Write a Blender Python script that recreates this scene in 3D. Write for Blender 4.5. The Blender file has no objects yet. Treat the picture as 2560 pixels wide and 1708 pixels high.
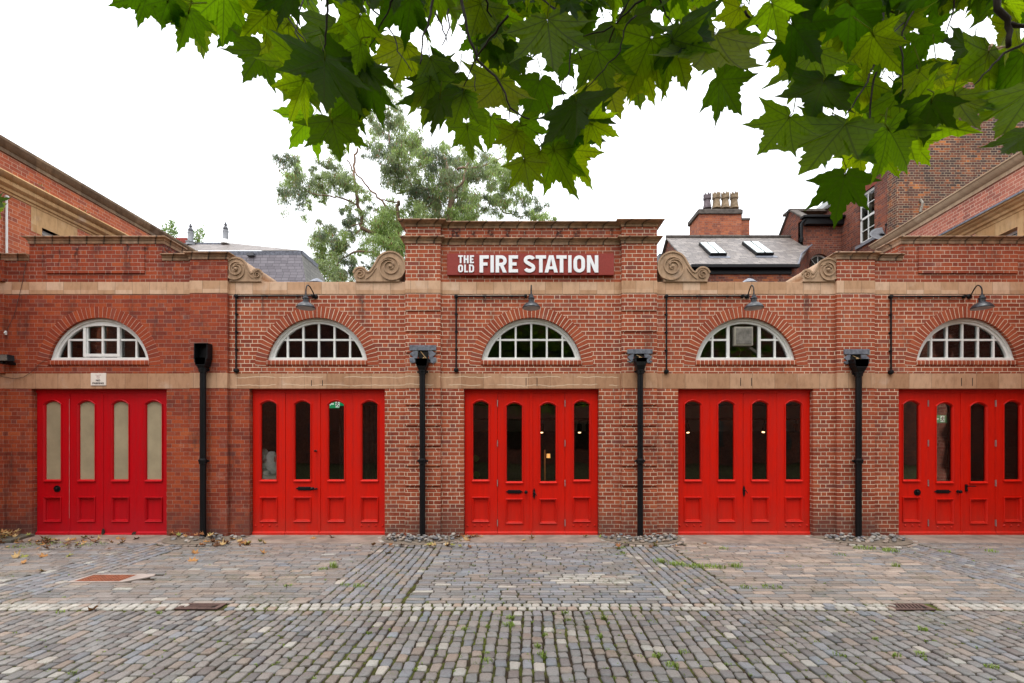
import bpy, math, random
from mathutils import Vector, Matrix
from mathutils.geometry import tessellate_polygon
R = math.radians
random.seed(11)
scene = bpy.context.scene
COL = scene.collection

# ------------------------------------------------------------------ camera, sky, light, exposure
EYE = 1.8075          # eye height (m)
DIST = 9.04           # camera to facade (m)
F = 1205.0            # focal length in photo pixels (photo 2560 px wide)
VX, VY = 1291.0, 1100.0   # where lines at right angles to the facade meet
cam_d = bpy.data.cameras.new("camera")
cam = bpy.data.objects.new("camera", cam_d)
COL.objects.link(cam)
cam.location = (0, -DIST, EYE)
cam.rotation_euler = (R(90), 0, 0)
cam_d.sensor_width = 36.0
cam_d.lens = F / 2560 * 36
cam_d.shift_x = -(VX - 1280) / 2560
cam_d.shift_y = (VY - 854) / 2560
cam_d.clip_start = 0.05
cam_d.clip_end = 500
scene.camera = cam
cam_d.dof.use_dof = True; cam_d.dof.focus_distance = DIST; cam_d.dof.aperture_fstop = 5.6

world = bpy.data.worlds.new("World")
scene.world = world
world.use_nodes = True
wn, wl = world.node_tree.nodes, world.node_tree.links
wn.clear()
SUN_EL, SUN_AZ = R(66), R(195)
sky = wn.new("ShaderNodeTexSky"); sky.sky_type = 'NISHITA'; sky.sun_disc = False
sky.sun_elevation = SUN_EL; sky.sun_rotation = SUN_AZ
hs = wn.new("ShaderNodeHueSaturation"); hs.inputs["Saturation"].default_value = 0.25
wl.new(sky.outputs[0], hs.inputs["Color"])
bg1 = wn.new("ShaderNodeBackground"); bg1.inputs[1].default_value = 0.05
wl.new(hs.outputs[0], bg1.inputs[0])
# overcast layer: brighter towards the zenith
tc = wn.new("ShaderNodeTexCoord"); sp = wn.new("ShaderNodeSeparateXYZ")
wl.new(tc.outputs["Generated"], sp.inputs[0])
mr = wn.new("ShaderNodeMapRange")
mr.inputs["From Min"].default_value = 0.0; mr.inputs["From Max"].default_value = 1.0
mr.inputs["To Min"].default_value = 0.72; mr.inputs["To Max"].default_value = 2.3
wl.new(sp.outputs["Z"], mr.inputs["Value"])
bg2 = wn.new("ShaderNodeBackground"); bg2.inputs[0].default_value = (0.94, 0.965, 1.0, 1)
wl.new(mr.outputs[0], bg2.inputs[1])
addw = wn.new("ShaderNodeAddShader"); wo = wn.new("ShaderNodeOutputWorld")
wl.new(bg1.outputs[0], addw.inputs[0]); wl.new(bg2.outputs[0], addw.inputs[1])
wl.new(addw.outputs[0], wo.inputs[0])

sun_d = bpy.data.lights.new("sun", 'SUN'); sun_d.energy = 1.1; sun_d.angle = R(25)
sun_d.color = (1.0, 0.96, 0.9)
sun = bpy.data.objects.new("sun", sun_d); COL.objects.link(sun)
sd = Vector((math.sin(SUN_AZ) * math.cos(SUN_EL), math.cos(SUN_AZ) * math.cos(SUN_EL), math.sin(SUN_EL)))
sun.rotation_euler = sd.to_track_quat('Z', 'Y').to_euler()
sun.location = (0, -10, 30)

vs = scene.view_settings
vs.view_transform = 'Standard'; vs.look = 'None'; vs.gamma = 1.0; vs.use_curve_mapping = False
vs.exposure = 0.42
scene.render.engine = 'CYCLES'
cy = scene.cycles
cy.max_bounces = 7; cy.diffuse_bounces = 3; cy.glossy_bounces = 3; cy.transmission_bounces = 4
cy.transparent_max_bounces = 10; cy.caustics_reflective = False; cy.caustics_refractive = False
cy.use_denoising = True
try:
    cy.denoising_prefilter = 'ACCURATE'
except Exception:
    pass

def P(x, y, Y=0.0):
    """world point seen at photo pixel x, y on the plane at depth Y"""
    d = Y + DIST
    return Vector(((x - VX) * d / F, Y, EYE + (VY - y) * d / F))
def PX(x, Y=0.0): return (x - VX) * (Y + DIST) / F
def PZ(y, Y=0.0): return EYE + (VY - y) * (Y + DIST) / F
def GY(y):        # depth of a ground point seen at pixel row y
    return EYE * F / (y - VY) - DIST

# ------------------------------------------------------------------ objects
def wloc(o):
    v = Vector((0, 0, 0))
    while o is not None:
        v += o.location; o = o.parent
    return v

def tag(o, label=None, cat=None, group=None, kind=None):
    if label: o['label'] = label
    if cat: o['category'] = cat
    if group: o['group'] = group
    if kind: o['kind'] = kind
    return o

def thing(name, loc, label, cat, group=None):
    o = bpy.data.objects.new(name, None); COL.objects.link(o)
    o.location = loc; o.empty_display_size = 0.1
    return tag(o, label, cat, group)

def copy_tree(o, parent=None):
    c = o.copy(); COL.objects.link(c); c.parent = parent
    for ch in list(o.children): copy_tree(ch, c)
    return c

class MB:
    def __init__(s): s.v = []; s.f = []; s.mi = []; s.uv = None; s.col = None
    def add(s, vs_, fs, mi=0):
        b = len(s.v); s.v.extend([tuple(p) for p in vs_])
        for f in fs: s.f.append(tuple(i + b for i in f)); s.mi.append(mi)
        return s
    def box(s, x0, x1, y0, y1, z0, z1, mi=0):
        return s.add([(x0,y0,z0),(x1,y0,z0),(x1,y1,z0),(x0,y1,z0),(x0,y0,z1),(x1,y0,z1),(x1,y1,z1),(x0,y1,z1)],
              [(0,3,2,1),(4,5,6,7),(0,1,5,4),(1,2,6,5),(2,3,7,6),(3,0,4,7)], mi)
    def hexa(s, pts, mi=0):     # 8 free points, box order
        return s.add(pts, [(0,3,2,1),(4,5,6,7),(0,1,5,4),(1,2,6,5),(2,3,7,6),(3,0,4,7)], mi)
    def fill(s, loops, y0, y1, mi=0):
        """2D loops (x,z), first outer, rest holes; solid between y0 (front) and y1"""
        vl = [[Vector((p[0], p[1], 0)) for p in l] for l in loops]
        tris = tessellate_polygon(vl)
        flat = [p for l in loops for p in l]; n = len(flat)
        vv = [(p[0], y0, p[1]) for p in flat] + [(p[0], y1, p[1]) for p in flat]
        ff = []
        for t in tris:
            a, b, c = [flat[i] for i in t]
            ar = (b[0]-a[0])*(c[1]-a[1]) - (c[0]-a[0])*(b[1]-a[1])
            t = tuple(t) if ar > 0 else tuple(t)[::-1]
            ff.append(t); ff.append(tuple(i + n for i in t[::-1]))
        b0 = 0
        for li, l in enumerate(loops):
            m = len(l)
            ar = sum(l[i][0]*l[(i+1) % m][1] - l[(i+1) % m][0]*l[i][1] for i in range(m))
            ccw = ar > 0
            if li > 0: ccw = not ccw
            for i in range(m):
                p, q = b0 + i, b0 + (i + 1) % m
                ff.append((p, p + n, q + n, q)[::-1] if ccw else (p, p + n, q + n, q))
            b0 += m
        return s.add(vv, ff, mi)
    def tube(s, pts, r, n=8, mi=0, cap=True):
        pts = [Vector(p) for p in pts]
        rs = r if isinstance(r, (list, tuple)) else [r] * len(pts)
        rings = []; up = None
        for i, p in enumerate(pts):
            t = (pts[min(i+1, len(pts)-1)] - pts[max(i-1, 0)])
            if t.length < 1e-9: t = Vector((0, 0, 1))
            t.normalize()
            if up is None:
                a = Vector((0, 0, 1)) if abs(t.z) < 0.9 else Vector((1, 0, 0))
                up = (a - t * a.dot(t)).normalized()
            else:
                up = (up - t * up.dot(t))
                if up.length < 1e-6: up = Vector((1, 0, 0))
                up.normalize()
            sd_ = t.cross(up)
            rings.append([p + (up * math.cos(2*math.pi*k/n) + sd_ * math.sin(2*math.pi*k/n)) * rs[i] for k in range(n)])
        vv = [q for rg in rings for q in rg]; ff = []
        for i in range(len(rings) - 1):
            for k in range(n):
                k2 = (k + 1) % n
                ff.append((i*n+k, i*n+k2, (i+1)*n+k2, (i+1)*n+k))
        if cap:
            ff.append(tuple(range(n))[::-1]); ff.append(tuple((len(rings)-1)*n + k for k in range(n)))
        return s.add(vv, ff, mi)
    def lathe(s, c, prof, n=20, axis='z', mi=0):
        """prof: (radius, height) list round an axis through c"""
        c = Vector(c); vv = []; ff = []
        for r_, h in prof:
            for k in range(n):
                a = 2*math.pi*k/n; x, y = r_*math.cos(a), r_*math.sin(a)
                vv.append(c + (Vector((x, y, h)) if axis == 'z' else Vector((x, -h, y)) if axis == 'y' else Vector((h, x, y))))
        for i in range(len(prof) - 1):
            for k in range(n):
                k2 = (k+1) % n
                ff.append((i*n+k, i*n+k2, (i+1)*n+k2, (i+1)*n+k))
        ff.append(tuple(range(n))[::-1]); ff.append(tuple((len(prof)-1)*n + k for k in range(n)))
        return s.add(vv, ff, mi)
    def sweep(s, path, prof, mi=0, closed=False):
        """profile (out, z) swept along a horizontal path (x,y); out is to the right of travel"""
        n = len(path); offs = []
        for i in range(n):
            a = Vector(path[i]) - Vector(path[i-1]) if (i > 0 or closed) else None
            b = Vector(path[(i+1) % n]) - Vector(path[i]) if (i < n-1 or closed) else None
            na = Vector((a.y, -a.x)).normalized() if a is not None else None
            nb = Vector((b.y, -b.x)).normalized() if b is not None else None
            if na is None: m = nb
            elif nb is None: m = na
            else:
                m = (na + nb); m = m / max(1e-6, m.dot(na)) if m.length > 1e-6 else na
            offs.append(m)
        k = len(prof); vv = []
        for i in range(n):
            for (o_, z) in prof: vv.append((path[i][0] + offs[i].x*o_, path[i][1] + offs[i].y*o_, z))
        ff = []
        for i in range(n if closed else n - 1):
            j = (i+1) % n
            for q in range(k):
                q2 = (q+1) % k
                ff.append((i*k+q, i*k+q2, j*k+q2, j*k+q))
        if not closed:
            ff.append(tuple(range(k))); ff.append(tuple((n-1)*k + q for q in range(k))[::-1])
        return s.add(vv, ff, mi)
    def build(s, name, mats, parent=None, loc=None, smooth=None, bevel=0, label=None, fix=True):
        base = wloc(parent) if parent else Vector((0, 0, 0))
        if loc is None: loc = base
        loc = Vector(loc)
        me = bpy.data.meshes.new(name)
        me.from_pydata([(p[0]-loc.x, p[1]-loc.y, p[2]-loc.z) for p in s.v], [], s.f)
        if not isinstance(mats, (list, tuple)): mats = [mats]
        for m in mats: me.materials.append(m)
        if len(mats) > 1: me.polygons.foreach_set("material_index", s.mi)
        if s.uv is not None:
            ul = me.uv_layers.new(name="UVMap")
            for l in me.loops: ul.data[l.index].uv = s.uv[l.vertex_index]
        if s.col is not None:
            ca = me.color_attributes.new("tone", 'FLOAT_COLOR', 'POINT')
            ca.data.foreach_set("color", [c for q in s.col for c in q])
        if fix:
            import bmesh
            bm = bmesh.new(); bm.from_mesh(me); bmesh.ops.recalc_face_normals(bm, faces=bm.faces)
            bm.to_mesh(me); bm.free()
        if smooth is True: me.polygons.foreach_set("use_smooth", [True]*len(me.polygons))
        elif smooth:
            me.polygons.foreach_set("use_smooth", [True]*len(me.polygons))
            me.set_sharp_from_angle(angle=R(smooth))
        me.update()
        o = bpy.data.objects.new(name, me); COL.objects.link(o)
        o.parent = parent; o.location = loc - base
        if bevel:
            b = o.modifiers.new("edge", 'BEVEL'); b.width = bevel; b.segments = 2; b.limit_method = 'ANGLE'
            b.angle_limit = R(40)
        if label: o['label'] = label
        return o

# ------------------------------------------------------------------ materials
class NT:
    def __init__(s, name):
        s.m = bpy.data.materials.new(name); s.m.use_nodes = True
        s.n = s.m.node_tree.nodes; s.l = s.m.node_tree.links; s.n.clear()
        s.out = s.n.new("ShaderNodeOutputMaterial")
        s.bs = s.n.new("ShaderNodeBsdfPrincipled"); s.l.new(s.bs.outputs[0], s.out.inputs[0])
    def put(s, sock, v):
        if isinstance(v, bpy.types.NodeSocket): s.l.new(v, sock)
        elif v is not None:
            if hasattr(sock.default_value, '__len__') and isinstance(v, (list, tuple)):
                v = list(v)
                if len(sock.default_value) == 4 and len(v) == 3: v.append(1)
            sock.default_value = v
    def math(s, op, a, b=None, c=None, clamp=False):
        n = s.n.new("ShaderNodeMath"); n.operation = op; n.use_clamp = clamp
        for i, v in enumerate((a, b, c)):
            if v is not None: s.put(n.inputs[i], v)
        return n.outputs[0]
    def pos(s):
        g = s.n.new("ShaderNodeNewGeometry"); return g.outputs["Position"]
    def obj(s):
        g = s.n.new("ShaderNodeTexCoord"); return g.outputs["Object"]
    def sep(s, v):
        n = s.n.new("ShaderNodeSeparateXYZ"); s.l.new(v, n.inputs[0]); return n.outputs
    def comb(s, x, y, z=0.0):
        n = s.n.new("ShaderNodeCombineXYZ")
        for i, v in enumerate((x, y, z)): s.put(n.inputs[i], v)
        return n.outputs[0]
    def noise(s, v, scale, detail=4, rough=0.55, col=False):
        n = s.n.new("ShaderNodeTexNoise"); s.put(n.inputs["Vector"], v)
        n.inputs["Scale"].default_value = scale; n.inputs["Detail"].default_value = detail
        n.inputs["Roughness"].default_value = rough
        return n.outputs["Color" if col else "Fac"]
    def white(s, v, col=False):
        n = s.n.new("ShaderNodeTexWhiteNoise"); n.noise_dimensions = '3D'; s.put(n.inputs["Vector"], v)
        return n.outputs["Color" if col else "Value"]
    def ramp(s, fac, stops, interp='LINEAR'):
        n = s.n.new("ShaderNodeValToRGB"); n.color_ramp.interpolation = interp
        e = n.color_ramp.elements
        while len(e) > 1: e.remove(e[-1])
        for i, (p, c) in enumerate(stops):
            el = e[0] if i == 0 else e.new(p)
            el.position = p; el.color = (c[0], c[1], c[2], 1) if isinstance(c, (list, tuple)) else (c, c, c, 1)
        s.put(n.inputs[0], fac); return n.outputs[0]
    def mix(s, fac, a, b, mode='MIX'):
        n = s.n.new("ShaderNodeMix"); n.data_type = 'RGBA'; n.blend_type = mode
        s.put(n.inputs[0], fac); s.put(n.inputs[6], a); s.put(n.inputs[7], b); return n.outputs[2]
    def rng(s, v, a, b, c=0.0, d=1.0, smooth=True):
        n = s.n.new("ShaderNodeMapRange"); n.interpolation_type = 'SMOOTHSTEP' if smooth else 'LINEAR'
        s.put(n.inputs[0], v); s.put(n.inputs[1], a); s.put(n.inputs[2], b); s.put(n.inputs[3], c); s.put(n.inputs[4], d)
        return n.outputs[0]
    def bump(s, h, strength=0.4, dist=0.01):
        n = s.n.new("ShaderNodeBump"); n.inputs["Strength"].default_value = strength; n.inputs["Distance"].default_value = dist
        s.put(n.inputs["Height"], h); s.l.new(n.outputs[0], s.bs.inputs["Normal"])
    def done(s, color=None, rough=None, metal=None, spec=None):
        if color is not None: s.put(s.bs.inputs["Base Color"], color)
        if rough is not None: s.put(s.bs.inputs["Roughness"], rough)
        if metal is not None: s.put(s.bs.inputs["Metallic"], metal)
        if spec is not None: s.put(s.bs.inputs["Specular IOR Level"], spec)
        return s.m

def brick_mat(name, stops, mortar, mw=0.009, bond='flemish', h=0.0754, L=0.2215, P_=0.323, stain=0.0, pale=0.25,
              zoff=0.0, uv=False, wob=0.004, bumps=0.5, drips=None, axis='xy', damp=0.0, facevar=0.5, spots=()):
    t = NT(name)
    if uv:
        n = t.n.new("ShaderNodeTexCoord"); pv = n.outputs["UV"]; x, y, z = t.sep(pv); u0, v0 = x, y
        base = t.pos()
    else:
        base = pv = t.pos(); x, y, z = t.sep(pv)
        u0 = t.math('ADD', x, y) if axis == 'xy' else x
        v0 = t.math('ADD', z, zoff)
    wn_ = t.noise(base, 9.0, 2, col=True); wx, wy, wz = t.sep(wn_)
    u = t.math('ADD', u0, t.math('MULTIPLY', t.math('SUBTRACT', wx, 0.5), wob*2))
    v = t.math('ADD', v0, t.math('MULTIPLY', t.math('SUBTRACT', wy, 0.5), wob*1.5))
    rv = t.math('DIVIDE', v, h); row = t.math('FLOOR', rv); fv = t.math('FRACT', rv)
    par = t.math('MODULO', t.math('ABSOLUTE', row), 2.0)
    jit = t.math('MULTIPLY', t.math('SUBTRACT', t.white(t.comb(row, 3.3, 1.7)), 0.5), 0.03)
    if bond == 'stack': par = t.math('MULTIPLY', par, 0.0); jit = t.math('MULTIPLY', jit, 0.0)
    uo = t.math('ADD', u, t.math('ADD', t.math('MULTIPLY', par, P_/2), jit))
    cu = t.math('DIVIDE', uo, P_); cell = t.math('FLOOR', cu); f = t.math('MULTIPLY', t.math('FRACT', cu), P_)
    e1 = t.math('MINIMUM', f, t.math('SUBTRACT', P_, f))
    if bond == 'flemish':
        dl = t.math('SUBTRACT', f, L); e1 = t.math('MINIMUM', e1, t.math('ABSOLUTE', dl))
        ish = t.math('GREATER_THAN', dl, 0.0)
    else:
        ish = 0.0
    e2 = t.math('MULTIPLY', t.math('MINIMUM', fv, t.math('SUBTRACT', 1.0, fv)), h)
    e2 = t.math('MULTIPLY', e2, 1.0)
    d = t.math('MINIMUM', e1, e2)
    fine = t.noise(base, 60.0, 3)
    d = t.math('ADD', d, t.math('MULTIPLY', t.math('SUBTRACT', fine, 0.5), 0.003))
    bm = t.rng(d, mw*0.38, mw*0.68)
    rnd = t.white(t.comb(cell, row, ish)); rnd2 = t.white(t.comb(cell, row, t.math('ADD', ish, 7.0) if bond == 'flemish' else 7.0))
    big = t.noise(base, 0.9, 3)
    fac = t.math('ADD', t.math('MULTIPLY', rnd, 0.62), t.math('MULTIPLY', t.rng(big, 0.25, 0.75), 0.38))
    col = t.ramp(fac, stops)
    # mottling inside each brick
    mot = t.noise(base, 28.0, 4, 0.65)
    col = t.mix(t.rng(mot, 0.35, 0.75, 0.0, 0.45*facevar*2), col, t.mix(1.0, col, (0.55, 0.45, 0.42), 'MULTIPLY'))
    # some bricks greyed / plum
    col = t.mix(t.rng(rnd2, 0.90, 0.94, 0.0, 0.38), col, (0.14, 0.06, 0.055))
    # pale lime bloom
    if pale:
        pn = t.noise(base, 3.1, 6, 0.7)
        col = t.mix(t.math('MULTIPLY', t.rng(pn, 0.56, 0.75), pale), col, (0.50, 0.32, 0.25))
    mcol = t.mix(t.rng(t.noise(base, 2.3, 4), 0.35, 0.7, 0.0, 0.7), mortar, [c*0.55 for c in mortar[:3]])
    col = t.mix(bm, mcol, col)
    if stain:
        sx, sy, sz = t.sep(base)
        st = t.noise(t.comb(t.math('MULTIPLY', t.math('ADD', sx, sy), 2.2), t.math('MULTIPLY', sz, 0.55), 0.0), 1.6, 6, 0.68)
        col = t.mix(t.math('MULTIPLY', t.rng(st, 0.52, 0.74), stain), col, (0.035, 0.022, 0.02))
    if damp:
        sx, sy, sz = t.sep(base)
        dm = t.math('MULTIPLY', t.rng(sz, 0.05, 0.75, 1.0, 0.0), t.rng(t.noise(base, 2.0, 5), 0.25, 0.6))
        col = t.mix(t.math('MULTIPLY', dm, damp), col, (0.075, 0.045, 0.04))
    for (x_, za, zb_, w_) in spots:      # run-off streaks below open joints
        sx, sy, sz = t.sep(base)
        xx = t.math('ADD', sx, t.math('MULTIPLY', t.math('SUBTRACT', t.noise(base, 5.0, 4, 0.7), 0.5), 0.16))
        k = t.math('MULTIPLY', t.rng(t.math('ABSOLUTE', t.math('SUBTRACT', xx, x_)), w_*0.3, w_, 1.0, 0.0), t.math('MULTIPLY', t.rng(sz, za, zb_), t.rng(t.noise(base, 11.0, 5, 0.7), 0.3, 0.62)))
        col = t.mix(t.math('MULTIPLY', k, 0.8), col, (0.05, 0.032, 0.028))
    if drips:        # dark drips below the joints of a coping at height z0, spaced every sp metres
        z0, sp_, ln = drips
        sx, sy, sz = t.sep(base)
        un = t.math('ADD', sx, t.math('MULTIPLY', t.math('SUBTRACT', t.noise(base, 7.0, 4), 0.5), 0.12))
        q = t.math('MULTIPLY', t.math('ABSOLUTE', t.math('SUBTRACT', t.math('FRACT', t.math('DIVIDE', un, sp_)), 0.5)), sp_)
        wdt = t.math('MULTIPLY', t.white(t.comb(t.math('FLOOR', t.math('DIVIDE', un, sp_)), 2.0, 5.0)), 0.075)
        a = t.rng(q, t.math('SUBTRACT', wdt, 0.02), t.math('ADD', wdt, 0.03), 1.0, 0.0)
        dz = t.math('SUBTRACT', z0, sz)
        lz = t.rng(dz, 0.0, t.math('MULTIPLY', t.math('ADD', t.white(t.comb(t.math('FLOOR', t.math('DIVIDE', un, sp_)), 9.0, 5.0)), 0.2), ln), 1.0, 0.0)
        br = t.rng(t.noise(base, 14.0, 5, 0.7), 0.36, 0.6)
        k = t.math('MULTIPLY', t.math('MULTIPLY', a, lz), br)
        col = t.mix(t.math('MULTIPLY', k, 0.9), col, (0.018, 0.012, 0.012))
    t.bump(t.math('ADD', bm, t.math('MULTIPLY', mot, 0.35)), bumps, 0.006)
    return t.done(col, t.rng(rnd, 0.0, 1.0, 0.72, 0.92), spec=0.2)

ORANGE = [(0.0, (0.19, 0.038, 0.020)), (0.25, (0.27, 0.052, 0.023)), (0.55, (0.335, 0.074, 0.033)), (0.8, (0.39, 0.092, 0.040)), (1.0, (0.46, 0.135, 0.058))]
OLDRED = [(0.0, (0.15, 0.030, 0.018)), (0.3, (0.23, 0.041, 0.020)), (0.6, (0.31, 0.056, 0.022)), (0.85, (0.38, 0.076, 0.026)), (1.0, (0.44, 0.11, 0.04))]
M_brick = brick_mat("pointed red brick", ORANGE, (0.68, 0.52, 0.385), mw=0.0104, pale=0.4, stain=0.5, damp=0.65, spots=((-2.91, 3.75, 4.5, .09), (3.45, 4.0, 4.5, .05), (5.44, 3.5, 4.5, .07), (-.6, 4.2, 4.55, .06), (-4.75, 3.9, 4.5, .05)))
M_brick_p = brick_mat("parapet brick", ORANGE, (0.55, 0.40, 0.30), mw=0.009, pale=0.3, stain=0.5, drips=(5.52, 0.3225, 0.18))
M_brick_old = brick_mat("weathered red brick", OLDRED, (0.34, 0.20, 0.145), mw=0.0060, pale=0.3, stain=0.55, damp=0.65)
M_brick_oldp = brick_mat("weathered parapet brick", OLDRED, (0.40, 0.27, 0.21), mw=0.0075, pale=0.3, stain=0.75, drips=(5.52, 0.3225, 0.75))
M_arch = brick_mat("arch brick", ORANGE, (0.70, 0.56, 0.42), mw=0.009, bond='stack', h=1.0, P_=0.0765, uv=True, wob=0.002, pale=0.2)
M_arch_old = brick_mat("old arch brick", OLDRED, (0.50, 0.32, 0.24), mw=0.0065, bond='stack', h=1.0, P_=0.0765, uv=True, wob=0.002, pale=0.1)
M_brick_wing = brick_mat("smooth wing brick", [(0, (0.26, 0.055, 0.03)), (0.4, (0.42, 0.10, 0.045)), (0.75, (0.50, 0.135, 0.06)), (1, (0.55, 0.17, 0.08))],
                         (0.55, 0.36, 0.26), mw=0.0065, pale=0.15, stain=0.15, bumps=0.25)
M_brick_wing_r = brick_mat("pale wing brick", [(0, (0.30, 0.085, 0.06)), (0.4, (0.44, 0.14, 0.095)), (0.75, (0.52, 0.18, 0.12)), (1, (0.56, 0.21, 0.14))],
                         (0.68, 0.48, 0.36), mw=0.009, pale=0.45, stain=0.1, bumps=0.25)
SOOT = [(0.0, (0.035, 0.024, 0.022)), (0.3, (0.075, 0.038, 0.030)), (0.52, (0.13, 0.050, 0.034)), (0.68, (0.21, 0.072, 0.036)), (0.82, (0.38, 0.12, 0.038)), (1.0, (0.55, 0.21, 0.065))]
M_house = brick_mat("sooty house brick", SOOT, (0.36, 0.28, 0.19), mw=0.012, pale=0.1, stain=0.6, wob=0.008)
M_house_r = brick_mat("dark red house brick", [(0, (0.05, 0.025, 0.022)), (0.3, (0.13, 0.042, 0.03)), (0.6, (0.21, 0.062, 0.036)), (0.85, (0.30, 0.085, 0.042)), (1, (0.42, 0.14, 0.07))],
                      (0.24, 0.17, 0.13), mw=0.009, pale=0.25, stain=0.6, wob=0.008)
M_chim = brick_mat("chimney brick", [(0, (0.14, 0.045, 0.03)), (0.35, (0.30, 0.085, 0.045)), (0.7, (0.43, 0.13, 0.06)), (1, (0.50, 0.18, 0.09))],
                   (0.30, 0.2, 0.15), mw=0.009, pale=0.2, stain=0.6, wob=0.008)

def stone_mat(name, tones, L=0.3225, h=9.0, wave=0, joint=(0.16, 0.10, 0.06), jw=0.006, dirt=0.3, top_dirt=0.0, off=0.0, jointdark=0.8, jhalo=0.0):
    t = NT(name); p = t.pos(); x, y, z = t.sep(p)
    u = t.math('ADD', t.math('ADD', x, y), off); cu = t.math('DIVIDE', u, L); cell = t.math('FLOOR', cu)
    fr = t.math('FRACT', cu); e = t.math('MULTIPLY', t.math('MINIMUM', fr, t.math('SUBTRACT', 1.0, fr)), L)
    e = t.math('ADD', e, t.math('MULTIPLY', t.math('SUBTRACT', t.noise(p, 40.0, 3), 0.5), 0.004))
    r = t.white(t.comb(cell, t.math('FLOOR', t.math('MULTIPLY', z, 1.3)), 0.5))
    col = t.ramp(t.math('ADD', t.math('MULTIPLY', r, 0.75), t.math('MULTIPLY', t.noise(p, 3.0, 4), 0.3)), tones)
    mo = t.noise(t.comb(t.math('MULTIPLY', u, 3.0), t.math('MULTIPLY', z, 1.0), y), 4.0, 6, 0.65)
    col = t.mix(t.rng(mo, 0.4, 0.75, 0.0, dirt), col, t.mix(1.0, col, (0.42, 0.36, 0.30), 'MULTIPLY'))
    pa = t.noise(p, 2.2, 5, 0.6)
    col = t.mix(t.rng(pa, 0.56, 0.78, 0.0, 0.4), col, (0.62, 0.50, 0.42))
    if top_dirt:
        bl = t.noise(p, 6.0, 6, 0.7)
        gg = t.n.new("ShaderNodeNewGeometry"); nx, ny, nz = t.sep(gg.outputs["Normal"])
        col = t.mix(t.math('MULTIPLY', t.rng(bl, 0.28, 0.62), top_dirt), col, (0.05, 0.038, 0.026))
    if jhalo:
        hn = t.noise(t.comb(cell, t.math('MULTIPLY', x, 6.0), t.math('MULTIPLY', z, 4.0)), 3.0, 4)
        k = t.math('MULTIPLY', t.rng(e, 0.0, 0.035, 1.0, 0.0), t.rng(hn, 0.3, 0.6))
        col = t.mix(t.math('MULTIPLY', k, jhalo), col, (0.02, 0.015, 0.012))
    jm = t.rng(e, jw*0.35, jw*0.7, jointdark, 0.0)
    col = t.mix(jm, col, joint)
    if wave:
        for k, zz in enumerate((2.985, 2.835)):
            off_ = t.math('MULTIPLY', t.math('SUBTRACT', t.noise(t.comb(x, 0.0, 3.0*k), 2.4, 3, 0.6), 0.5), 0.11)
            dd = t.math('ABSOLUTE', t.math('SUBTRACT', z, t.math('ADD', off_, zz)))
            gate = t.math('MULTIPLY', t.rng(t.noise(t.comb(x, 5.0, 7.0*k), 1.6, 2), 0.40, 0.44), t.math('MULTIPLY', t.rng(x, -5.3, -5.2), t.rng(x, 1.85, 1.95, 1.0, 0.0)))
            col = t.mix(t.math('MULTIPLY', t.math('MULTIPLY', t.rng(dd, 0.003, 0.0075, 1.0, 0.0), gate), 0.75), col, (0.72, 0.58, 0.42))
    t.bump(t.math('ADD', t.math('MULTIPLY', jm, -1.0), t.math('MULTIPLY', t.noise(p, 70.0, 4), 0.25)), 0.35, 0.004)
    return t.done(col, 0.82, spec=0.3)
SAND = [(0.0, (0.41, 0.225, 0.12)), (0.35, (0.48, 0.28, 0.16)), (0.7, (0.56, 0.345, 0.215)), (1.0, (0.63, 0.44, 0.31))]
SAND2 = [(0.0, (0.33, 0.165, 0.085)), (0.35, (0.40, 0.215, 0.12)), (0.7, (0.47, 0.265, 0.155)), (1.0, (0.53, 0.325, 0.205))]
M_band = stone_mat("sandstone band", SAND, off=0.11, dirt=0.4)
M_lintel = stone_mat("sandstone lintel", SAND2, L=0.42, off=0.2, dirt=0.45, wave=1)
M_cop = stone_mat("weathered coping stone", SAND, joint=(0.015, 0.012, 0.01), jw=0.010, dirt=0.5, top_dirt=0.55, jhalo=0.85)
M_copw = stone_mat("brown wing coping", [(0, (0.15, 0.095, 0.06)), (0.5, (0.22, 0.14, 0.085)), (1, (0.36, 0.24, 0.14))], L=0.5, dirt=0.6, jointdark=0.5, top_dirt=0.4)
M_scroll = stone_mat("carved sandstone", [(0, (0.38, 0.235, 0.14)), (1, (0.50, 0.33, 0.21))], L=50.0, dirt=0.6, top_dirt=0.22)
M_wingstone = stone_mat("orange sandstone", [(0, (0.42, 0.22, 0.09)), (0.5, (0.5, 0.29, 0.13)), (1, (0.56, 0.36, 0.18))], L=0.45, dirt=0.5, jointdark=0.4)

def simple(name, col, rough=0.6, metal=0.0, spec=0.4, var=0.25, scale=8.0, bump=0.0, bscale=60.0):
    t = NT(name); p = t.obj()
    c2 = [c*(1-var) for c in col]
    c = t.mix(t.rng(t.noise(p, scale, 5, 0.6), 0.3, 0.7), col, c2)
    if bump: t.bump(t.noise(p, bscale, 4), bump, 0.004)
    return t.done(c, t.rng(t.noise(p, scale*2, 3), 0.3, 0.7, rough*0.85, min(1, rough*1.15)), metal, spec)

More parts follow.
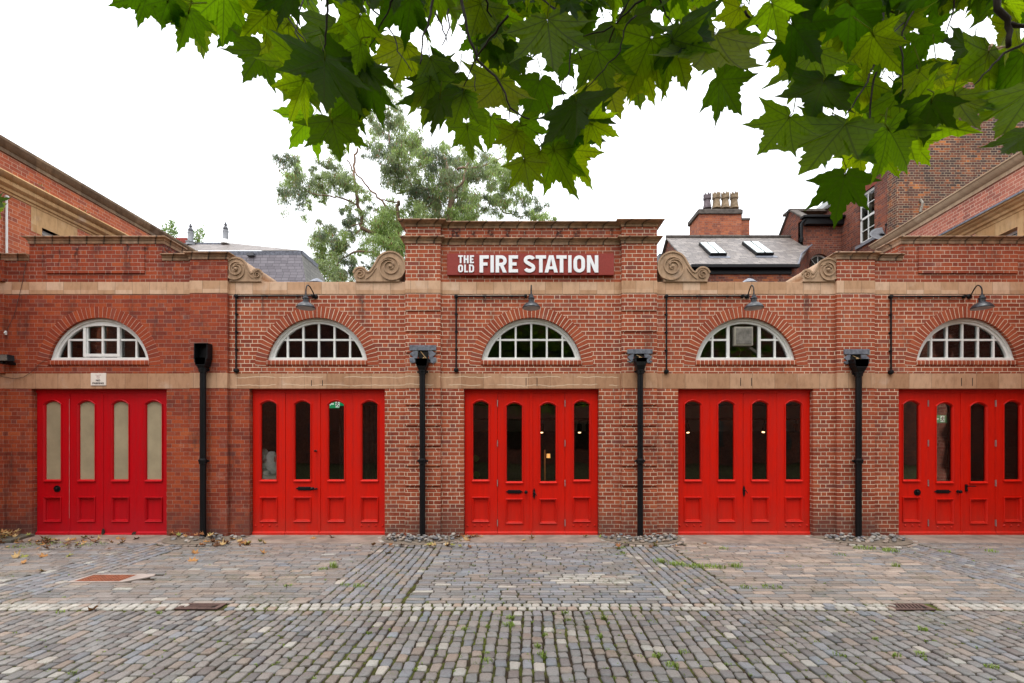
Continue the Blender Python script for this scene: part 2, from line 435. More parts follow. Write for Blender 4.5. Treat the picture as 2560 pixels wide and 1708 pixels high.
def paint_mat(name, col, fade, rough=0.33):
    t = NT(name); p = t.pos(); x, y, z = t.sep(p)
    st = t.noise(t.comb(t.math('MULTIPLY', x, 9.0), t.math('MULTIPLY', y, 9.0), t.math('MULTIPLY', z, 1.2)), 2.0, 5, 0.6)
    c = t.mix(t.rng(st, 0.3, 0.75, 0.0, 0.55), col, [c_*0.72 for c_ in col])
    # chalky, splashed foot of the doors
    foot = t.math('MULTIPLY', t.rng(z, 0.02, 0.75, 1.0, 0.0), t.rng(t.noise(p, 5.0, 5, 0.7), 0.3, 0.7, 0.35, 1.0))
    c = t.mix(t.math('MULTIPLY', foot, 0.6), c, fade)
    chip = t.rng(t.noise(p, 55.0, 3, 0.6), 0.745, 0.76)
    c = t.mix(t.math('MULTIPLY', chip, 0.7), c, (0.6, 0.36, 0.33))
    t.bump(t.noise(p, 90.0, 4), 0.12, 0.003)
    return t.done(c, t.rng(st, 0.3, 0.7, rough, rough + 0.18), spec=0.24)
M_red = paint_mat("red door paint", (0.60, 0.009, 0.002), (0.36, 0.035, 0.022))
M_crim = paint_mat("crimson door paint", (0.47, 0.0012, 0.006), (0.36, 0.012, 0.022))
M_white = simple("white window paint", (0.74, 0.73, 0.70), 0.5, var=0.12, scale=14)
M_iron = simple("black iron", (0.006, 0.006, 0.007), 0.42, spec=0.22, var=0.3)
M_lead = simple("lead sheet", (0.20, 0.21, 0.25), 0.45, metal=0.3, var=0.55, scale=14)
M_lampm = simple("lamp enamel", (0.022, 0.023, 0.03), 0.35, spec=0.5, var=0.3)
M_lampin = simple("lamp inside", (0.42, 0.42, 0.42), 0.5)
M_steel = simple("steel hinge", (0.45, 0.44, 0.43), 0.35, metal=0.7)
M_conc = simple("apron concrete", (0.30, 0.23, 0.185), 0.9, var=0.45, scale=2.6, bump=0.4)
M_signred = simple("sign board red", (0.25, 0.022, 0.012), 0.6, var=0.12, scale=25)
M_signwhite = simple("sign letter white", (0.80, 0.79, 0.80), 0.5, var=0.04)
M_signcream = simple("cream sign plate", (0.74, 0.66, 0.58), 0.5, var=0.06)
M_inkbrown = simple("dark sign ink", (0.07, 0.05, 0.05), 0.6)
M_inkpink = simple("faded red sign ink", (0.50, 0.26, 0.25), 0.6)
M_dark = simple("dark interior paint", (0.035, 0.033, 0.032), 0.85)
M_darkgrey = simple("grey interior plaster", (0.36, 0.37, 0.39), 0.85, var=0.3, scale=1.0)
M_film = simple("beige blind behind glass", (0.35, 0.285, 0.175), 0.7, var=0.25, scale=2.0)
M_bag = simple("white woven plastic", (0.93, 0.93, 0.95), 0.6, var=0.2, scale=16, bump=0.3, bscale=25)
M_curt = simple("dark curtain", (0.055, 0.052, 0.05), 0.9)
M_wood = simple("dark wood", (0.16, 0.07, 0.03), 0.5)
M_green = simple("green plastic", (0.0, 0.16, 0.06), 0.4)
M_fan = simple("beige fan casing", (0.34, 0.31, 0.25), 0.5, var=0.3, scale=4)
M_bottle = simple("dark bottle glass", (0.02, 0.02, 0.012), 0.15, spec=0.7)
M_pot1 = simple("buff chimney pot", (0.33, 0.235, 0.14), 0.85, var=0.5, scale=5)
M_pot2 = simple("purple chimney pot", (0.16, 0.125, 0.135), 0.8, var=0.4, scale=5)
M_cap = simple("sooty stone cap", (0.12, 0.10, 0.085), 0.9, var=0.5, scale=4)
M_grey = simple("grey flue metal", (0.33, 0.34, 0.36), 0.5, metal=0.2, var=0.35, scale=5)
M_cowl = simple("dark flue cowl", (0.09, 0.09, 0.10), 0.5, var=0.3)
M_rtile = simple("red ridge tile", (0.33, 0.05, 0.03), 0.7)
M_rust = simple("rusty iron", (0.30, 0.095, 0.045), 0.8, var=0.4, scale=12)
M_rustd = simple("brown cast iron", (0.13, 0.075, 0.06), 0.75, var=0.4, scale=12)
M_shadeblack = simple("shade black", (0.008, 0.007, 0.006), 0.95)  # near black painted for shade in slots, gaps and pits; also unlit bulbs
M_bark = simple("tan bark", (0.30, 0.185, 0.125), 0.85, var=0.5, scale=1.5)
M_barkd = simple("dark plane twig bark", (0.035, 0.02, 0.016), 0.8, var=0.4)
M_flood = simple("floodlight lens", (0.16, 0.15, 0.13), 0.25, spec=0.6)
M_bronze = simple("brass lamp bulb holder", (0.02, 0.02, 0.02), 0.5)

def emit(name, col, st):
    t = NT(name); t.bs.inputs["Emission Color"].default_value = (*col, 1); t.bs.inputs["Emission Strength"].default_value = st
    return t.done(col, 0.5)
M_bulb = emit("lit warm bulb", (1.0, 0.62, 0.30), 3.0)
M_exit = emit("lit green exit panel", (0.0, 0.32, 0.12), 0.5)
M_exitw = emit("lit white exit symbol", (0.8, 0.95, 0.85), 0.5)
M_shelfglow = emit("glowing shelf back", (0.75, 0.32, 0.06), 0.12)  # panel emits by itself in place of lamplight on the shelf back

def glass_mat(name, tint=(0.6, 0.62, 0.6), refl=1.0):
    t = NT(name)
    for l in list(t.l): t.l.remove(l)
    tr = t.n.new("ShaderNodeBsdfTransparent"); tr.inputs[0].default_value = (*tint, 1)
    gl = t.n.new("ShaderNodeBsdfGlossy"); gl.inputs["Roughness"].default_value = 0.015
    gl.inputs[0].default_value = (refl, refl, refl, 1)
    fr = t.n.new("ShaderNodeFresnel"); fr.inputs[0].default_value = 1.5
    p = t.pos(); bn = t.n.new("ShaderNodeBump"); bn.inputs["Strength"].default_value = 0.03; bn.inputs["Distance"].default_value = 0.05
    t.l.new(t.noise(p, 2.5, 1), bn.inputs["Height"]); t.l.new(bn.outputs[0], gl.inputs["Normal"])
    mx = t.n.new("ShaderNodeMixShader")
    t.l.new(fr.outputs[0], mx.inputs[0]); t.l.new(tr.outputs[0], mx.inputs[1]); t.l.new(gl.outputs[0], mx.inputs[2])
    t.l.new(mx.outputs[0], t.out.inputs[0]); return t.m
M_glass = glass_mat("window glass")
M_skyl = NT("frosted rooflight glass").done((0.62, 0.70, 0.68), 0.15, spec=0.8)

def slate_mat(name, tones, h=0.2, L=0.26, axis='x', pitch=1.0, jd=0.35, moss=0.0):
    t = NT(name); p = t.pos(); x, y, z = t.sep(p)
    v = t.math('MULTIPLY', z, pitch)
    wv = t.noise(p, 4.0, 2)
    v = t.math('ADD', v, t.math('MULTIPLY', t.math('SUBTRACT', wv, 0.5), 0.03))
    rv = t.math('DIVIDE', v, h); row = t.math('FLOOR', rv); fv = t.math('FRACT', rv)
    u = t.math('ADD', x if axis == 'x' else y, t.math('MULTIPLY', t.white(t.comb(row, 0.3, 0.2)), L))
    cu = t.math('DIVIDE', u, L); cell = t.math('FLOOR', cu); fu = t.math('FRACT', cu)
    e = t.math('MULTIPLY', t.math('MINIMUM', fu, t.math('SUBTRACT', 1.0, fu)), L)
    r = t.white(t.comb(cell, row, 0.0))
    col = t.ramp(t.math('ADD', t.math('MULTIPLY', r, 0.7), t.math('MULTIPLY', t.noise(p, 1.2, 5), 0.35)), tones)
    jm = t.math('MAXIMUM', t.rng(e, 0.004, 0.012, 1.0, 0.0), t.rng(fv, 0.0, 0.14, 1.0, 0.0))
    col = t.mix(t.math('MULTIPLY', jm, jd*2), col, (0.03, 0.028, 0.03))
    if moss:
        col = t.mix(t.rng(t.noise(p, 2.0, 6, 0.7), 0.5, 0.72, 0.0, moss), col, (0.13, 0.10, 0.065))
    t.bump(t.math('ADD', t.math('MULTIPLY', jm, -1.0), t.math('MULTIPLY', r, 0.4)), 0.6, 0.012)
    return t.done(col, 0.55, spec=0.45)
M_slate1 = slate_mat("purple slates", [(0, (0.10, 0.086, 0.10)), (0.5, (0.135, 0.118, 0.135)), (1, (0.18, 0.16, 0.178))], h=0.115, L=0.24, pitch=1.05)
M_slate1s = slate_mat("grey side slates", [(0, (0.12, 0.115, 0.105)), (1, (0.2, 0.19, 0.17))], h=0.13, L=0.3, axis='y')
M_slate1t = slate_mat("brown top slates", [(0, (0.10, 0.08, 0.07)), (0.5, (0.16, 0.13, 0.115)), (1, (0.24, 0.2, 0.18))], h=0.06, L=0.3, moss=0.5)
M_slate2 = slate_mat("grey stone slates", [(0, (0.095, 0.080, 0.072)), (0.5, (0.155, 0.130, 0.118)), (1, (0.25, 0.215, 0.19))], h=0.135, L=0.22, pitch=1.63, moss=0.35)

# ================================================================== the fire station
S = 0.0075
Z_LB, Z_LT = 2.7675, 3.0525          # lintel band
Z_BB, Z_BT = 4.5375, 4.77            # upper band
Z_LOW, Z_LOWC = 5.1675, 5.284        # low parapet / its coping
Z_BLK, Z_BLKC = 5.4825, 5.607
Z_C2B, Z_C2T, Z_TOPB, Z_TOPT = 5.462, 5.577, 5.775, 5.88
XL, XR = -9.72, 9.80
BAY = [PX(x) for x in (247, 792.5, 1328.5, 1864.5, 2416.5)]
PIERS = [(PX(a, -.07), PX(b, -.07)) for a, b in ((474, 568), (1013, 1101), (1554.5, 1643), (2093, 2187.5))]
HD = 1.2675

fs = thing("fire_station", (0, 0, 0), "long red brick fire station with five red folding doors, arched windows and sandstone bands", "fire station")

def uvface(mb, n0, uvs):
    if mb.uv is None: mb.uv = []
    mb.uv.extend(uvs)

# bay limits (wall surfaces run under the piers)
lims = [XL, (PIERS[0][0]+PIERS[0][1])/2, (PIERS[1][0]+PIERS[1][1])/2, (PIERS[2][0]+PIERS[2][1])/2, (PIERS[3][0]+PIERS[3][1])/2, XR]
ARC_C, ARC_R, ARC_O, SILL = 3.147, 0.959, 1.162, 3.298
def lunette(cx, r, zb, n=44):
    a0 = math.asin((zb - ARC_C) / r)
    return [(cx + r*math.cos(a0 + (math.pi - 2*a0)*i/n), ARC_C + r*math.sin(a0 + (math.pi - 2*a0)*i/n)) for i in range(n+1)]
for i, c in enumerate(BAY):
    a, b = lims[i], lims[i+1]
    old = i == 0
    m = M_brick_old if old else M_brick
    mb = MB()
    if i == 1:
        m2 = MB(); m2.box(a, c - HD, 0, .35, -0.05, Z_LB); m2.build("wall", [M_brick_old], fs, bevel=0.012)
    else: mb.box(a, c - HD, 0, .35, -0.05, Z_LB)
    mb.box(c + HD, b, 0, .35, -0.05, Z_LB)
    mb.fill([[(a, Z_LT), (b, Z_LT), (b, Z_BB), (a, Z_BB)], lunette(c, ARC_R, SILL)], 0, .35)
    mb.build("wall", [m], fs, bevel=0.012)
    # arch of rubbed bricks
    mb = MB(); mb.uv = []; n = 60; a0, a1 = R(3.0), R(177.0); ri, ro = ARC_R - .004, ARC_O
    vv = []
    for k in range(n+1):
        t = a0 + (a1 - a0)*k/n
        for rr, y in ((ri, -.005), (ro, -.005), (ro, .02), (ri, .13)):
            vv.append((c + rr*math.cos(t), y, ARC_C + rr*math.sin(t)))
            uc = (t - a0)*1.06
            mb.uv.append((uc, 0.5 if rr == ro else 0.3))
    ff = []
    for k in range(n):
        for q in range(4):
            q2 = (q+1) % 4; ff.append((k*4+q, k*4+q2, (k+1)*4+q2, (k+1)*4+q))
    ff += [(0, 1, 2, 3), (n*4+3, n*4+2, n*4+1, n*4)]
    mb.add(vv, ff); mb.build("brick_arch", [M_arch_old if old else M_arch], fs)
    # brick sill
    mb = MB(); mb.uv = []
    mb.box(c - .952, c + .952, -.022, .14, 3.2055, SILL + .004); mb.uv = [(p[0], p[2] - 3.0) for p in mb.v]
    mb.build("window_sill", [M_arch_old if old else M_arch], fs, bevel=0.02)

# stone bands
mb = MB(); mb.box(XL, XR, -.004, .36, Z_LB, Z_LT)
for x0, x1 in PIERS: mb.box(x0 - .003, x1 + .003, -.076, .0, Z_LB + .001, Z_LT + .003)
mb.build("lintel_band", [M_lintel], fs, bevel=0.006)
mb = MB()
mb.box(XL, XR, -.006, .36, Z_BB, Z_BT)
for x0, x1 in PIERS: mb.box(x0 - .003, x1 + .003, -.076, .0, Z_BB + .001, Z_BT + .002)
mb.build("stone_band", [M_band], fs, bevel=0.006)
# near-black strips on the lintels, painted as the shade in anchor slots
for c in BAY[1:]:
    for dx in (-.1, .105):
        mb = MB(); mb.box(c + dx - .006, c + dx + .006, -.0065, .0, 2.82, 2.97 if c > 0 else 2.93)
        mb.build("slot_shade", [M_shadeblack], fs)

# piers
def pier(i, x0, x1):
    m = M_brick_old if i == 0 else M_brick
    mb = MB()
    top = Z_LOW if i in (0, 3) else Z_TOPB
    segs = [(-.05, Z_LB), (Z_LT, Z_BB), (Z_BT, top)]
    if i in (0, 3):
        for s0, s1 in segs: mb.box(x0, x1, -.07, .10, s0, s1)
    else:
        lines = [0.0] + [PZ(y, -.07) for y in (1216, 1166, 1115.4, 1064.7, 1013)] + [PZ(y, -.07) for y in (882, 829, 777)]
        # recessed course below every shadow line
        def rus(s0, s1, cuts):
            z = s0
            for cz in cuts:
                mb.box(x0, x1, -.05, .10, cz - .0754, cz)
                mb.box(x0, x1, -.07, .10, z, cz - .0754)
                z = cz
            mb.box(x0, x1, -.07, .10, z, s1)
        rus(-.05, Z_LB, [l for l in lines if .2 < l < Z_LB])
        rus(Z_LT, Z_BB, [l for l in lines if l > Z_LT])
        mb.box(x0, x1, -.07, .35, Z_BT, top)
    mb.build("pier", [m], fs, bevel=0.01)
for i, (x0, x1) in enumerate(PIERS): pier(i, x0, x1)
mb = MB()
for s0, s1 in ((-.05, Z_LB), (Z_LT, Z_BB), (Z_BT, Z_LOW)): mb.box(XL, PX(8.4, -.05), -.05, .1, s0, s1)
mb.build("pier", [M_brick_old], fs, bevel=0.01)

# parapets
def cop_prof(z0, z1, o, back=.3):
    h = z1 - z0
    pr = [(0.0, z0), (.013, z0 + .002), (.014, z0 + h*.45), (.026, z0 + h*.47)]
    for k in range(1, 6):
        a = k/6*math.pi/2
        pr.append((.026 + (o - .03)*(1 - math.cos(a)), z0 + h*.47 + (h*.33)*math.sin(a)))
    pr += [(o, z0 + h*.84), (o, z1 - .006), (o - .008, z1), (-back, z1 + .012), (-back, z0)]
    return pr
def coping(path, z0, z1, o, back=.3):
    mb = MB(); mb.sweep(path, cop_prof(z0, z1, o, back))
    return mb.build("coping", [M_cop], fs, smooth=30)
# bay 1 / bay 5 blocks
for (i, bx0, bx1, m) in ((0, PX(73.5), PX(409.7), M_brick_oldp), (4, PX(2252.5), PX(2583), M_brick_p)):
    a, b = (XL, PIERS[0][0]) if i == 0 else (PIERS[3][1], XR)
    mb = MB()
    mb.box(a, b, 0, .35, Z_BT, Z_LOW) if i == 0 else mb.box(a - .02, b, 0, .35, Z_BT, Z_LOW)
    mb.box(bx0, min(bx1, XR - .002), -.004, .54, Z_LOW - .02, Z_BLK)
    cxb = (bx0 + bx1)/2
    if i == 0: mb.box(cxb - .925, cxb + .915, -.026, .01, 4.925, 5.435)
    else: mb.box(cxb - .925, cxb + .925, -.026, .01, 4.925, 5.435)
    mb.build("parapet", [m], fs, bevel=0.006)
    if i == 0:
        coping([(bx0, .54), (bx0, -.004), (bx1, -.004), (bx1, .54)], Z_BLK, Z_BLKC, .077)
        coping([(a, 0), (bx0 - .002, 0)], Z_LOW, Z_LOWC, .077)
        coping([(bx1 - .02, 0), (b + .02, 0)], Z_LOW, Z_LOWC, .077)
    else:
        coping([(bx0, .54), (bx0, -.004), (XR + .3, -.004)], Z_BLK, Z_BLKC, .077)
        coping([(a - .02, 0), (bx0 + .02, 0)], Z_LOW, Z_LOWC, .077)
for i in (0, 3):
    x0, x1 = PIERS[i]
    mb = MB(); mb.box(x0 + .002, x1 - .002, .0, .37, Z_BT, Z_LOW); mb.build("pier_back", [M_brick_oldp if i == 0 else M_brick_p], fs)
    coping([(x0, .37), (x0, -.07), (x1, -.07), (x1, .37)], Z_LOW, Z_LOWC + .003, .077)
# central block
x0, x1 = PIERS[1][1] - .02, PIERS[2][0] + .02
mb = MB(); mb.box(x0, x1, 0, .35, Z_BT, Z_TOPB); mb.build("parapet", [M_brick_p], fs)
coping([(x0, 0), (x1, 0)], Z_C2B, Z_C2T, .085)
coping([(x0, 0), (x1, 0)], Z_TOPB, Z_TOPT - .006, .10)
for i in (1, 2):
    a, b = PIERS[i]
    coping([(a, .36), (a, -.07), (b, -.07), (b, .36)], Z_C2B, Z_C2T + .002, .085, .2)
    coping([(a, .36), (a, -.07), (b, -.07), (b, .36)], Z_TOPB, Z_TOPT, .112, .2)

# scrolls
def ribbon(pts, w):
    n = len(pts); L_, R_ = [], []
    for i in range(n):
        p0, p1 = pts[max(0, i-1)], pts[min(n-1, i+1)]
        dx, dz = p1[0]-p0[0], p1[1]-p0[1]; l = math.hypot(dx, dz) or 1
        ww = w[i] if isinstance(w, list) else w
        nx, nz = -dz/l*ww/2, dx/l*ww/2
        L_.append((pts[i][0]+nx, pts[i][1]+nz)); R_.append((pts[i][0]-nx, pts[i][1]-nz))
    return L_ + R_[::-1]
def ribbon_mesh(mb, pts, w, y0, y1):
    n = len(pts); loop = ribbon(pts, w); m = len(loop)
    vv = [(p[0], y0, p[1]) for p in loop] + [(p[0], y1, p[1]) for p in loop]; ff = []
    for i in range(n-1):
        ff.append((i, m-1-i, m-2-i, i+1))
        ff.append((i, i+1, i+1+m, i+m)); ff.append((m-1-i, m-1-i+m, m-2-i+m, m-2-i))
    ff.append((0, m, m-1+m, m-1)); ff.append((n-1, n, n+m, n-1+m))
    mb.add(vv, ff)
def scroll(side, xb, yb, rb, xs, ys, rs, depth):
    bx, bz, sx, sz = PX(xb), PZ(yb), PX(xs), PZ(ys)
    rb *= S; rs *= S; zb = Z_BT - .002
    q = lambda cx, cz, r, a: (cx + side*r*math.cos(a), cz + r*math.sin(a))
    top = []
    for k in range(15): top.append(q(sx, sz, rs, R(225 - (225-25)*k/14)))
    p0, p3 = q(sx, sz, rs, R(25)), q(bx, bz, rb, R(152))
    L_ = math.dist(p0, p3)*0.45
    c1 = (p0[0] + side*math.sin(R(25))*L_*.9, p0[1] - math.cos(R(25))*L_*.55)
    c2 = (p3[0] - side*math.sin(R(152))*L_*.9, p3[1] + math.cos(R(152))*L_*.9)
    sc = []
    for k in range(1, 12):
        t = k/12; u = 1-t
        sc.append((u**3*p0[0]+3*u*u*t*c1[0]+3*u*t*t*c2[0]+t**3*p3[0], u**3*p0[1]+3*u*u*t*c1[1]+3*u*t*t*c2[1]+t**3*p3[1]))
    big = [q(bx, bz, rb, R(152 - (152+52)*k/22)) for k in range(23)]
    loop = [(top[0][0], zb)] + top + sc + big + [(big[-1][0], zb)]
    mb = MB(); mb.fill([loop], -.035, depth)
    rim = top[4:] + sc + big
    cx_, cz_ = bx, bz
    inner = []
    w = [.024]*len(rim)
    ribbon_mesh(mb, rim, .03, -.052, -.03)
    def spiral(cx, cz, r0, turns, a_start, wd):
        pts = []; n = int(turns*26)
        for k in range(n+1):
            t = k/n; r = r0*(1-t)**0.85 + .008
            pts.append(q(cx, cz, r, R(a_start - 360*turns*t)))
        ribbon_mesh(mb, pts, [wd*(1 - .35*k/n) for k in range(n+1)], -.056, -.03)
    spiral(bx, bz, rb*.97, 0.999, -50, .020)
    spiral(bx, bz, rb*.66, 1.9, 150, .022)
    spiral(sx, sz, rs*.62, 1.6, 100, .015)
    mb.lathe((bx, -.04, bz), [(.03, 0), (.03, .022), (.015, .035), (0.002, .038)], 12, 'y')
    # lower fillet of the S from the big roll to the small one
    p1, p2 = q(bx, bz, rb*.98, R(185)), q(sx, sz, rs*1.0, R(-40))
    ribbon_mesh(mb, [(p1[0]*(1-t)+p2[0]*t, (p1[1])*(1-t)+p2[1]*t - math.sin(math.pi*t)*.03) for t in [k/10 for k in range(11)]], .018, -.05, -.03)
    o = mb.build("scroll", [M_scroll], fs, smooth=35, bevel=0)
    return o
scroll(-1, 593.4, 674.5, 28, 645.5, 688.5, 13, .55)
scroll(1, 977, 668, 36.5, 902.5, 687.5, 17.5, .35)
scroll(-1, 1680, 668, 36.5, 1754.9, 687.5, 17.5, .35)
scroll(1, 2067, 676.5, 28, 2014.5, 689.5, 13, .55)

# roof and rear
mb = MB()
mb.box(XL, XR, .34, 5.0, 4.40, 4.56)
mb.build("roof", [M_lead], fs)
mb = MB()
mb.box(XL, XR, 5.0, 5.2, 0, 4.5)
mb.box(XL, XL + .12, .35, 5.0, 0, 4.4); mb.box(XR - .12, XR, .35, 5.0, 0, 4.4)
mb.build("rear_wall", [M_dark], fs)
mb = MB(); mb.box(XL + .13, XR - .13, 4.95, 4.98, 2.06, 4.38)
mb.box(XL + .13, XR - .13, .36, 4.99, -.03, .01)
mb.build("interior_lining", [M_darkgrey], fs)
for i in (0, 1):
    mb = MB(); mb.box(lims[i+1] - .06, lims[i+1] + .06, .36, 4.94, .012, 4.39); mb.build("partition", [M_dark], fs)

# lunette windows
def window(i, c):
    mb = MB(); y = .05
    mb.fill([lunette(c, .953, SILL + .005), lunette(c, .905, SILL + .06)], y, y + .09)
    mb.fill([lunette(c, .907, SILL + .035), lunette(c, .858, SILL + .066)], y + .022, y + .1)
    mb.box(c - .93, c + .93, y - .012, y + .05, SILL + .003, SILL + .052)
    ri = .865; bw = .0175; zb = SILL + .06; hb = 3.70
    def vbar(dx, w=bw, y0=.03):
        x = c + dx; top = ARC_C + math.sqrt(ri*ri - dx*dx)
        mb.box(x - w, x + w, y + y0, y + .085, zb, top)
    def hbar(xa, xb, z=hb, w=bw, y0=.034): mb.box(c + xa, c + xb, y + y0, y + .083, z - w, z + w)
    hx = math.sqrt(ri*ri - (hb - ARC_C)**2)
    if i == 3:
        for dx in (-.59, -.295, .295, .59): vbar(dx, .028 if abs(dx) < .4 else bw)
        hbar(-hx, -.295); hbar(.295, hx)
    elif i == 0:
        for dx in (-.64, -.31, 0, .31, .64): vbar(dx, .034 if abs(dx) == .31 else bw)
        hbar(-hx, hx)
        # opening casement in the middle
        mb.box(c - .345, c - .295, y + .005, y + .05, zb + .02, 3.93); mb.box(c + .295, c + .345, y + .005, y + .05, zb + .02, 3.93)
        mb.box(c - .295, c + .295, y + .005, y + .05, zb + .02, zb + .075)
        mb.fill([[(c - .345, 3.93), (c - .345, 3.95), (c - .17, 3.995), (c, 4.01), (c + .17, 3.995), (c + .345, 3.95), (c + .345, 3.93), (c + .17, 3.955), (c, 3.965), (c - .17, 3.955)][::-1]], y + .006, y + .05)
    else:
        for dx in (-.59, -.295, 0, .295, .59): vbar(dx)
        hbar(-hx, hx)
    w = mb.build("arched_window", [M_white], fs, bevel=0.004)
    g = MB(); g.fill([lunette(c, .88, SILL + .04)], y + .062, y + .066)
    g.build("window_pane", [M_glass], w)
    return w
wins = [window(i, c) for i, c in enumerate(BAY)]
# light lining boards seen behind the first window
mb = MB(); mb.box(BAY[0] - 1.2, BAY[0] + 1.2, .9, .93, 3.15, 3.72)
mb.build("window_board", [simple("brown board", (0.10, 0.075, 0.055), 0.8)], fs)
mb = MB(); mb.box(BAY[1] - 1.0, BAY[1] + 1.0, .3, .31, 3.1, 4.2)
mb.build("window_board", [simple("blue black screen", (0.012, 0.02, 0.032), 0.7)], fs)

# ------------------------------------------------------------------ folding doors
YD = .10
def rect_loop(cx, hw, z0, z1): return [(cx - hw, z0), (cx + hw, z0), (cx + hw, z1), (cx - hw, z1)]
def arch_loop(cx, hw, z0, zs, rise, off=0.0):
    hw += off; z0 -= off; n = 10
    pts = [(cx - hw, z0), (cx + hw, z0)]
    for k in range(n+1):
        t = k/n; x = hw - 2*hw*t
        pts.append((cx + x, zs + (rise + off)*(1 - (x/hw)**2)*1.0 + off*0.2))
    return pts
def mould(mb, lf, prof):
    loops = [[(p[0], y, p[1]) for p in lf(o)] for o, y in prof]
    n = len(loops[0]); vv = [p for l in loops for p in l]; ff = []
    for a in range(len(loops)-1):
        for k in range(n):
            k2 = (k+1) % n
            ff.append((a*n+k, a*n+k2, (a+1)*n+k2, (a+1)*n+k))
    mb.add(vv, ff)
LC = [-.957, -.3206, .3206, .957]
LE = [(-1.257, -.642), (-.638, -.003), (.003, .638), (.642, 1.257)]
GR_GLASS = glass_mat("door glass", (0.97, 0.98, 0.97))
def door(i, c):
    red = M_crim if i == 0 else M_red
    mb = MB()
    mb.box(c - HD, c + HD, YD - .01, .3, 2.70, Z_LB)          # head of the frame
    mb.box(c - HD, c - 1.2575, YD + .01, .3, 0, 2.70); mb.box(c + 1.2575, c + HD, YD + .01, .3, 0, 2.70)
    d = mb.build("garage_door", [red], fs, bevel=0.004)
    for k in range(4):
        x0, x1 = c + LE[k][0], c + LE[k][1]; pc = c + LC[k]
        dz = -.035 if (i in (2, 4) and k in (1, 2)) else 0.0
        if i == 0 and k == 2: dz0 = -.03
        else: dz0 = 0
        yj = YD + (0.006 if (k in (1, 2)) else 0.0)
        zb, zt = .03 + dz0, 2.705
        if i == 0 and k == 2: zb = .0
        mb = MB()
        pane = lambda o: arch_loop(pc, .1425, 1.057 + dz, 2.478 + dz, .057, o)
        panl = lambda o: rect_loop(pc, .132 + o, .29 + dz - o, .69 + dz + o)
        mb.fill([[(x0, zb), (x1, zb), (x1, zt), (x0, zt)], pane(0.004), panl(0.002)], yj, yj + .05)
        mould(mb, panl, [(.038, yj - .0005), (.038, yj - .015), (.030, yj - .024), (.021, yj - .014), (.015, yj - .004), (.009, yj - .008), (0, yj + .022), (-.004, yj + .028)])
        mb.add([(p[0], yj + .028, p[1]) for p in panl(-.003)], [(0, 1, 2, 3)])
        mould(mb, pane, [(.033, yj - .0005), (.033, yj - .014), (.024, yj - .021), (.015, yj - .010), (.008, yj - .006), (.0, yj + .018), (0, yj + .03)])
        # sloping sill under the pane
        mb.hexa([(pc - .165, yj - .028, 1.018 + dz), (pc + .165, yj - .028, 1.018 + dz), (pc + .165, yj + .01, 1.018 + dz), (pc - .165, yj + .01, 1.018 + dz),
                 (pc - .165, yj - .026, 1.032 + dz), (pc + .165, yj - .026, 1.032 + dz), (pc + .165, yj + .01, 1.052 + dz), (pc - .165, yj + .01, 1.052 + dz)])
        # weather board at the foot
        mb.hexa([(x0, yj - .035, zb - .02), (x1, yj - .035, zb - .02), (x1, yj + .04, zb - .02), (x0, yj + .04, zb - .02),
                 (x0, yj - .033, zb + .022), (x1, yj - .033, zb + .022), (x1, yj - .0, zb + .045), (x0, yj - .0, zb + .045)])
        if i > 0 and (k in (0, 3) or (i == 4 and k == 1)):
            for q in range(4 if k in (0, 3) else 3):
                bx = (x0 + .05 + q*.135) if k == 0 else (x1 - .05 - q*.135) if k == 3 else (pc - .13 + q*.13)
                mb.lathe((bx, yj, .185 + dz), [(.018, -.002), (.018, .006), (.012, .014), (.003, .017)], 10, 'y')
        if k == 2: mb.box(c - .022, c + .022, yj - .014, yj + .01, zb + .03, zt) if i in (1, 2, 4) else None
        if k in (0, 2): mb.box(x1 - .004, x1 + .010, yj - .004, yj + .02, zb + .03, zt) if i in (0, 3) else None
        lf = mb.build("door_leaf", [red], d, bevel=0.0025)
        g = MB(); g.fill([arch_loop(pc, .147, 1.052 + dz, 2.483 + dz, .057)], yj + .026, yj + .030)
        if i == 0:
            g.build("blind_pane", [M_film], d)
        else:
            g.build("glass_pane", [GR_GLASS], d)
    def hinge(x, zc):
        mb = MB(); mb.box(x - .008, x + .008, YD - .012, YD + .004, zc - .058, zc + .058)
        mb.tube([(x, YD - .014, zc - .062), (x, YD - .014, zc + .062)], .007, 8)
        mb.build("hinge", [M_steel], d)
    if i in (2, 4):
        for x in (c - .640, c + .640):
            for z in (2.50, 1.745, .99, .235): hinge(x, z)
    def letterbox(x, z):
        mb = MB()
        mb.fill([[(x - .165, z), (x - .12, z - .022), (x - .115, z - .034), (x + .115, z - .034), (x + .12, z - .022), (x + .165, z),
                  (x + .12, z + .022), (x + .115, z + .034), (x - .115, z + .034), (x - .12, z + .022)]], YD - .008, YD + .004)
        mb.box(x - .10, x + .10, YD - .016, YD - .006, z - .024, z + .022)
        mb.build("letterbox", [M_iron], d, bevel=0.003)
    def knob(x, z, r=.030):
        mb = MB(); mb.lathe((x, YD, z), [(r*.85, -.002), (r*.9, .006), (r*.45, .012), (r*.4, .03), (r*.85, .042), (r, .058), (r*.8, .075), (r*.3, .084), (.001, .085)], 18, 'y')
        mb.build("door_knob", [M_iron], d, smooth=40)
    def keyplate(x, z, lever=True):
        mb = MB()
        mb.fill([[(x, z - .11), (x + .018, z - .06), (x + .022, z), (x + .018, z + .06), (x, z + .11), (x - .018, z + .06), (x - .022, z), (x - .018, z - .06)]], YD - .008, YD + .004)
        mb.tube([(x, YD - .005, z + .03), (x, YD - .04, z + .03), (x + .01, YD - .046, z + .02), (x + .045, YD - .05, z - .035)], .008, 8)
        mb.build("door_handle", [M_iron], d, smooth=40)
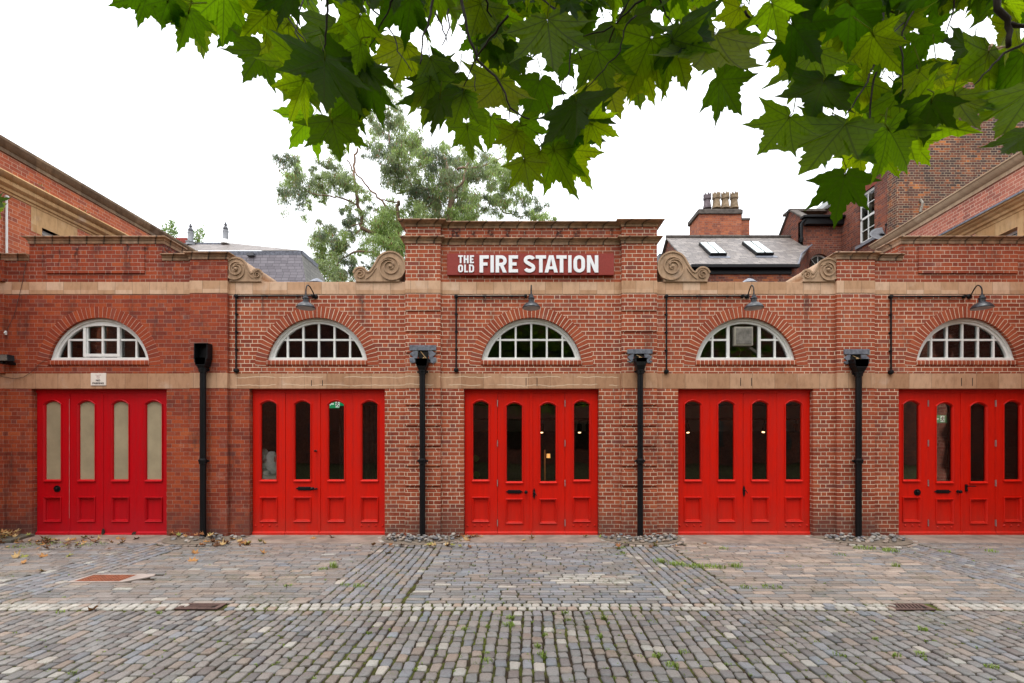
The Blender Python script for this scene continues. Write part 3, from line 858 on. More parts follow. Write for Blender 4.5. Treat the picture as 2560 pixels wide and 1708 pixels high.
    def ringpull(x, z):
        mb = MB(); mb.lathe((x, YD, z), [(.062, -.002), (.062, .012), (.046, .016), (.042, .004), (.03, .004), (.028, .03), (.018, .038), (.001, .04)], 24, 'y')
        mb.build("ring_pull", [M_iron], d, smooth=35)
    k = .00758
    if i == 0: ringpull(c + (141 - 256)*k, PZ(1222, .1))
    if i == 1:
        letterbox(c - .28, PZ(1221.5, .1)); knob(c - .115, PZ(1221.5, .1), .030); knob(c - .048, PZ(1222, .1), .018); knob(c - .055, PZ(1127.5, .1), .018)
    if i == 2: letterbox(c - .32, PZ(1229.5, .1)); knob(c - .10, PZ(1230, .1), .033); keyplate(c + .055, PZ(1234, .1))
    if i == 3: keyplate(c + .012, PZ(1228, .1))
    if i == 4:
        ringpull(c + (2292.5 - 2404)*k, PZ(1231, .1)); letterbox(c - .36, PZ(1229, .1)); knob(c - .075, PZ(1229, .1), .033)
        mb = MB(); x, z = c + .085, PZ(1219, .1)
        mb.box(x - .02, x + .02, YD - .012, YD + .004, z - .075, z + .06)
        mb.tube([(x, YD - .005, z + .03), (x, YD - .05, z + .03), (x + .13, YD - .055, z + .028)], .010, 8)
        mb.lathe((x, YD - .01, z - .05), [(.022, 0), (.022, .01), (.003, .012)], 10, 'y')
        mb.build("door_handle", [M_iron], d, smooth=40)
    if i == 0:
        mb = MB()
        ribbon_mesh(mb, [(c - .6415, .32 + k*.078) for k in range(30)], [.003 + .005*((k*7) % 5)/5 for k in range(30)], YD - .006, YD + .002)
        mb.build("cracked_filler", [simple("pale filler", (0.45, 0.22, 0.20), 0.8)], d)
        M_rot = simple("rotten timber", (0.05, 0.03, 0.022), 0.9, var=.5, scale=40)
        for (dx, w_, h_) in ((.012, .022, .11), (.60, .04, .05)):
            mb = MB(); mb.fill([[(c + dx - w_, .02), (c + dx + w_, .025), (c + dx + w_*.6, .02 + h_*.7), (c + dx, .02 + h_), (c + dx - w_*.7, .02 + h_*.6)]], YD - .036, YD - .0)
            mb.build("rotten_timber", [M_rot], d)
    # near-black strip painted as the shade behind the feet of the leaves
    mb = MB(); mb.box(c - 1.26, c + 1.26, .16, .2, -.03, .06); mb.build("gap_shade_strip", [M_shadeblack], d)
for i, c in enumerate(BAY): door(i, c)

# ------------------------------------------------------------------ things fixed to the front
def text_mesh(mb, txt, x, z, size, y0, y1, align='CENTER', wide=1.0):
    cu = bpy.data.curves.new("t", 'FONT'); cu.body = txt; cu.size = size; cu.align_x = align; cu.offset = size*.045
    cu.resolution_u = 3
    o = bpy.data.objects.new("t", cu); COL.objects.link(o)
    me = bpy.data.meshes.new_from_object(o.evaluated_get(bpy.context.evaluated_depsgraph_get()))
    mb.add([(x + v.co.x*wide, y0, z + v.co.y) for v in me.vertices], [tuple(p.vertices) for p in me.polygons])
    bpy.data.objects.remove(o); bpy.data.curves.remove(cu); bpy.data.meshes.remove(me)

def glyph(ch, w):
    """loops in a 1-high box of width w (main stroke s)"""
    s = .21
    if ch == 'F': return [[(0,0),(s,0),(s,.40),(w*.86,.40),(w*.86,.585),(s,.585),(s,.81),(w,.81),(w,1),(0,1)]]
    if ch == 'E': return [[(0,0),(w,0),(w,.19),(s,.19),(s,.405),(w*.85,.405),(w*.85,.59),(s,.59),(s,.81),(w,.81),(w,1),(0,1)]]
    if ch == 'I': return [[(0,0),(w,0),(w,1),(0,1)]]
    if ch == 'T': return [[(w/2-s/2,0),(w/2+s/2,0),(w/2+s/2,.81),(w,.81),(w,1),(0,1),(0,.81),(w/2-s/2,.81)]]
    if ch == 'H': return [[(0,0),(s,0),(s,.405),(w-s,.405),(w-s,0),(w,0),(w,1),(w-s,1),(w-s,.595),(s,.595),(s,1),(0,1)]]
    if ch == 'L': return [[(0,0),(w,0),(w,.19),(s,.19),(s,1),(0,1)]]
    if ch == 'N': return [[(0,0),(s*.95,0),(s*.95,.60),(w-s*1.0,0),(w,0),(w,1),(w-s*.95,1),(w-s*.95,.42),(s*1.0,1),(0,1)]]
    if ch == 'A': return [[(0,0),(.215,0),(.262,.19),(w-.262,.19),(w-.215,0),(w,0),(w/2+.13,1),(w/2-.13,1)], [(.305,.36),(w-.305,.36),(w/2,.80)]]
    def arc(cx, cz, rx, rz, a0, a1, n=8): return [(cx + rx*math.cos(R(a0+(a1-a0)*k/n)), cz + rz*math.sin(R(a0+(a1-a0)*k/n))) for k in range(n+1)]
    if ch == 'O':
        r, ri = w*.5, w*.5 - s
        out = arc(w/2, r, r, r, 180, 360, 12) + arc(w/2, 1-r, r, r, 0, 180, 12)
        inn = arc(w/2, r, ri, ri*1.15, 180, 360, 12) + arc(w/2, 1-r, ri, ri*1.15, 0, 180, 12)
        return [out, inn]
    if ch == 'D':
        r = w*.5
        out = [(0,0)] + arc(w-r, r, r, r, -90, 0, 8) + arc(w-r, 1-r, r, r, 0, 90, 8) + [(0,1)]
        ri = r - s*.95
        inn = [(s,.19)] + arc(w-r, r, max(ri,.06), r-.19, -90, 0, 6) + arc(w-r, 1-r, max(ri,.06), r-.19, 0, 90, 6) + [(s,.81)]
        return [out, inn]
    if ch == 'R':
        zc, r = .69, .31
        out = [(0,0),(s,0),(s,.385),(w*.40,.385),(w-s*1.1,0),(w,0),(w*.70,.42)] + arc(w-r*1.02, zc, r, r, -62, 90, 12) + [(0,1)]
        inn = [(s,.56)] + arc(w-r*1.05, zc, .125, .13, -90, 90, 8) + [(s,.82)]
        return [out, inn]
    if ch == 'S':
        h = s/2
        pts = arc(w/2, .73, w/2-h, .27-h*.95, 18, 180, 12) + [(h+.015, .66), (h+.09, .585)] + [(w/2, .5)] + [(w-h-.09, .415), (w-h-.012, .34)] + arc(w/2, .27, w/2-h, .27-h*.95, 0, -162, 12)
        return [ribbon(pts, s*.97)]
sg = thing("name_sign", (PX(1326.4, -.05), -.05, PZ(661, -.05)), "long dark red board lettered THE OLD FIRE STATION in white", "sign")
x0, x1 = PX(1117.8, -.06), PX(1535, -.06); zt, zb = PZ(634, -.06), PZ(687.5, -.06)
mb = MB(); mb.box(x0, x1, -.06, -.012, zb, zt); mb.box(x0 + .3, x0 + .35, -.013, .004, zb + .05, zt - .05); mb.box(x1 - .35, x1 - .3, -.013, .004, zb + .05, zt - .05)
mb.build("board", [M_signred], sg, bevel=0.002)
cx = lambda v: PX(1100 + v/5.109, -.075); cz = lambda v: PZ(600 + v/5.109, -.075)
def word(spec, zt_, zb_):
    for ch, a, b in spec:
        mb = MB(); H = cz(zt_) - cz(zb_); x = cx(a); W = (cx(b) - cx(a))/H
        for_l = glyph(ch, W)
        if ch == 'S': for_l = [ribbon_fix for ribbon_fix in for_l]
        loops = [[(x + p[0]*H, cz(zb_) + p[1]*H) for p in l] for l in for_l]
        mb.fill(loops, -.078, -.0595)
        mb.build("letter_" + ch.lower(), [M_signwhite], sg)
word([('F', 505, 623), ('I', 645, 688), ('R', 710, 853), ('E', 877, 997), ('S', 1068, 1218), ('T', 1222, 1355), ('A', 1335, 1505), ('T', 1487, 1618), ('I', 1638, 1680), ('O', 1705, 1852), ('N', 1877, 2022)], 197, 416)
word([('T', 233, 293), ('H', 303, 365), ('E', 381, 433)], 197, 297)
word([('O', 232, 294), ('L', 309, 357), ('D', 370, 435)], 315, 414)

# no parking plate
np_ = thing("parking_sign", (PX(247.5), -.01, PZ(948)), "small cream NO PARKING plate on the stone lintel over the crimson doors", "sign")
mb = MB(); mb.box(PX(228.6), PX(266.4), -.016, -.003, PZ(964), PZ(933)); mb.build("plate", [M_signcream], np_, bevel=0.001)
mb = MB(); text_mesh(mb, "NO", PX(247), PZ(953.6), .046, -.0175, 0, wide=1.12); text_mesh(mb, "PARKING", PX(247.3), PZ(960.7), .046, -.0175, 0, wide=1.12)
mb.build("lettering", [M_inkbrown], np_, fix=False)
mb = MB(); ex, ez = PX(247.2), PZ(942)
for pts in ([(-.008, .03), (0, .018), (.008, .03), (.004, .036), (-.004, .036)], [(-.05, .034), (-.03, .037), (-.02, .03), (-.03, .022)], [(.05, .034), (.03, .037), (.02, .03), (.03, .022)],
            [(-.022, .012), (-.006, .022), (-.01, .0), (-.02, -.006)], [(.004, .004), (.02, .02), (.016, .004), (.008, -.002)], [(-.024, -.006), (-.008, -.018), (-.012, -.024), (-.026, -.012)],
            [(.02, -.006), (.006, -.018), (.01, -.024), (.024, -.012)], [(-.03, -.032), (0, -.04), (.03, -.032), (0, -.034)]):
    mb.add([(ex + p[0]*1.1, -.0175, ez + p[1]*.9) for p in pts], [tuple(range(len(pts)))])
mb.build("crest", [M_inkpink], np_, fix=False)

# drainpipes
def drain(xp, hop, loc, label, style=1):
    x = PX(xp, -.16); yc = -.16
    t = thing("drainpipe", (x, yc, 0), label, "drainpipe", "black drainpipes on the piers")
    ht = PZ(hop[1], yc); r = .053
    mb = MB(); mb.tube([(x, yc, .01), (x, yc, ht)], r, 16); mb.build("pipe", [M_iron], t, smooth=40)
    for z in (ht - .02, PZ(1153, yc)):
        mb = MB(); mb.lathe((x, yc, z), [(r + .004, -.05), (r + .014, -.045), (r + .014, -.005), (r + .024, .0), (r + .024, .022), (r + .010, .028), (r + .004, .05)], 18)
        mb.box(x - .10, x + .10, yc + .02, yc + .036, z - .018, z + .018)
        mb.build("collar", [M_iron], t, smooth=40)
    z0, z1 = ht, PZ(hop[0], yc); w0, w1 = .07, hop[2]
    mb = MB()
    def sq(w, z, fy=.085): return [(x - w, yc - min(w, fy), z), (x + w, yc - min(w, fy), z), (x + w, yc + .08, z), (x - w, yc + .08, z)]
    lv = [sq(w0*.85, z0), sq(w0, z0 + .03), sq((w0+w1)/2*.95, z0 + (z1-z0)*.4), sq(w1, z1 - .05), sq(w1, z1), sq(w1 + .012, z1), sq(w1 + .012, z1 + .02), sq(w1 - .012, z1 + .02), sq(w1 - .02, z1 - .12)]
    vv = [p for l in lv for p in l]; ff = [(0, 3, 2, 1)]
    for a in range(len(lv)-1):
        for k in range(4): ff.append((a*4+k, a*4+(k+1) % 4, (a+1)*4+(k+1) % 4, (a+1)*4+k))
    ff.append(tuple(range((len(lv)-1)*4, len(lv)*4)))
    mb.add(vv, ff)
    if style == 0:      # open box head
        zt = PZ(861, yc)
        mb.box(x - .125, x - .108, yc - .07, yc + .08, z1, zt); mb.box(x + .108, x + .125, yc - .07, yc + .08, z1, zt); mb.box(x - .125, x + .125, yc - .07, yc + .08, zt, zt + .012)
        mb.box(x - .108, x + .108, yc + .06, yc + .08, z1, zt)
    mb.build("hopper", [M_iron], t, bevel=0.004)
    if style:
        hx0, hx1, hy0, hy1, hy2 = hop[3]
        a, b = PX(hx0, -.09), PX(hx1, -.09); z_t, z_m, z_b = PZ(hy0, -.09), PZ(hy1, -.09), PZ(hy2, -.09)
        mb = MB()
        mb.box(a, b, -.095, -.066, z_m, z_t)                          # lead apron
        mb.fill([[(a + .09, z_m), (a, z_m - .06), (a + .07, z_m - .13), (a, z_m - .13), (a, z_b + .03), (a + .05, z_b), (x - .12, z_b + .02), (x - .09, z_m)]], -.088, -.066)
        mb.fill([[(b - .09, z_m), (x + .09, z_m), (x + .12, z_b + .02), (b - .05, z_b - .01), (b, z_b + .03), (b, z_m - .13), (b - .07, z_m - .13), (b, z_m - .06)]], -.088, -.066)
        mb.build("lead_flashing", [M_lead], t, bevel=0.003)
        mb = MB(); mb.box(x - .09, x + .09, -.074, -.060, z1 - .02, z_m)
        mb.build("outlet_shade", [M_shadeblack], t)  # near-black plate painted as the shade inside the outlet
        mb = MB(); mb.tube([(x - .05, -.072, z_m - .02), (x + .07, -.10, z1 + .03)], .008, 6); mb.tube([(x - .01, -.10, z1 - .0), (x + .03, -.11, z1 + .05)], .03, 7)
        mb.build("debris", [simple("leaf debris", (0.35, 0.22, 0.10), 0.9)], t)
    return t
drain(507.5, (899, 922, .11), 0, "dark drainpipe with open box hopper, on the pier right of the crimson doors", 0)
drain(1056, (900.5, 927, .118, (1023.7, 1090.5, 863, 876, 908)), 0, "black drainpipe on the banded pier left of the name sign", 1)
drain(1600.5, (899, 926, .105, (1568.5, 1631.5, 873, 884.5, 907)), 0, "black drainpipe on the banded pier right of the name sign", 1)
drain(2146.5, (902, 932, .135, (2110.6, 2174, 873, 886, 911)), 0, "black drainpipe on the rightmost plain pier, past the window with the fan", 1)

# swan-neck lamps
def lamp(label, c, swing):
    x = c + .0; t = thing("wall_lamp", (x, -.0, 4.50), label, "wall lamp", "swan-neck lamps over the arched windows")
    mb = MB(); mb.lathe((x, -.0, 4.495), [(.045, 0), (.045, .02), (.03, .03), (.012, .036)], 16, 'y'); mb.build("wall_plate", [M_iron], t, smooth=40)
    pts = []
    dx = swing
    for k in range(15):
        s_ = k/14
        if s_ < .55:
            u = s_/.55; yy = -.03 - .22*u; zz = 4.495 + .13*math.sin(u*math.pi/2)**1.3
        else:
            u = (s_-.55)/.45; a = math.pi/2*1.0*(1-u)
            yy = -.25 - .10*math.sin(u*math.pi/2); zz = 4.625 - (1-math.cos(u*math.pi/2))*.14
        pts.append((x + dx*min(1, s_*1.6), yy, zz))
    mb = MB(); mb.tube(pts, .011, 8); mb.build("swan_neck", [M_iron], t, smooth=50)
    px_, zc = x + dx, 4.18
    prof = [(.163, 0), (.165, .008), (.160, .022), (.140, .055), (.105, .085), (.066, .105), (.052, .118), (.050, .165), (.060, .170), (.060, .185), (.040, .200), (.036, .235), (.014, .245), (.012, .31)]
    mb = MB(); mb.lathe((px_, -.35, zc), prof, 32); 
    o = mb.build("shade", [M_lampm], t, smooth=40)
    mb = MB(); mb.lathe((px_, -.35, zc), [(.155, -.001), (.15, -.002), (.02, -.0015)], 28); mb.build("shade_inside", [M_lampin], t, smooth=True)
    return t
lamp("swan-neck lamp above the arched window of the second bay, left of the name sign", PX(789), -.03 + .0)
lamp("swan-neck lamp directly below the name sign, seen straight on", PX(1327), .0)
lamp("swan-neck lamp above the arched window that holds a fan box", PX(1867), -.04)
lamp("swan-neck lamp above the rightmost arched window", PX(2422), -.09)
def conduit(label, xa, yb, yt, xb):
    X0, X1 = PX(xa), PX(xb); zt, zb = PZ(yt), PZ(yb)
    t = thing("conduit_pipe", (X0, 0, zb), label, "conduit", "black cable conduits beside the arched windows")
    mb = MB(); mb.tube([(X0, -.028, zb), (X0, -.028, zt)], .015, 8); mb.build("riser", [M_iron], t, smooth=50)
    mb = MB(); mb.tube([(X0, -.028, zt), (X1, -.028, zt + .005)], .015, 8); mb.build("run", [M_iron], t, smooth=50)
    for (bx, bz, r) in ((X0, zb, .044), (X0, zt, .036), (X1, zt + .004, .032)):
        mb = MB(); mb.lathe((bx, 0, bz), [(r, -.002), (r, .035), (r*.9, .05), (r*.3, .056)], 16, 'y'); mb.build("junction_box", [M_iron], t, smooth=40)
    for f in (.28, .52, .76):
        z = zb + (zt - zb)*f
        mb = MB(); mb.tube([(X0, -.028, z - .02), (X0, -.028, z + .02)], .021, 8); mb.box(X0 - .03, X0 + .03, -.012, .002, z - .012, z + .012); mb.build("clip", [M_iron], t)
    for f in (.4, .8):
        xx = X0 + (X1 - X0)*f
        mb = MB(); mb.tube([(xx - .02, -.028, zt), (xx + .02, -.028, zt)], .021, 8); mb.build("clip", [M_iron], t)
conduit("black conduit bent round the arched window of the second bay", 592.2, 927, 741.5, 783)
conduit("black conduit bent round the arched window under the name sign", 1140.8, 926, 742, 1314)
conduit("black conduit bent round the window that holds a fan box", 1665, 929.5, 742, 1855)
conduit("black conduit bent round the rightmost arched window", 2224.8, 931, 743, 2408)

# floodlight, cables
fl = thing("floodlight", (PX(24), -.1, PZ(903)), "small dark floodlight tilted on the wall at the left edge", "floodlight")
mb = MB()
x0, x1 = PX(-6, -.2), PX(18, -.2); z0, z1 = PZ(903, -.2), PZ(886, -.2)
mb.hexa([(x0, -.22, z0), (x1 + .03, -.22, z0), (x1 + .06, -.12, z0 + .01), (x0, -.12, z0 + .01), (x0, -.20, z1), (x1, -.20, z1), (x1 + .03, -.10, z1 - .01), (x0, -.10, z1 - .01)])
mb.build("housing", [M_iron], fl, bevel=0.004)
mb = MB(); mb.hexa([(x0, -.226, z0 + .008), (x1 + .02, -.226, z0 + .008), (x1 + .02, -.219, z0 + .008), (x0, -.219, z0 + .008), (x0, -.206, z1 - .008), (x1 - .008, -.206, z1 - .008), (x1 - .008, -.199, z1 - .008), (x0, -.199, z1 - .008)])
mb.build("lens", [M_flood], fl)
mb = MB(); mb.box(PX(8, -.1), PX(26, -.1), -.17, -.0, PZ(911, -.1), PZ(904, -.1)); mb.lathe((PX(31), 0, PZ(901)), [(.035, 0), (.035, .04), (.02, .05), (.002, .052)], 12, 'y')
mb.tube([(PX(31), -.04, PZ(901)), (PX(24), -.08, PZ(899)), (PX(14, -.1), -.12, PZ(897, -.1))], .015, 8)
mb.lathe((PX(10.5, -.15), -.17, PZ(908, -.15)), [(.022, 0), (.022, .03), (.012, .04), (.001, .042)], 12, 'y')
mb.build("bracket", [M_iron], fl, bevel=0.003)
def cable(label, pts, r=.005):
    mb = MB(); mb.tube([(PX(p[0]), -.02 + (p[2] if len(p) > 2 else 0), PZ(p[1])) for p in pts], r, 5)
    o = mb.build("cable", [simple("dark cable", (0.06, 0.04, 0.035), 0.7)], loc=(PX(pts[0][0]), -.02, PZ(pts[0][1])), smooth=60)
    tag(o, label, "cable")
cable("thin cable drooping over the lintel left of the crimson doors", [(0, 938), (12, 943), (40, 947.5), (62, 943), (80, 932), (92, 920), (104, 908), (118, 899)], .004)
cable("thin cable running down the brickwork at the far left", [(68, 655, -.0), (60, 700), (50, 745), (38, 790), (22, 822), (3, 848)], .004)
mb = MB(); mb.box(PX(5), PX(18), -.03, 0.0, PZ(838), PZ(828)); mb.tube([(PX(18), -.02, PZ(828)), (PX(17), -.05, PZ(835))], .012, 6)
tag(mb.build("cable_box", [M_white], loc=(PX(12), 0, PZ(833)), bevel=0.004), "tiny white cable clip box on the brickwork at the far left", "cable box")

# ------------------------------------------------------------------ inside, seen through the glass
def inbox(name, label, cat, boxes, mat, bev=0.004, group=None):
    mb = MB()
    for b in boxes: mb.box(*b)
    xs = [b[0] for b in boxes]; 
    o = mb.build(name, [mat], loc=((boxes[0][0]+boxes[0][1])/2, boxes[0][2], boxes[0][4]), bevel=bev)
    tag(o, label, cat, group); return o
# exit signs
def exit_sign(x, y, z, w, h, label, man=True):
    t = thing("exit_sign", (x, y, z), label, "exit sign")
    mb = MB(); mb.box(x - w/2, x + w/2, y, y + .03, z - h/2, z + h/2); mb.build("panel", [M_exit], t)
    mb = MB(); mb.box(x + w*.02, x + w*.26, y - .004, y - .001, z - h*.42, z + h*.42)
    mb.fill([[(x - w*.42, z), (x - w*.28, z + h*.25), (x - w*.28, z + h*.09), (x - w*.08, z + h*.09), (x - w*.08, z - h*.09), (x - w*.28, z - h*.09), (x - w*.28, z - h*.25)]], y - .004, y - .001)
    mb.build("symbol", [M_exitw], t)
    mb = MB(); q = x + w*.14
    mb.tube([(q, y - .006, z + h*.1), (q - .01, y - .006, z - h*.05), (q + .022, y - .006, z - h*.18), (q + .012, y - .006, z - h*.36)], h*.05, 5)
    mb.tube([(q - .01, y - .006, z - h*.05), (q - .02, y - .006, z - h*.22), (q - .045, y - .006, z - h*.26)], h*.045, 5)
    mb.tube([(q - .035, y - .006, z + h*.02), (q - .004, y - .006, z + h*.14), (q + .03, y - .006, z + h*.04)], h*.04, 5)
    mb.lathe((q + .002, y - .003, z + h*.25), [(h*.08, 0), (h*.08, .006), (.001, .007)], 10, 'y')
    mb.build("running_figure", [M_green], t)
exit_sign(PX(838, .8), .8, PZ(1010, .8), .34, .17, "lit green exit sign behind the third pane of the doors left of the sign")
exit_sign(PX(2350, 1.5), 1.5, PZ(1047.5, 1.5), .36, .16, "lit green exit sign with running figure inside the rightmost doors")
# sacks in the second bay
def sack(name, x, y, z, w, h, dpt, label, tilt=0.0, seed=1):
    rr = random.Random(seed); mb = MB(); n, m = 18, 12; vv = []
    for a in range(m+1):
        t = a/m
        wd = (math.sin(min(1, t*2.6)*math.pi/2)**.6) * (1 - .25*t) if t < .78 else (.78*(1-(t-.78)/.22*.55))
        if a == 0: wd = .25
        for k in range(n):
            an = 2*math.pi*k/n
            cr = 1 + .08*math.sin(3*an + seed + 6*t) + .05*rr.uniform(-1, 1)
            px_ = w/2*wd*math.cos(an)*cr; py = dpt/2*wd*math.sin(an)*cr; pz = h*t + .01*rr.uniform(-1, 1)
            vv.append((x + px_ + tilt*pz, y + py, z + pz))
    ff = [tuple(range(n))[::-1], tuple(m*n+k for k in range(n))]
    for a in range(m):
        for k in range(n): ff.append((a*n+k, a*n+(k+1) % n, (a+1)*n+(k+1) % n, (a+1)*n+k))
    mb.add(vv, ff); o = mb.build(name, [M_bag], loc=(x, y, z), smooth=True); sub = o.modifiers.new("s", 'SUBSURF'); sub.levels = 1; sub.render_levels = 1
    tag(o, label, "sack", "white sacks heaped behind the left pane of the second doors"); return o
inbox("white_cabinet", "low white cabinet under the sacks, behind the leftmost pane of the second doors", "cabinet", [(PX(640, .3), PX(700, .3), .152, .62, 0.02, PZ(1189, .16))], M_white)
inbox("folded_sheet", "folded pale sheet lying on the white cabinet under the sacks", "sheet", [(PX(643, .3), PX(681, .3), .155, .5, PZ(1189, .16)+.002, PZ(1177, .16))], M_bag, .02)
s1 = sack("sack", PX(684, .25), .285, PZ(1189, .16), .29, .46, .24, "full white plastic sack with red printing, leaning right in the heap", -.12, 3)
sack("sack", PX(656, .25), .28, PZ(1177, .2), .22, .20, .22, "slumped blue-white sack at the lower left of the heap", .1, 5)
sack("sack", PX(657, .25), .28, PZ(1152, .2), .19, .23, .22, "greyish crumpled sack on top of the heap, at the left", .0, 8)
mb = MB(); text_mesh(mb, "NSED", 0, 0, .05, 0, 0)
mb2 = MB(); zz = PZ(1148, .33)
mb2.add([(PX(686, .16) + p[2]*1.0, .152, zz - p[0]*.9) for p in mb.v], mb.f)
mb2.build("printed_word", [simple("red print", (0.5, 0.08, 0.06), 0.6)], s1, fix=False)
# curtains
mb = MB(); pts = [(PX(846, .7) + (PX(975, .7) - PX(846, .7))*k/40, .75 + .025*math.sin(k*1.9)) for k in range(41)]
for k in range(40): mb.add([(pts[k][0], pts[k][1], .02), (pts[k+1][0], pts[k+1][1], .02), (pts[k+1][0], pts[k+1][1], 2.5), (pts[k][0], pts[k][1], 2.5)], [(0, 1, 2, 3)])
tag(mb.build("curtain", [M_curt], loc=(pts[20][0], .75, 0), fix=False, smooth=True), "dark hanging curtain behind the right panes of the second doors", "curtain")
# lighting track and spots
def track(x0_, x1_, y, z, label, spots):
    t = thing("lighting_track", ((x0_+x1_)/2, y, z), label, "lighting track", "black lighting tracks under the ceiling")
    mb = MB(); mb.box(x0_, x1_, y - .02, y + .02, z - .02, z + .02); mb.build("rail", [M_iron], t)
    mb = MB(); mb.tube([(x0_, y + .5, z + .35), (x1_, y + .5, z + .35)], .02, 6); mb.build("upper_pipe", [M_iron], t)
    for (sx, tilt, lit, lab) in spots:
        s_ = thing("spotlight", (sx, y, z - .02), lab, "spotlight", "black spotlights on the indoor tracks")
        d_ = Vector((math.sin(tilt), -.25, -math.cos(tilt))).normalized(); p0 = Vector((sx, y, z - .10))
        mb = MB(); mb.tube([(sx, y, z - .02), (sx, y, z - .12)], .012, 6); mb.tube([p0, p0 + d_*.02, p0 + d_*.20], [.03, .05, .05], 12)
        mb.build("can", [M_iron], s_, smooth=40)
        mb = MB(); mb.tube([p0 + d_*.195, p0 + d_*.212], [.034, .028], 12); mb.build("bulb", [M_bulb if lit else M_shadeblack], s_)
        if lit:
            ld = bpy.data.lights.new("lamp_light", 'SPOT'); ld.energy = 30; ld.color = (1, .72, .45); ld.spot_size = R(110); ld.spot_blend = .6; ld.shadow_soft_size = .04
            lo = bpy.data.objects.new("lamp_light", ld); COL.objects.link(lo); lo.parent = s_; lo.location = p0 + d_*.24 - Vector(s_.location)
            aim = Vector((d_.x, .55, d_.z)).normalized(); lo.rotation_euler = (-aim).to_track_quat('Z', 'Y').to_euler()
Y1 = 1.6
zt = PZ(1048, Y1)
track(PX(1170, Y1), PX(1520, Y1), Y1, zt, "black lighting track behind the central red doors",
      [(PX(1354, Y1), 0, True, "lit hanging spotlight seen through the third pane of the central doors"),
       (PX(1448, Y1), 0, True, "lit spotlight seen through the fourth pane of the central doors"),
       (PX(1469, Y1), 0, False, "dark spotlight at the right edge of the central doors' fourth pane")])
track(PX(1700, Y1), PX(2030, Y1), Y1, zt + .0, "black lighting track behind the fourth red doors",
      [(PX(1718, Y1), 0, True, "lit spotlight seen through the first pane of the fourth doors"),
       (PX(1912, Y1), -.3, True, "lit tilted spotlight seen through the third pane of the fourth doors"),
       (PX(1990, Y1), -.35, False, "dark tilted spotlight seen through the last pane of the fourth doors")])
# lit bar shelves at the right
bs = thing("bottle_shelf", (PX(2540, 2.2), 2.2, 0), "lit wooden bottle shelves behind the last pane of the rightmost doors", "shelves")
Yb = 2.2; xa, xb = PX(2490, Yb), XR - .15
mb = MB(); mb.box(xa, xb, Yb + .26, Yb + .28, .9, 2.3); mb.build("back_panel", [M_shelfglow], bs)
for yy in (1131, 1168, 1195):
    mb = MB(); z = PZ(yy, Yb); mb.box(xa, xb, Yb, Yb + .25, z - .015, z + .015); mb.build("shelf", [M_wood], bs)
for r_, (yy) in enumerate((1131, 1168)):
    for k in range(5):
        x = xa + .12 + k*.13 + r_*.03; z = PZ(yy, Yb) + .016
        mb = MB(); h = .24 + .03*((k*7 + r_) % 3)
        mb.lathe((x, Yb + .12, z), [(.035, 0), (.036, h*.55), (.028, h*.68), (.012, h*.8), (.012, h)], 12)
        tag(mb.build("bottle", [M_bottle], loc=(x, Yb + .12, z), smooth=40), "dark bottle standing on the %s lit shelf inside the rightmost doors" % ("upper" if r_ == 0 else "lower"), "bottle", "bottles on the %s lit bar shelf" % ("upper" if r_ == 0 else "lower"))
bl = thing("pendant_lamp", (PX(2515, 1.8), 1.8, 2.3), "small lit pendant behind the last pane of the rightmost doors", "pendant lamp")
mb = MB(); mb.tube([(PX(2515, 1.8), 1.8, 4.3), (PX(2515, 1.8), 1.8, PZ(1056, 1.8))], .006, 5); mb.lathe((PX(2515, 1.8), 1.8, PZ(1058, 1.8)), [(.05, 0), (.03, .05), (.01, .07)], 12); mb.build("cord", [M_iron], bl)
mb = MB(); mb.lathe((PX(2515, 1.8), 1.8, PZ(1060.5, 1.8)), [(.01, -.02), (.04, -.01), (.045, .01), (.02, .03)], 12); mb.build("bulb", [M_bulb], bl, smooth=True)
# plant behind the first pane of the central doors
pl = thing("indoor_plant", (PX(1176, .6), .6, 0), "green leafy pot plant at the left pane of the central doors", "plant")
mb = MB(); mb.lathe((PX(1174, .6), .6, .02), [(.12, 0), (.16, .3), (.17, .32), (.14, .31)], 18); mb.build("pot", [M_darkgrey], pl, smooth=40)
mb = MB()
for (lx, ly, a, w) in ((1188, 1144, .5, .16), (1190, 1185, -.2, .15), (1172, 1165, .9, .15), (1168, 1130, .3, .14)):
    c_ = P(lx, ly, .55); b_ = Vector((PX(1174, .6), .6, .4))
    mb.tube([b_, (b_ + c_)/2 + Vector((-.03, 0, .1)), c_], .006, 5)
    vv = []; 
    for k in range(9):
        t = k/8; ww = w*.5*math.sin(math.pi*min(1, t*1.02))**.8
        p = c_ + Vector((math.cos(a)*.06*(t-.3), -.02*t, -.14*(t - .3)))
        vv += [p + Vector((ww*.9, .015, .02)), p + Vector((-ww*.9, .015, .0))]
    mb.add(vv, [(2*k, 2*k+1, 2*k+3, 2*k+2) for k in range(8)])
mb.build("leaves", [simple("houseplant leaf", (0.08, 0.22, 0.03), 0.4)], pl, fix=False, smooth=True)
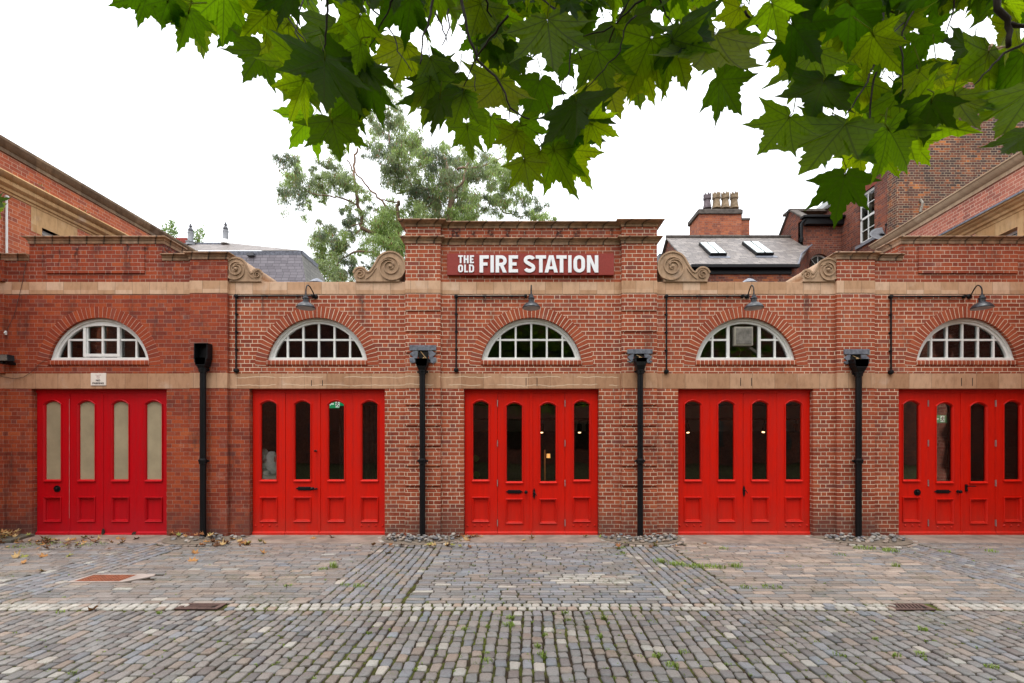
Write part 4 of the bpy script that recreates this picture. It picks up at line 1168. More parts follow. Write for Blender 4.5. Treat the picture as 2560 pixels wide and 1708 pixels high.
# tall backlit bronze lamp
tl = thing("standard_lamp", (PX(1372, 2.5), 2.5, 0), "dim brass standard lamp glimpsed through the central doors", "lamp")
mb = MB(); mb.tube([(PX(1362, 2.5), 2.5, .03), (PX(1362, 2.5), 2.5, PZ(1125, 2.5))], .02, 8); mb.lathe((PX(1362, 2.5), 2.5, .02), [(.15, 0), (.15, .02), (.02, .04)], 16); mb.build("stand", [M_wood], tl)
mb = MB(); mb.lathe((PX(1371, 2.5), 2.5, PZ(1145, 2.5)), [(.05, 0), (.045, .1)], 14); mb.build("shade", [emit("dim amber shade", (0.9, 0.5, 0.18), 0.25)], tl)
mb = MB(); mb.box(PX(1340, 3), PX(1480, 3), 3, 3.6, .72, .76)
for lx in (1345, 1474): mb.box(PX(lx, 3), PX(lx+3, 3), 3.05, 3.1, .02, .72); mb.box(PX(lx, 3), PX(lx+3, 3), 3.5, 3.55, .02, .72)
tag(mb.build("table", [M_wood], loc=(PX(1410, 3), 3.3, 0)), "plain dark wooden table inside the central doors", "table")
# fan box in the fourth lunette
c = BAY[3]; fb = thing("extractor_fan", (c - .10, .04, 3.82), "square beige extractor fan box set in an arched window", "fan")
xa, xb, za, zb_ = PX(1836.5, .03), PX(1883, .03), PZ(864, .03), PZ(817, .03)
mb = MB(); mb.box(xa, xb, .03, .22, za, zb_); mb.build("casing", [M_fan], fb, bevel=0.008)
mb = MB(); mb.box(xa + .028, xb - .028, .018, .04, za + .028, zb_ - .028); mb.build("cover", [simple("grey fan cover", (0.22, 0.20, 0.17), 0.6, var=0.5, scale=10)], fb, bevel=0.008)
mb = MB(); pts = [(PX(1850 + 4*math.sin(k*.7), .2) - .02*math.cos(k*.4), .2, za - .02 - .022*k) for k in range(12)]; mb.tube(pts, .007, 6); mb.build("cord", [M_white], fb)
# rooflights inside, seen through lunettes 4 and 5: framed panes that glow in place of daylight
for (nm, q, lab) in (("rooflight_frame", [(2372, 838), (2392, 836), (2478, 878), (2440, 884)], "slanting white rooflight frame seen through the rightmost arched window"),
                ("rooflight_frame", [(1866, 868), (1880, 866), (1912, 890), (1900, 893)], "slanting white rooflight frame seen beside the fan box")):
    vv = [P(a, b, 2.2 + .4*(k > 1)) for k, (a, b) in enumerate(q)]
    t = thing(nm, vv[0], lab, "rooflight", "rooflight frames inside the roof")
    mb = MB()
    for k in range(4): mb.tube([vv[k], vv[(k+1) % 4]], .022, 4)
    mb.build("frame", [simple("white rooflight frame", (0.5, 0.5, 0.48), 0.5)], t)
    mb = MB(); mb.add(vv, [(0, 1, 2, 3)]); mb.build("pane", [emit("self-glowing rooflight glass", (0.55, 0.45, 0.42), 0.22)], t, fix=False)

# ================================================================== the yard
rg = random.Random(5)
def ground_mat():
    t = NT("joint soil and moss"); p = t.pos()
    n1 = t.noise(p, 1.3, 5, 0.65); n2 = t.noise(p, 22.0, 5, 0.7)
    soil = t.ramp(n2, [(0.3, (0.018, 0.013, 0.009)), (0.55, (0.04, 0.028, 0.019)), (0.8, (0.10, 0.075, 0.055))])
    moss = t.ramp(t.noise(p, 35.0, 4, 0.6), [(0.3, (0.03, 0.032, 0.008)), (0.7, (0.115, 0.13, 0.022))])
    k = t.math('MULTIPLY', t.rng(n1, 0.40, 0.56), t.rng(t.noise(p, 9.0, 4), 0.36, 0.6))
    t.bump(t.noise(p, 60.0, 5), 0.8, 0.01)
    return t.done(t.mix(k, soil, moss), 0.95, spec=0.1)
def sett_mat():
    t = NT("granite setts"); p = t.pos()
    a = t.n.new("ShaderNodeAttribute"); a.attribute_name = "tone"; c = a.outputs["Color"]
    n = t.noise(p, 75.0, 5, 0.7); n2 = t.noise(p, 14.0, 4, 0.6)
    c = t.mix(t.rng(n, 0.35, 0.8, 0.0, 0.5), c, t.mix(1.0, c, (0.45, 0.45, 0.45), 'MULTIPLY'))
    c = t.mix(t.rng(n2, 0.5, 0.8, 0.0, 0.35), c, (0.17, 0.13, 0.10))
    mo = t.math('MULTIPLY', t.rng(t.noise(p, 0.9, 5, 0.65), 0.52, 0.66), t.rng(t.noise(p, 24.0, 4), 0.45, 0.62))
    c = t.mix(t.math('MULTIPLY', mo, 0.55), c, (0.075, 0.085, 0.025))
    t.bump(t.math('ADD', n, t.math('MULTIPLY', n2, 0.8)), 0.55, 0.006)
    return t.done(c, t.rng(n, 0.3, 0.7, 0.42, 0.68), spec=0.5)
M_ground = ground_mat(); M_sett = sett_mat()
mb = MB(); mb.add([(-90, -90, -.014), (90, -90, -.014), (90, 90, -.014), (-90, 90, -.014)], [(0, 1, 2, 3)])
tag(mb.build("ground", [M_ground], fix=False), kind="structure")
mb = MB()
gv = []
xs_ = [XL + (XR - XL)*k/60 for k in range(61)]
for k, x in enumerate(xs_):
    for y, z in ((-.58 - .03*math.sin(x*1.7) - .015*math.sin(x*7), -.02), (-.55 - .03*math.sin(x*1.7) - .015*math.sin(x*7), .010), (-.3, .012), (.36, .012)): mb.v.append((x, y, z))
for k in range(60):
    for q in range(3): mb.f.append((k*4+q, (k+1)*4+q, (k+1)*4+q+1, k*4+q+1)); mb.mi.append(0)
tag(mb.build("pavement", [M_conc], fix=False), kind="structure")

class Setts:
    def __init__(s): s.mb = MB(); s.mb.col = []
    def put(s, x, y, w, l, tone, ang=0.0, lift=0.0):
        """one sett: w along x, l along y"""
        hw, hl = w/2, l/2; q_ = 1.0 if y < BAND1 else .35; z = rg.uniform(-.002, .003)*q_ + lift; tx, ty = rg.uniform(-.022, .022)*q_, rg.uniform(-.022, .022)*q_
        c_ = min(hw, hl)*.32
        ca, sa = math.cos(ang), math.sin(ang)
        base = [(-hw + c_, -hl), (hw - c_, -hl), (hw, -hl + c_), (hw, hl - c_), (hw - c_, hl), (-hw + c_, hl), (-hw, hl - c_), (-hw, -hl + c_)]
        base = [(a + rg.uniform(-.008, .008)*min(1, w/.08), b + rg.uniform(-.007, .007)) for a, b in base]
        vv = []
        for k_, (sc_, dz) in enumerate(((1.0, -.022), (.985, -.006), (.91, .0), (.72, .003))):
            for a, b in base:
                a2, b2 = a*sc_, b*sc_
                if k_ > 0:
                    a2 = math.copysign(max(0, abs(a) - (1-sc_)*min(hw, hl)), a); b2 = math.copysign(max(0, abs(b) - (1-sc_)*min(hw, hl)), b)
                vv.append((x + a2*ca - b2*sa, y + a2*sa + b2*ca, z + dz + tx*a2 + ty*b2))
        vv.append((x, y, z + .0045))
        ff = []
        for r_ in range(3):
            for k in range(8):
                k2 = (k+1) % 8; ff.append((r_*8+k, r_*8+k2, (r_+1)*8+k2, (r_+1)*8+k))
        for k in range(8): ff.append((24+k, 24+(k+1) % 8, 32))
        s.mb.add(vv, ff); s.mb.col.extend([(*tone, 1)]*33)
def tone(kind):
    r = rg.random(); j = rg.uniform(.82, 1.18)
    g = {'grey': (.158, .146, .141), 'dark': (.122, .112, .112), 'blue': (.150, .152, .166), 'brown': (.185, .152, .132), 'pink': (.245, .195, .165), 'white': (.262, .245, .225)}
    mixes = {'fore': [('grey', .58), ('dark', .14), ('blue', .09), ('brown', .14), ('white', .05)],
             'mid': [('grey', .50), ('blue', .42), ('brown', .06), ('white', .02)],
             'left': [('grey', .62), ('brown', .30), ('blue', .06), ('white', .02)],
             'right': [('brown', .36), ('pink', .30), ('grey', .30), ('blue', .04)],
             'strip': [('blue', .48), ('grey', .36), ('brown', .10), ('white', .06)],
             'band': [('white', .85), ('pink', .10), ('blue', .05)]}[kind]
    for k, p in mixes:
        if r < p: break
        r -= p
    c = g[k]; h = rg.uniform(-.012, .012)
    j *= 1.26
    if kind == 'band': j *= 1.12
    return (max(.02, c[0]*j + h), c[1]*j*.985, max(.02, c[2]*j*.94 - h*.5))
st = Setts()
BAND0, BAND1 = GY(1508.5), GY(1524)        # far and near edge of the pale band
beds = [(PX(507, -.3), .78), (PX(1053, -.3), .80), (PX(1604, -.3), .80), (PX(2160, -.3), .88)]
FRONT = -.60
# iron covers that interrupt the setts: (x0,x1,y0,y1)
GR1 = (-5.64, -5.06, -2.90, -2.60); GR1s = (-5.70, -4.80, -2.935, -2.56)
GL = (-3.63, -3.23, GY(1521), GY(1510))
GRR = (4.08, 4.44, GY(1523), GY(1511))
def free(x, y):
    for bx, br in beds:
        if (x - bx)**2 + ((y + .06)*1.0)**2 < (br + .055)**2: return False
    if GR1s[0] < x < GR1s[1] and GR1s[2] < y < GR1s[3]: return False
    for g in (GL, GRR):
        if g[0] - .04 < x < g[1] + .04 and g[2] - .02 < y < g[3] + .02: return False
    return True
# foreground columns
x = -10.6; kcol = 0
while x < 10.6:
    w = rg.uniform(.082, .094); gap = rg.uniform(.011, .021)
    y = BAND1 - .03 - rg.uniform(0, .02)
    drift = rg.uniform(-.004, .004)
    lim = -8.6 if abs(x) < 4 else -7.0
    while y > lim:
        l = rg.uniform(.095, .15)
        wav = .026*math.sin(y*1.3 + x*.35) + .008*math.sin(y*3.1 + x*2)
        if free(x, y): st.put(x + w/2 + wav, y - l/2, w*rg.uniform(.93, 1.03), l, tone('fore'), rg.uniform(-.035, .035))
        y -= l + rg.uniform(.008, .015)
    x += w + gap
# pale band
for r_ in range(2):
    ww = (BAND0 - BAND1)/2; yb = BAND0 - ww*(r_ + .5); x = -10.6
    while x < 10.6:
        w = rg.uniform(.085, .102)
        if free(x, yb): st.put(x + w/2, yb, w, ww - .007, tone('band'), rg.uniform(-.03, .03))
        x += w + rg.uniform(.010, .024)
# strips at right angles to the front and panels of rows between them
STR = [(-6.5, -5.62), (-2.30, -1.27), (1.72, 2.62), (6.0, 6.95)]
def col_strip(xa, xb):
    n = round((xb - xa)/.118); w0 = (xb - xa)/n
    for k in range(n):
        y = BAND0 + .012 + rg.uniform(0, .03)
        while y < FRONT:
            l = rg.uniform(.10, .165)
            xx = xa + (k + .5)*w0 + .015*math.sin(y*1.5 + xa)
            if y + l < FRONT + .05 and free(xx, y + l/2): st.put(xx, y + l/2, w0 - rg.uniform(.014, .024), l, tone('strip'), rg.uniform(-.03, .03))
            y += l + rg.uniform(.008, .014)
for a, b in STR: col_strip(a, b)
def row_panel(xa, xb, kind, lmin, lmax, hh, gx, wave=0.0):
    y = BAND0 + .008
    while y < FRONT:
        rowt = rg.uniform(.84, 1.14); h = hh*rg.uniform(.88, 1.12); x = xa + rg.uniform(0, .05)
        while x < xb - .03:
            l = min(rg.uniform(lmin, lmax), xb - x)
            yy = y + h/2 + wave*math.sin(x*1.6 + 1)
            if l > .05 and free(x + l/2, yy) and yy < FRONT + .04:
                k_ = kind
                if kind == 'mid' and .35 < x < 1.45 and -3.05 < y < -2.55: k_ = 'band' if rg.random() < .75 else 'right'
                if kind == 'left' and -3.9 < x < -2.7 and -2.9 < y < -2.2 and rg.random() < .6: k_ = 'right'
                st.put(x + l/2, yy, l, h - rg.uniform(.015, .022), tuple(rowt*q for q in tone(k_)), rg.uniform(-.008, .008))
            x += l + rg.uniform(*gx)
        y += h
row_panel(-10.6, STR[0][0], 'left', .14, .26, .105, (.003, .009), .012)
row_panel(STR[0][1], STR[1][0], 'left', .16, .29, .098, (.003, .009))
row_panel(STR[1][1], STR[2][0], 'mid', .15, .24, .090, (.006, .016))
row_panel(STR[2][1], STR[3][0], 'right', .16, .29, .100, (.003, .009))
row_panel(STR[3][1], 10.6, 'left', .14, .26, .100, (.003, .009), .012)
o = st.mb.build("cobbled_yard", [M_sett], smooth=42, fix=False); tag(o, kind="structure")

# bed borders (a curved row of setts) with sand inside, and their cobbles
M_sand = simple("gritty bed sand", (0.20, 0.16, 0.12), 0.95, var=0.4, scale=9, bump=0.6)
PEB = []
for v in range(5):
    rr = random.Random(40 + v); mb = MB(); n, m = 10, 7; vv = [(0, 0, -1)]
    ax, ay, az = rr.uniform(.8, 1.2), rr.uniform(.8, 1.1), rr.uniform(.6, .85)
    for a in range(1, m):
        for k in range(n):
            th, ph = math.pi*a/m, 2*math.pi*k/n; j = rr.uniform(.94, 1.06)
            vv.append((math.sin(th)*math.cos(ph)*j, math.sin(th)*math.sin(ph)*j, -math.cos(th)*j))
    vv.append((0, 0, 1)); ff = []
    for k in range(n): ff.append((0, 1 + (k+1) % n, 1 + k)); ff.append((1 + (m-2)*n + k, 1 + (m-2)*n + (k+1) % n, len(vv)-1))
    for a in range(m-2):
        for k in range(n): ff.append((1 + a*n + k, 1 + a*n + (k+1) % n, 1 + (a+1)*n + (k+1) % n, 1 + (a+1)*n + k))
    me = bpy.data.meshes.new("cobble"); me.from_pydata([(p[0]*ax*.045, p[1]*ay*.045, p[2]*az*.045) for p in vv], [], ff)
    me.polygons.foreach_set("use_smooth", [True]*len(me.polygons)); PEB.append(me)
PM = [simple("grey cobble %d" % k, c_, 0.6, var=0.35, scale=20) for k, c_ in enumerate(((.20, .185, .175), (.26, .24, .22), (.32, .25, .20), (.14, .14, .15), (.37, .33, .29)))]
for v, me in enumerate(PEB): me.materials.append(PM[v])
where = ["leftmost drainpipe", "drainpipe left of the central doors", "drainpipe right of the central doors", "rightmost drainpipe"]
for bi, (bx, br) in enumerate(beds):
    s2 = Setts(); n = int(math.pi*br/.115)
    for k in range(n+1):
        a = math.pi + math.pi*k/n
        yy = -.06 + br*math.sin(a)
        s2.put(bx + br*math.cos(a), min(yy, -.05), .075, .10, tone('band') if rg.random() < .35 and bi else tone('right'), a + math.pi, lift=.012)
    o = s2.mb.build("sett_border", [M_sett], loc=(bx, -br, 0), smooth=42, fix=False)
    tag(o, "curved border of setts round the cobbles by the " + where[bi], "border", "curved sett borders round the drainpipes")
    mb = MB(); vv = [(bx, -.0, .018)]
    for k in range(25):
        a = math.pi + math.pi*k/24; vv.append((bx + (br-.04)*math.cos(a), min(0, -.06 + (br-.04)*math.sin(a)), .016))
    mb.add(vv, [(0, k, k+1) for k in range(1, 25)])
    tag(mb.build("bed_sand", [M_sand], fix=False), kind="structure")
    placed = []
    num = [22, 74, 60, 64][bi]; tries = 0
    while len(placed) < num and tries < 4000:
        tries += 1
        a = rg.uniform(math.pi, 2*math.pi); r_ = br*.86*math.sqrt(rg.random())
        px_, py_ = bx + r_*math.cos(a)*.98, -.10 + r_*math.sin(a)*.80
        if bi == 2 and rg.random() < .5 and px_ < bx: continue
        if math.hypot(px_ - PX(507.5 if bi == 0 else 1056 if bi == 1 else 1600 if bi == 2 else 2146, -.16), py_ + .16) < .10: continue
        if py_ > -.13 - .0 and py_ > -.13: py_ = -.13
        z = .034; 
        near = [q for q in placed if math.hypot(q[0]-px_, q[1]-py_) < .066]
        if near:
            if len(near) > 3 or rg.random() < .62: continue
            z = max(q[2] for q in near) + .036
            if z > .085: continue
        placed.append((px_, py_, z))
    for (px_, py_, z) in placed:
        me = rg.choices(PEB, weights=[4, 3, 2, 2.5, 1.5])[0]
        o = bpy.data.objects.new("cobble", me); COL.objects.link(o); o.location = (px_, py_, z)
        o.rotation_euler = (rg.uniform(-.4, .4), rg.uniform(-.4, .4), rg.uniform(0, 6.28)); sc_ = rg.uniform(.7, 1.15); o.scale = (sc_, sc_*rg.uniform(.85, 1.1), sc_*.85)
        tag(o, "rounded cobble heaped at the " + where[bi], "cobble", "cobbles heaped at the " + where[bi])

# iron covers
dc = thing("drain_cover", ((GR1[0]+GR1[1])/2, (GR1[2]+GR1[3])/2, 0), "rusty red mesh drain cover in a pale concrete surround, before the crimson doors", "drain cover")
mb = MB(); mb.fill([[(GR1s[0], GR1s[2]), (GR1s[1] - .2, GR1s[2]), (GR1s[1], GR1s[3] - .1), (GR1s[1] - .05, GR1s[3]), (GR1s[0] + .02, GR1s[3])], [(GR1[0], GR1[2]), (GR1[1], GR1[2]), (GR1[1], GR1[3]), (GR1[0], GR1[3])]], -.012, .004)
mb.v = [(p[0], p[2], p[1]*-1 - .004) for p in mb.v]
mb.build("concrete_surround", [simple("pale concrete", (0.38, 0.31, 0.27), 0.9, var=0.35, scale=5, bump=0.3)], dc)
mb = MB(); mb.box(GR1[0]+.002, GR1[1]-.002, GR1[2]+.002, GR1[3]-.002, -.013, -.008)
for k in range(15):
    xx = GR1[0] + .01 + (GR1[1] - GR1[0] - .02)*k/14; mb.box(xx - .008, xx + .008, GR1[2] + .003, GR1[3] - .003, -.009, .006)
for k in range(9):
    yy = GR1[2] + .012 + (GR1[3] - GR1[2] - .024)*k/8; mb.box(GR1[0] + .003, GR1[1] - .003, yy - .008, yy + .008, -.007, .0045)
mb.build("grating", [M_rust], dc)
def gully(g, label, n, slant):
    t = thing("gully_grate", ((g[0]+g[1])/2, (g[2]+g[3])/2, 0), label, "gully grate")
    mb = MB(); mb.box(g[0] - .03, g[1] + .03, g[2] - .02, g[3] + .02, -.012, -.006); mb.build("pit", [M_shadeblack], t)  # flat near-black plate painted as the shade under the bars
    mb = MB(); fr = .03
    mb.box(g[0] - .03, g[1] + .03, g[3] - fr + .02, g[3] + .02, -.008, .004); mb.box(g[0] - .03, g[1] + .03, g[2] - .02, g[2] + fr - .02, -.008, .004)
    mb.box(g[0] - .03, g[0] + .02, g[2] + fr - .02, g[3] - fr + .02, -.008, .004); mb.box(g[1] - .02, g[1] + .03, g[2] + fr - .02, g[3] - fr + .02, -.008, .004)
    ya, yb = g[2] + fr - .02, g[3] - fr + .02
    for k in range(n):
        xx = g[0] + .02 + (g[1] - g[0] - .04 - slant)*(k + .5)/n; w = (g[1]-g[0])/n*.20
        mb.hexa([(xx - w, ya, -.008), (xx + w, ya, -.008), (xx + w + slant, yb, -.008), (xx - w + slant, yb, -.008), (xx - w, ya, .003), (xx + w, ya, .003), (xx + w + slant, yb, .003), (xx - w + slant, yb, .003)])
    mb.build("bars", [M_rustd], t)
gully(GL, "brown cast iron gully grate with narrow slots, left side of the pale sett band", 11, .06)
gully(GRR, "brown cast iron gully grate with wide slots, right side of the pale sett band", 7, .05)
# kerb slab at the left
mb = MB(); mb.hexa([(XL, -.66, -.01), (PX(30, -.6), -.62, -.01), (PX(76, -.1), -.02, -.01), (XL, -.02, -.01), (XL, -.66, .055), (PX(30, -.6), -.62, .055), (PX(76, -.1), -.02, .055), (XL, -.02, .055)])
tag(mb.build("kerb_slab", [simple("mossy kerb stone", (0.13, 0.12, 0.09), 0.9, var=0.4, scale=6, bump=0.4)], loc=(-9.3, -.3, 0), bevel=.01), "mossy raised stone slab in the yard's left corner, strewn with leaves", "slab")

# fallen leaves, grass
def leaf_outline():
    lob = [(0, 1.0), (40, .80), (78, .62)]
    pts = []
    def pol(a, r): return (r*math.sin(R(a)), r*math.cos(R(a)))
    # right half from the tip down to the stalk
    half = [(0, 1.08), (3, .92), (8, .86), (8.5, .76), (14, .72), (14.5, .60), (18, .62), (24, .56), (29, .66), (32, .60), (33, .72), (38, .77), (43, .96), (45, .78), (50, .70), (51, .59),
            (57, .57), (61, .52), (66, .48), (70, .53), (74, .56), (76, .58), (84, .76), (87, .58), (94, .50), (96, .41), (105, .36), (110, .28), (120, .27), (132, .19), (146, .15), (162, .09)]
    for a, r in half: pts.append(pol(a, r))
    pts.append((0, .04))
    for a, r in reversed(half[1:]): pts.append(pol(-a, r))
    return pts
LO = leaf_outline()
def leaf_geo(rr, curl, fold, wav):
    """unit leaf: stalk at origin, tip at +y, z up; rings of vertices toward (0,.25)"""
    vv = []; n = len(LO); cx_, cy_ = 0, .14
    rings = (1.0, .72, .42, .16)
    ph = rr.uniform(0, 6.28); s1 = rr.uniform(.86, 1.12); asym = rr.uniform(-.10, .10); lo_ = rr.uniform(.85, 1.1)
    for q in rings:
        for (x, y) in LO:
            px_, py_ = (cx_ + (x - cx_)*q)*s1, cy_ + (y - cy_)*q
            px_ += asym*py_; py_ = py_*lo_ if py_ > 0 else py_
            r_ = math.hypot(px_, py_); an = math.atan2(px_, py_)
            z = -curl*r_*r_ + fold*abs(px_) + wav*math.sin(an*4.6 + ph)*r_*r_ - .05*math.cos(an*4.71)*r_
            z += .03*wav*10*math.sin(an*17 + ph)*(q > .9)
            vv.append((px_, py_, z))
    vv.append((cx_, cy_, 0.0)); ff = []
    for a in range(len(rings)-1):
        for k in range(n):
            k2 = (k+1) % n; ff.append((a*n+k, a*n+k2, (a+1)*n+k2, (a+1)*n+k))
    for k in range(n): ff.append(((len(rings)-1)*n+k, (len(rings)-1)*n+(k+1) % n, len(vv)-1))
    return vv, ff
LM = [simple("dead leaf %d" % k, c_, 0.75, var=0.5, scale=12) for k, c_ in enumerate(((.42, .20, .06), (.30, .115, .035), (.50, .33, .14), (.28, .27, .06), (.16, .07, .03)))]
FL = []
for v in range(10):
    rr = random.Random(70 + v); vv, ff = leaf_geo(rr, rr.uniform(-.9, -.2), rr.uniform(-.1, .35), rr.uniform(.08, .2))
    sc_ = .085; zmin = min(p[2] for p in vv)
    me = bpy.data.meshes.new("fallen_leaf"); me.from_pydata([(p[0]*sc_, (p[1]-.4)*sc_, (p[2] - zmin)*sc_) for p in vv], [], ff)
    me.materials.append(LM[v % 5]); me.polygons.foreach_set("use_smooth", [True]*len(me.polygons)); FL.append(me)
def drop(n, xf, yf, label, group, zf=lambda x, y: .012, wts=None):
    for _ in range(n):
        x, y = xf(), yf()
        me = rg.choices(FL, weights=wts)[0] if wts else rg.choice(FL)
        o = bpy.data.objects.new("fallen_leaf", me); COL.objects.link(o)
        o.location = (x, y, zf(x, y) + rg.uniform(.0, .012)); o.rotation_euler = (rg.uniform(-.5, .5), rg.uniform(-.5, .5), rg.uniform(0, 6.28))
        s_ = rg.uniform(.65, 1.15); o.scale = (s_, s_, s_)
        tag(o, label, "leaf", group)
drop(42, lambda: rg.triangular(-9.5, -8.9, -9.5), lambda: rg.uniform(-.55, -.08), "dead brown leaf heaped on the slab in the left corner", "leaves heaped on the corner slab", lambda x, y: .06 + max(0, (-9.15 - x))*.22*rg.random())
drop(62, lambda: rg.triangular(-9.5, -6.2, -8.6), lambda: rg.triangular(-1.25, -.2, -.45), "fallen orange-brown leaf on the ground before the crimson doors", "fallen leaves before the crimson doors")
drop(26, lambda: rg.gauss(-5.0, .35), lambda: rg.uniform(-.9, -.35), "fallen leaf lying between the first and second red doors", "fallen leaves between the first two doors")
drop(10, lambda: rg.gauss(-5.9, .4), lambda: rg.uniform(-.6, -.2), "fallen leaf caught on the cobbles right of the crimson doors", "leaves on the leftmost cobble heap", lambda x, y: .09)
drop(14, lambda: rg.gauss(-1.6, .45), lambda: rg.uniform(-1.0, -.82), "fallen leaf along the curved border left of the central doors", "leaves by the second border", lambda x, y: .02)
drop(9, lambda: rg.gauss(-.9, .18), lambda: rg.uniform(-.30, -.12), "fallen leaf at the left foot of the central doors", "leaves at the central doors' left foot")
drop(9, lambda: rg.gauss(2.5, .4), lambda: rg.uniform(-1.0, -.8), "fallen leaf along the curved border right of the central doors", "leaves by the third border", lambda x, y: .02)
drop(12, lambda: rg.uniform(-4.6, 1.6), lambda: rg.uniform(-.55, -.1), "stray leaf on the narrow pavement at the foot of the doors", "stray leaves on the pavement")
for (lx, ly, m, lab) in ((44, 1394, 2, "curled buff leaf on the setts at the left edge, nearest the rusty drain cover"), (63, 1393, 3, "curled greenish leaf lying close beside a buff one at the left edge"), (108, 1392, 0, "orange leaf with a raised tip, before the crimson doors' left half"),
                    (62, 1408, 0, "flat orange leaf on the setts at the far left"), (103, 1430, 2, "pale curled leaf lying left of the rusty drain cover"), (485, 1384, 0, "lone orange leaf on the setts before the leftmost cobble heap"), (484, 1403, 0, "long orange leaf below another on the setts, before the leftmost heap"),
                    (237, 1527, 0, "lone brown leaf just in front of the pale band at the left"), (655, 1384, 0, "lone orange leaf on the setts before the second doors"), (971, 1385, 2, "buff leaf on the diagonal setts left of the central doors"), (175, 1391, 3, "pale yellow leaf pair piece before the crimson doors")):
    y = GY(ly); o = bpy.data.objects.new("fallen_leaf", FL[m + 5*(lx % 2)]); COL.objects.link(o); o.location = (PX(lx, y), y, .008)
    o.rotation_euler = (.3, .15, lx); o.scale = (1.15,)*3; tag(o, lab, "leaf")

def grass(name, label_kind, blobs, seed, mat):
    rr = random.Random(seed); mb = MB()
    for (gx, gy, rad, n, h) in blobs:
        for _ in range(int(n*.6)):
            a, r_ = rr.uniform(0, 6.28), rad*math.sqrt(rr.random()); x, y = gx + r_*math.cos(a), gy + r_*math.sin(a)*.8
            d_ = rr.uniform(0, 6.28); hh = h*rr.uniform(.4, 1.1); w = .0032; lx, ly = math.cos(d_)*hh*.7, math.sin(d_)*hh*.7
            nx, ny = -math.sin(d_)*w, math.cos(d_)*w
            mb.add([(x+nx, y+ny, -.008), (x-nx, y-ny, -.008), (x+lx*.4-nx, y+ly*.4-ny, hh*.7), (x+lx*.4+nx, y+ly*.4+ny, hh*.7), (x+lx, y+ly, hh)], [(0, 1, 2, 3), (3, 2, 4)])
    o = mb.build(name, [mat], fix=False); tag(o, kind="stuff"); return o
def gp(lx, ly, rad, n, h): y = GY(ly); return (PX(lx, y), y, rad, n, h)
bl = [gp(*a) for a in ((1276, 1547, .05, 90, .035), (1272, 1565, .06, 100, .04), (1220, 1570, .03, 40, .03), (1160, 1575, .03, 40, .03), (1412, 1534, .04, 60, .035), (1420, 1552, .04, 60, .03), (1468, 1536, .03, 40, .03),
     (1510, 1550, .03, 70, .05), (1362, 1590, .03, 40, .03), (1344, 1618, .03, 60, .03), (1360, 1645, .03, 60, .03), (1500, 1593, .03, 50, .03), (1218, 1654, .05, 70, .03), (1355, 1637, .04, 60, .03),
     (1640, 1642, .04, 60, .025), (1680, 1664, .06, 90, .03), (1645, 1640, .04, 60, .03), (1710, 1632, .05, 60, .025), (2308, 1577, .04, 90, .04), (2298, 1636, .04, 60, .03), (2244, 1641, .04, 60, .03), (2480, 1670, .05, 70, .03),
     (923, 1585, .03, 40, .03), (835, 1420, .06, 90, .09), (808, 1424, .07, 60, .04), (862, 1464, .06, 60, .04), (895, 1467, .08, 90, .04), (720, 1466, .06, 60, .03), (180, 1685, .03, 50, .03), (150, 1533, .04, 50, .03), (400, 1535, .03, 40, .03),
     (1650, 1405, .10, 160, .05), (1690, 1412, .12, 220, .05), (1730, 1417, .12, 200, .045), (1765, 1418, .12, 160, .05), (1800, 1420, .10, 120, .05), (1840, 1418, .10, 120, .06), (1810, 1373, .1, 60, .05), (1560, 1385, .06, 60, .04),
     (1860, 1470, .08, 80, .04), (1930, 1470, .12, 120, .04), (2160, 1372, .18, 260, .045), (2225, 1378, .14, 200, .05), (2240, 1417, .06, 60, .06), (2100, 1388, .1, 60, .04), (2360, 1380, .1, 60, .04), (2480, 1380, .1, 80, .04),
     (60, 1366, .25, 200, .03), (120, 1360, .2, 120, .03), (230, 1362, .25, 130, .03), (1555, 1371, .06, 60, .04), (1503, 1345, .05, 50, .06), (2100, 1640, .05, 50, .03), (2190, 1600, .03, 40, .03), (1180, 1415, .05, 40, .03))]
rr = random.Random(3)
for _ in range(420):       # moss cushions and seedlings scattered along the joints
    x = rr.gauss(0, 3.2); y = rr.uniform(-5.6, -.9) if rr.random() < .5 else rr.uniform(-5.6, -4)
    bl.append((x, y, rr.uniform(.008, .03), rr.randint(6, 22), rr.uniform(.008, .018)))
M_grass = simple("bright grass", (0.24, 0.34, 0.05), 0.7, var=0.4, scale=3)
grass("grass", "", bl, 9, M_grass)

# ================================================================== wings, houses and trees behind
def quadwall(mb, pts): mb.add(pts, [tuple(range(len(pts)))])
# left wing, wall facing right at x = WX
WX = -9.73
lw = thing("left_wing", (WX, 2, 0), "orange-red brick wing with two stone mouldings running back at the left", "building")
mb = MB(); ya, yb = -2.2, 9.0
sp0, sp1, sz0 = .60, 1.66, 6.03
for (a, b, z0, z1) in ((ya, .85, 0, 7.28), (.85, 1.47, 0, 4.6), (.85, 1.47, 6.16, 7.28), (1.47, yb, 0, 7.28)): mb.box(WX - .4, WX, a, b, z0, z1)
mb.box(-14, WX - .4, yb - .3, yb, 0, 7.28); mb.box(-14, WX - .4, ya, ya + .3, 0, 7.28)
mb.build("wall", [M_brick_wing], lw)
def moulding_x(parent, name, x, ya, yb, prof, mat, face=1):
    """horizontal moulding on a wall at x; out = +x when face is 1"""
    mb = MB()
    path = [(x, yb), (x, ya)] if face < 0 else [(x, ya), (x, yb)]
    mb.sweep(path, prof); return mb.build(name, [mat], parent, smooth=30)
pc = [(0, 7.26), (.03, 7.26), (.03, 7.33), (.05, 7.34), (.10, 7.40), (.13, 7.44), (.13, 7.49), (.05, 7.52), (-.3, 7.5), (-.3, 7.26)]
moulding_x(lw, "coping", WX, ya, yb, pc, M_copw)
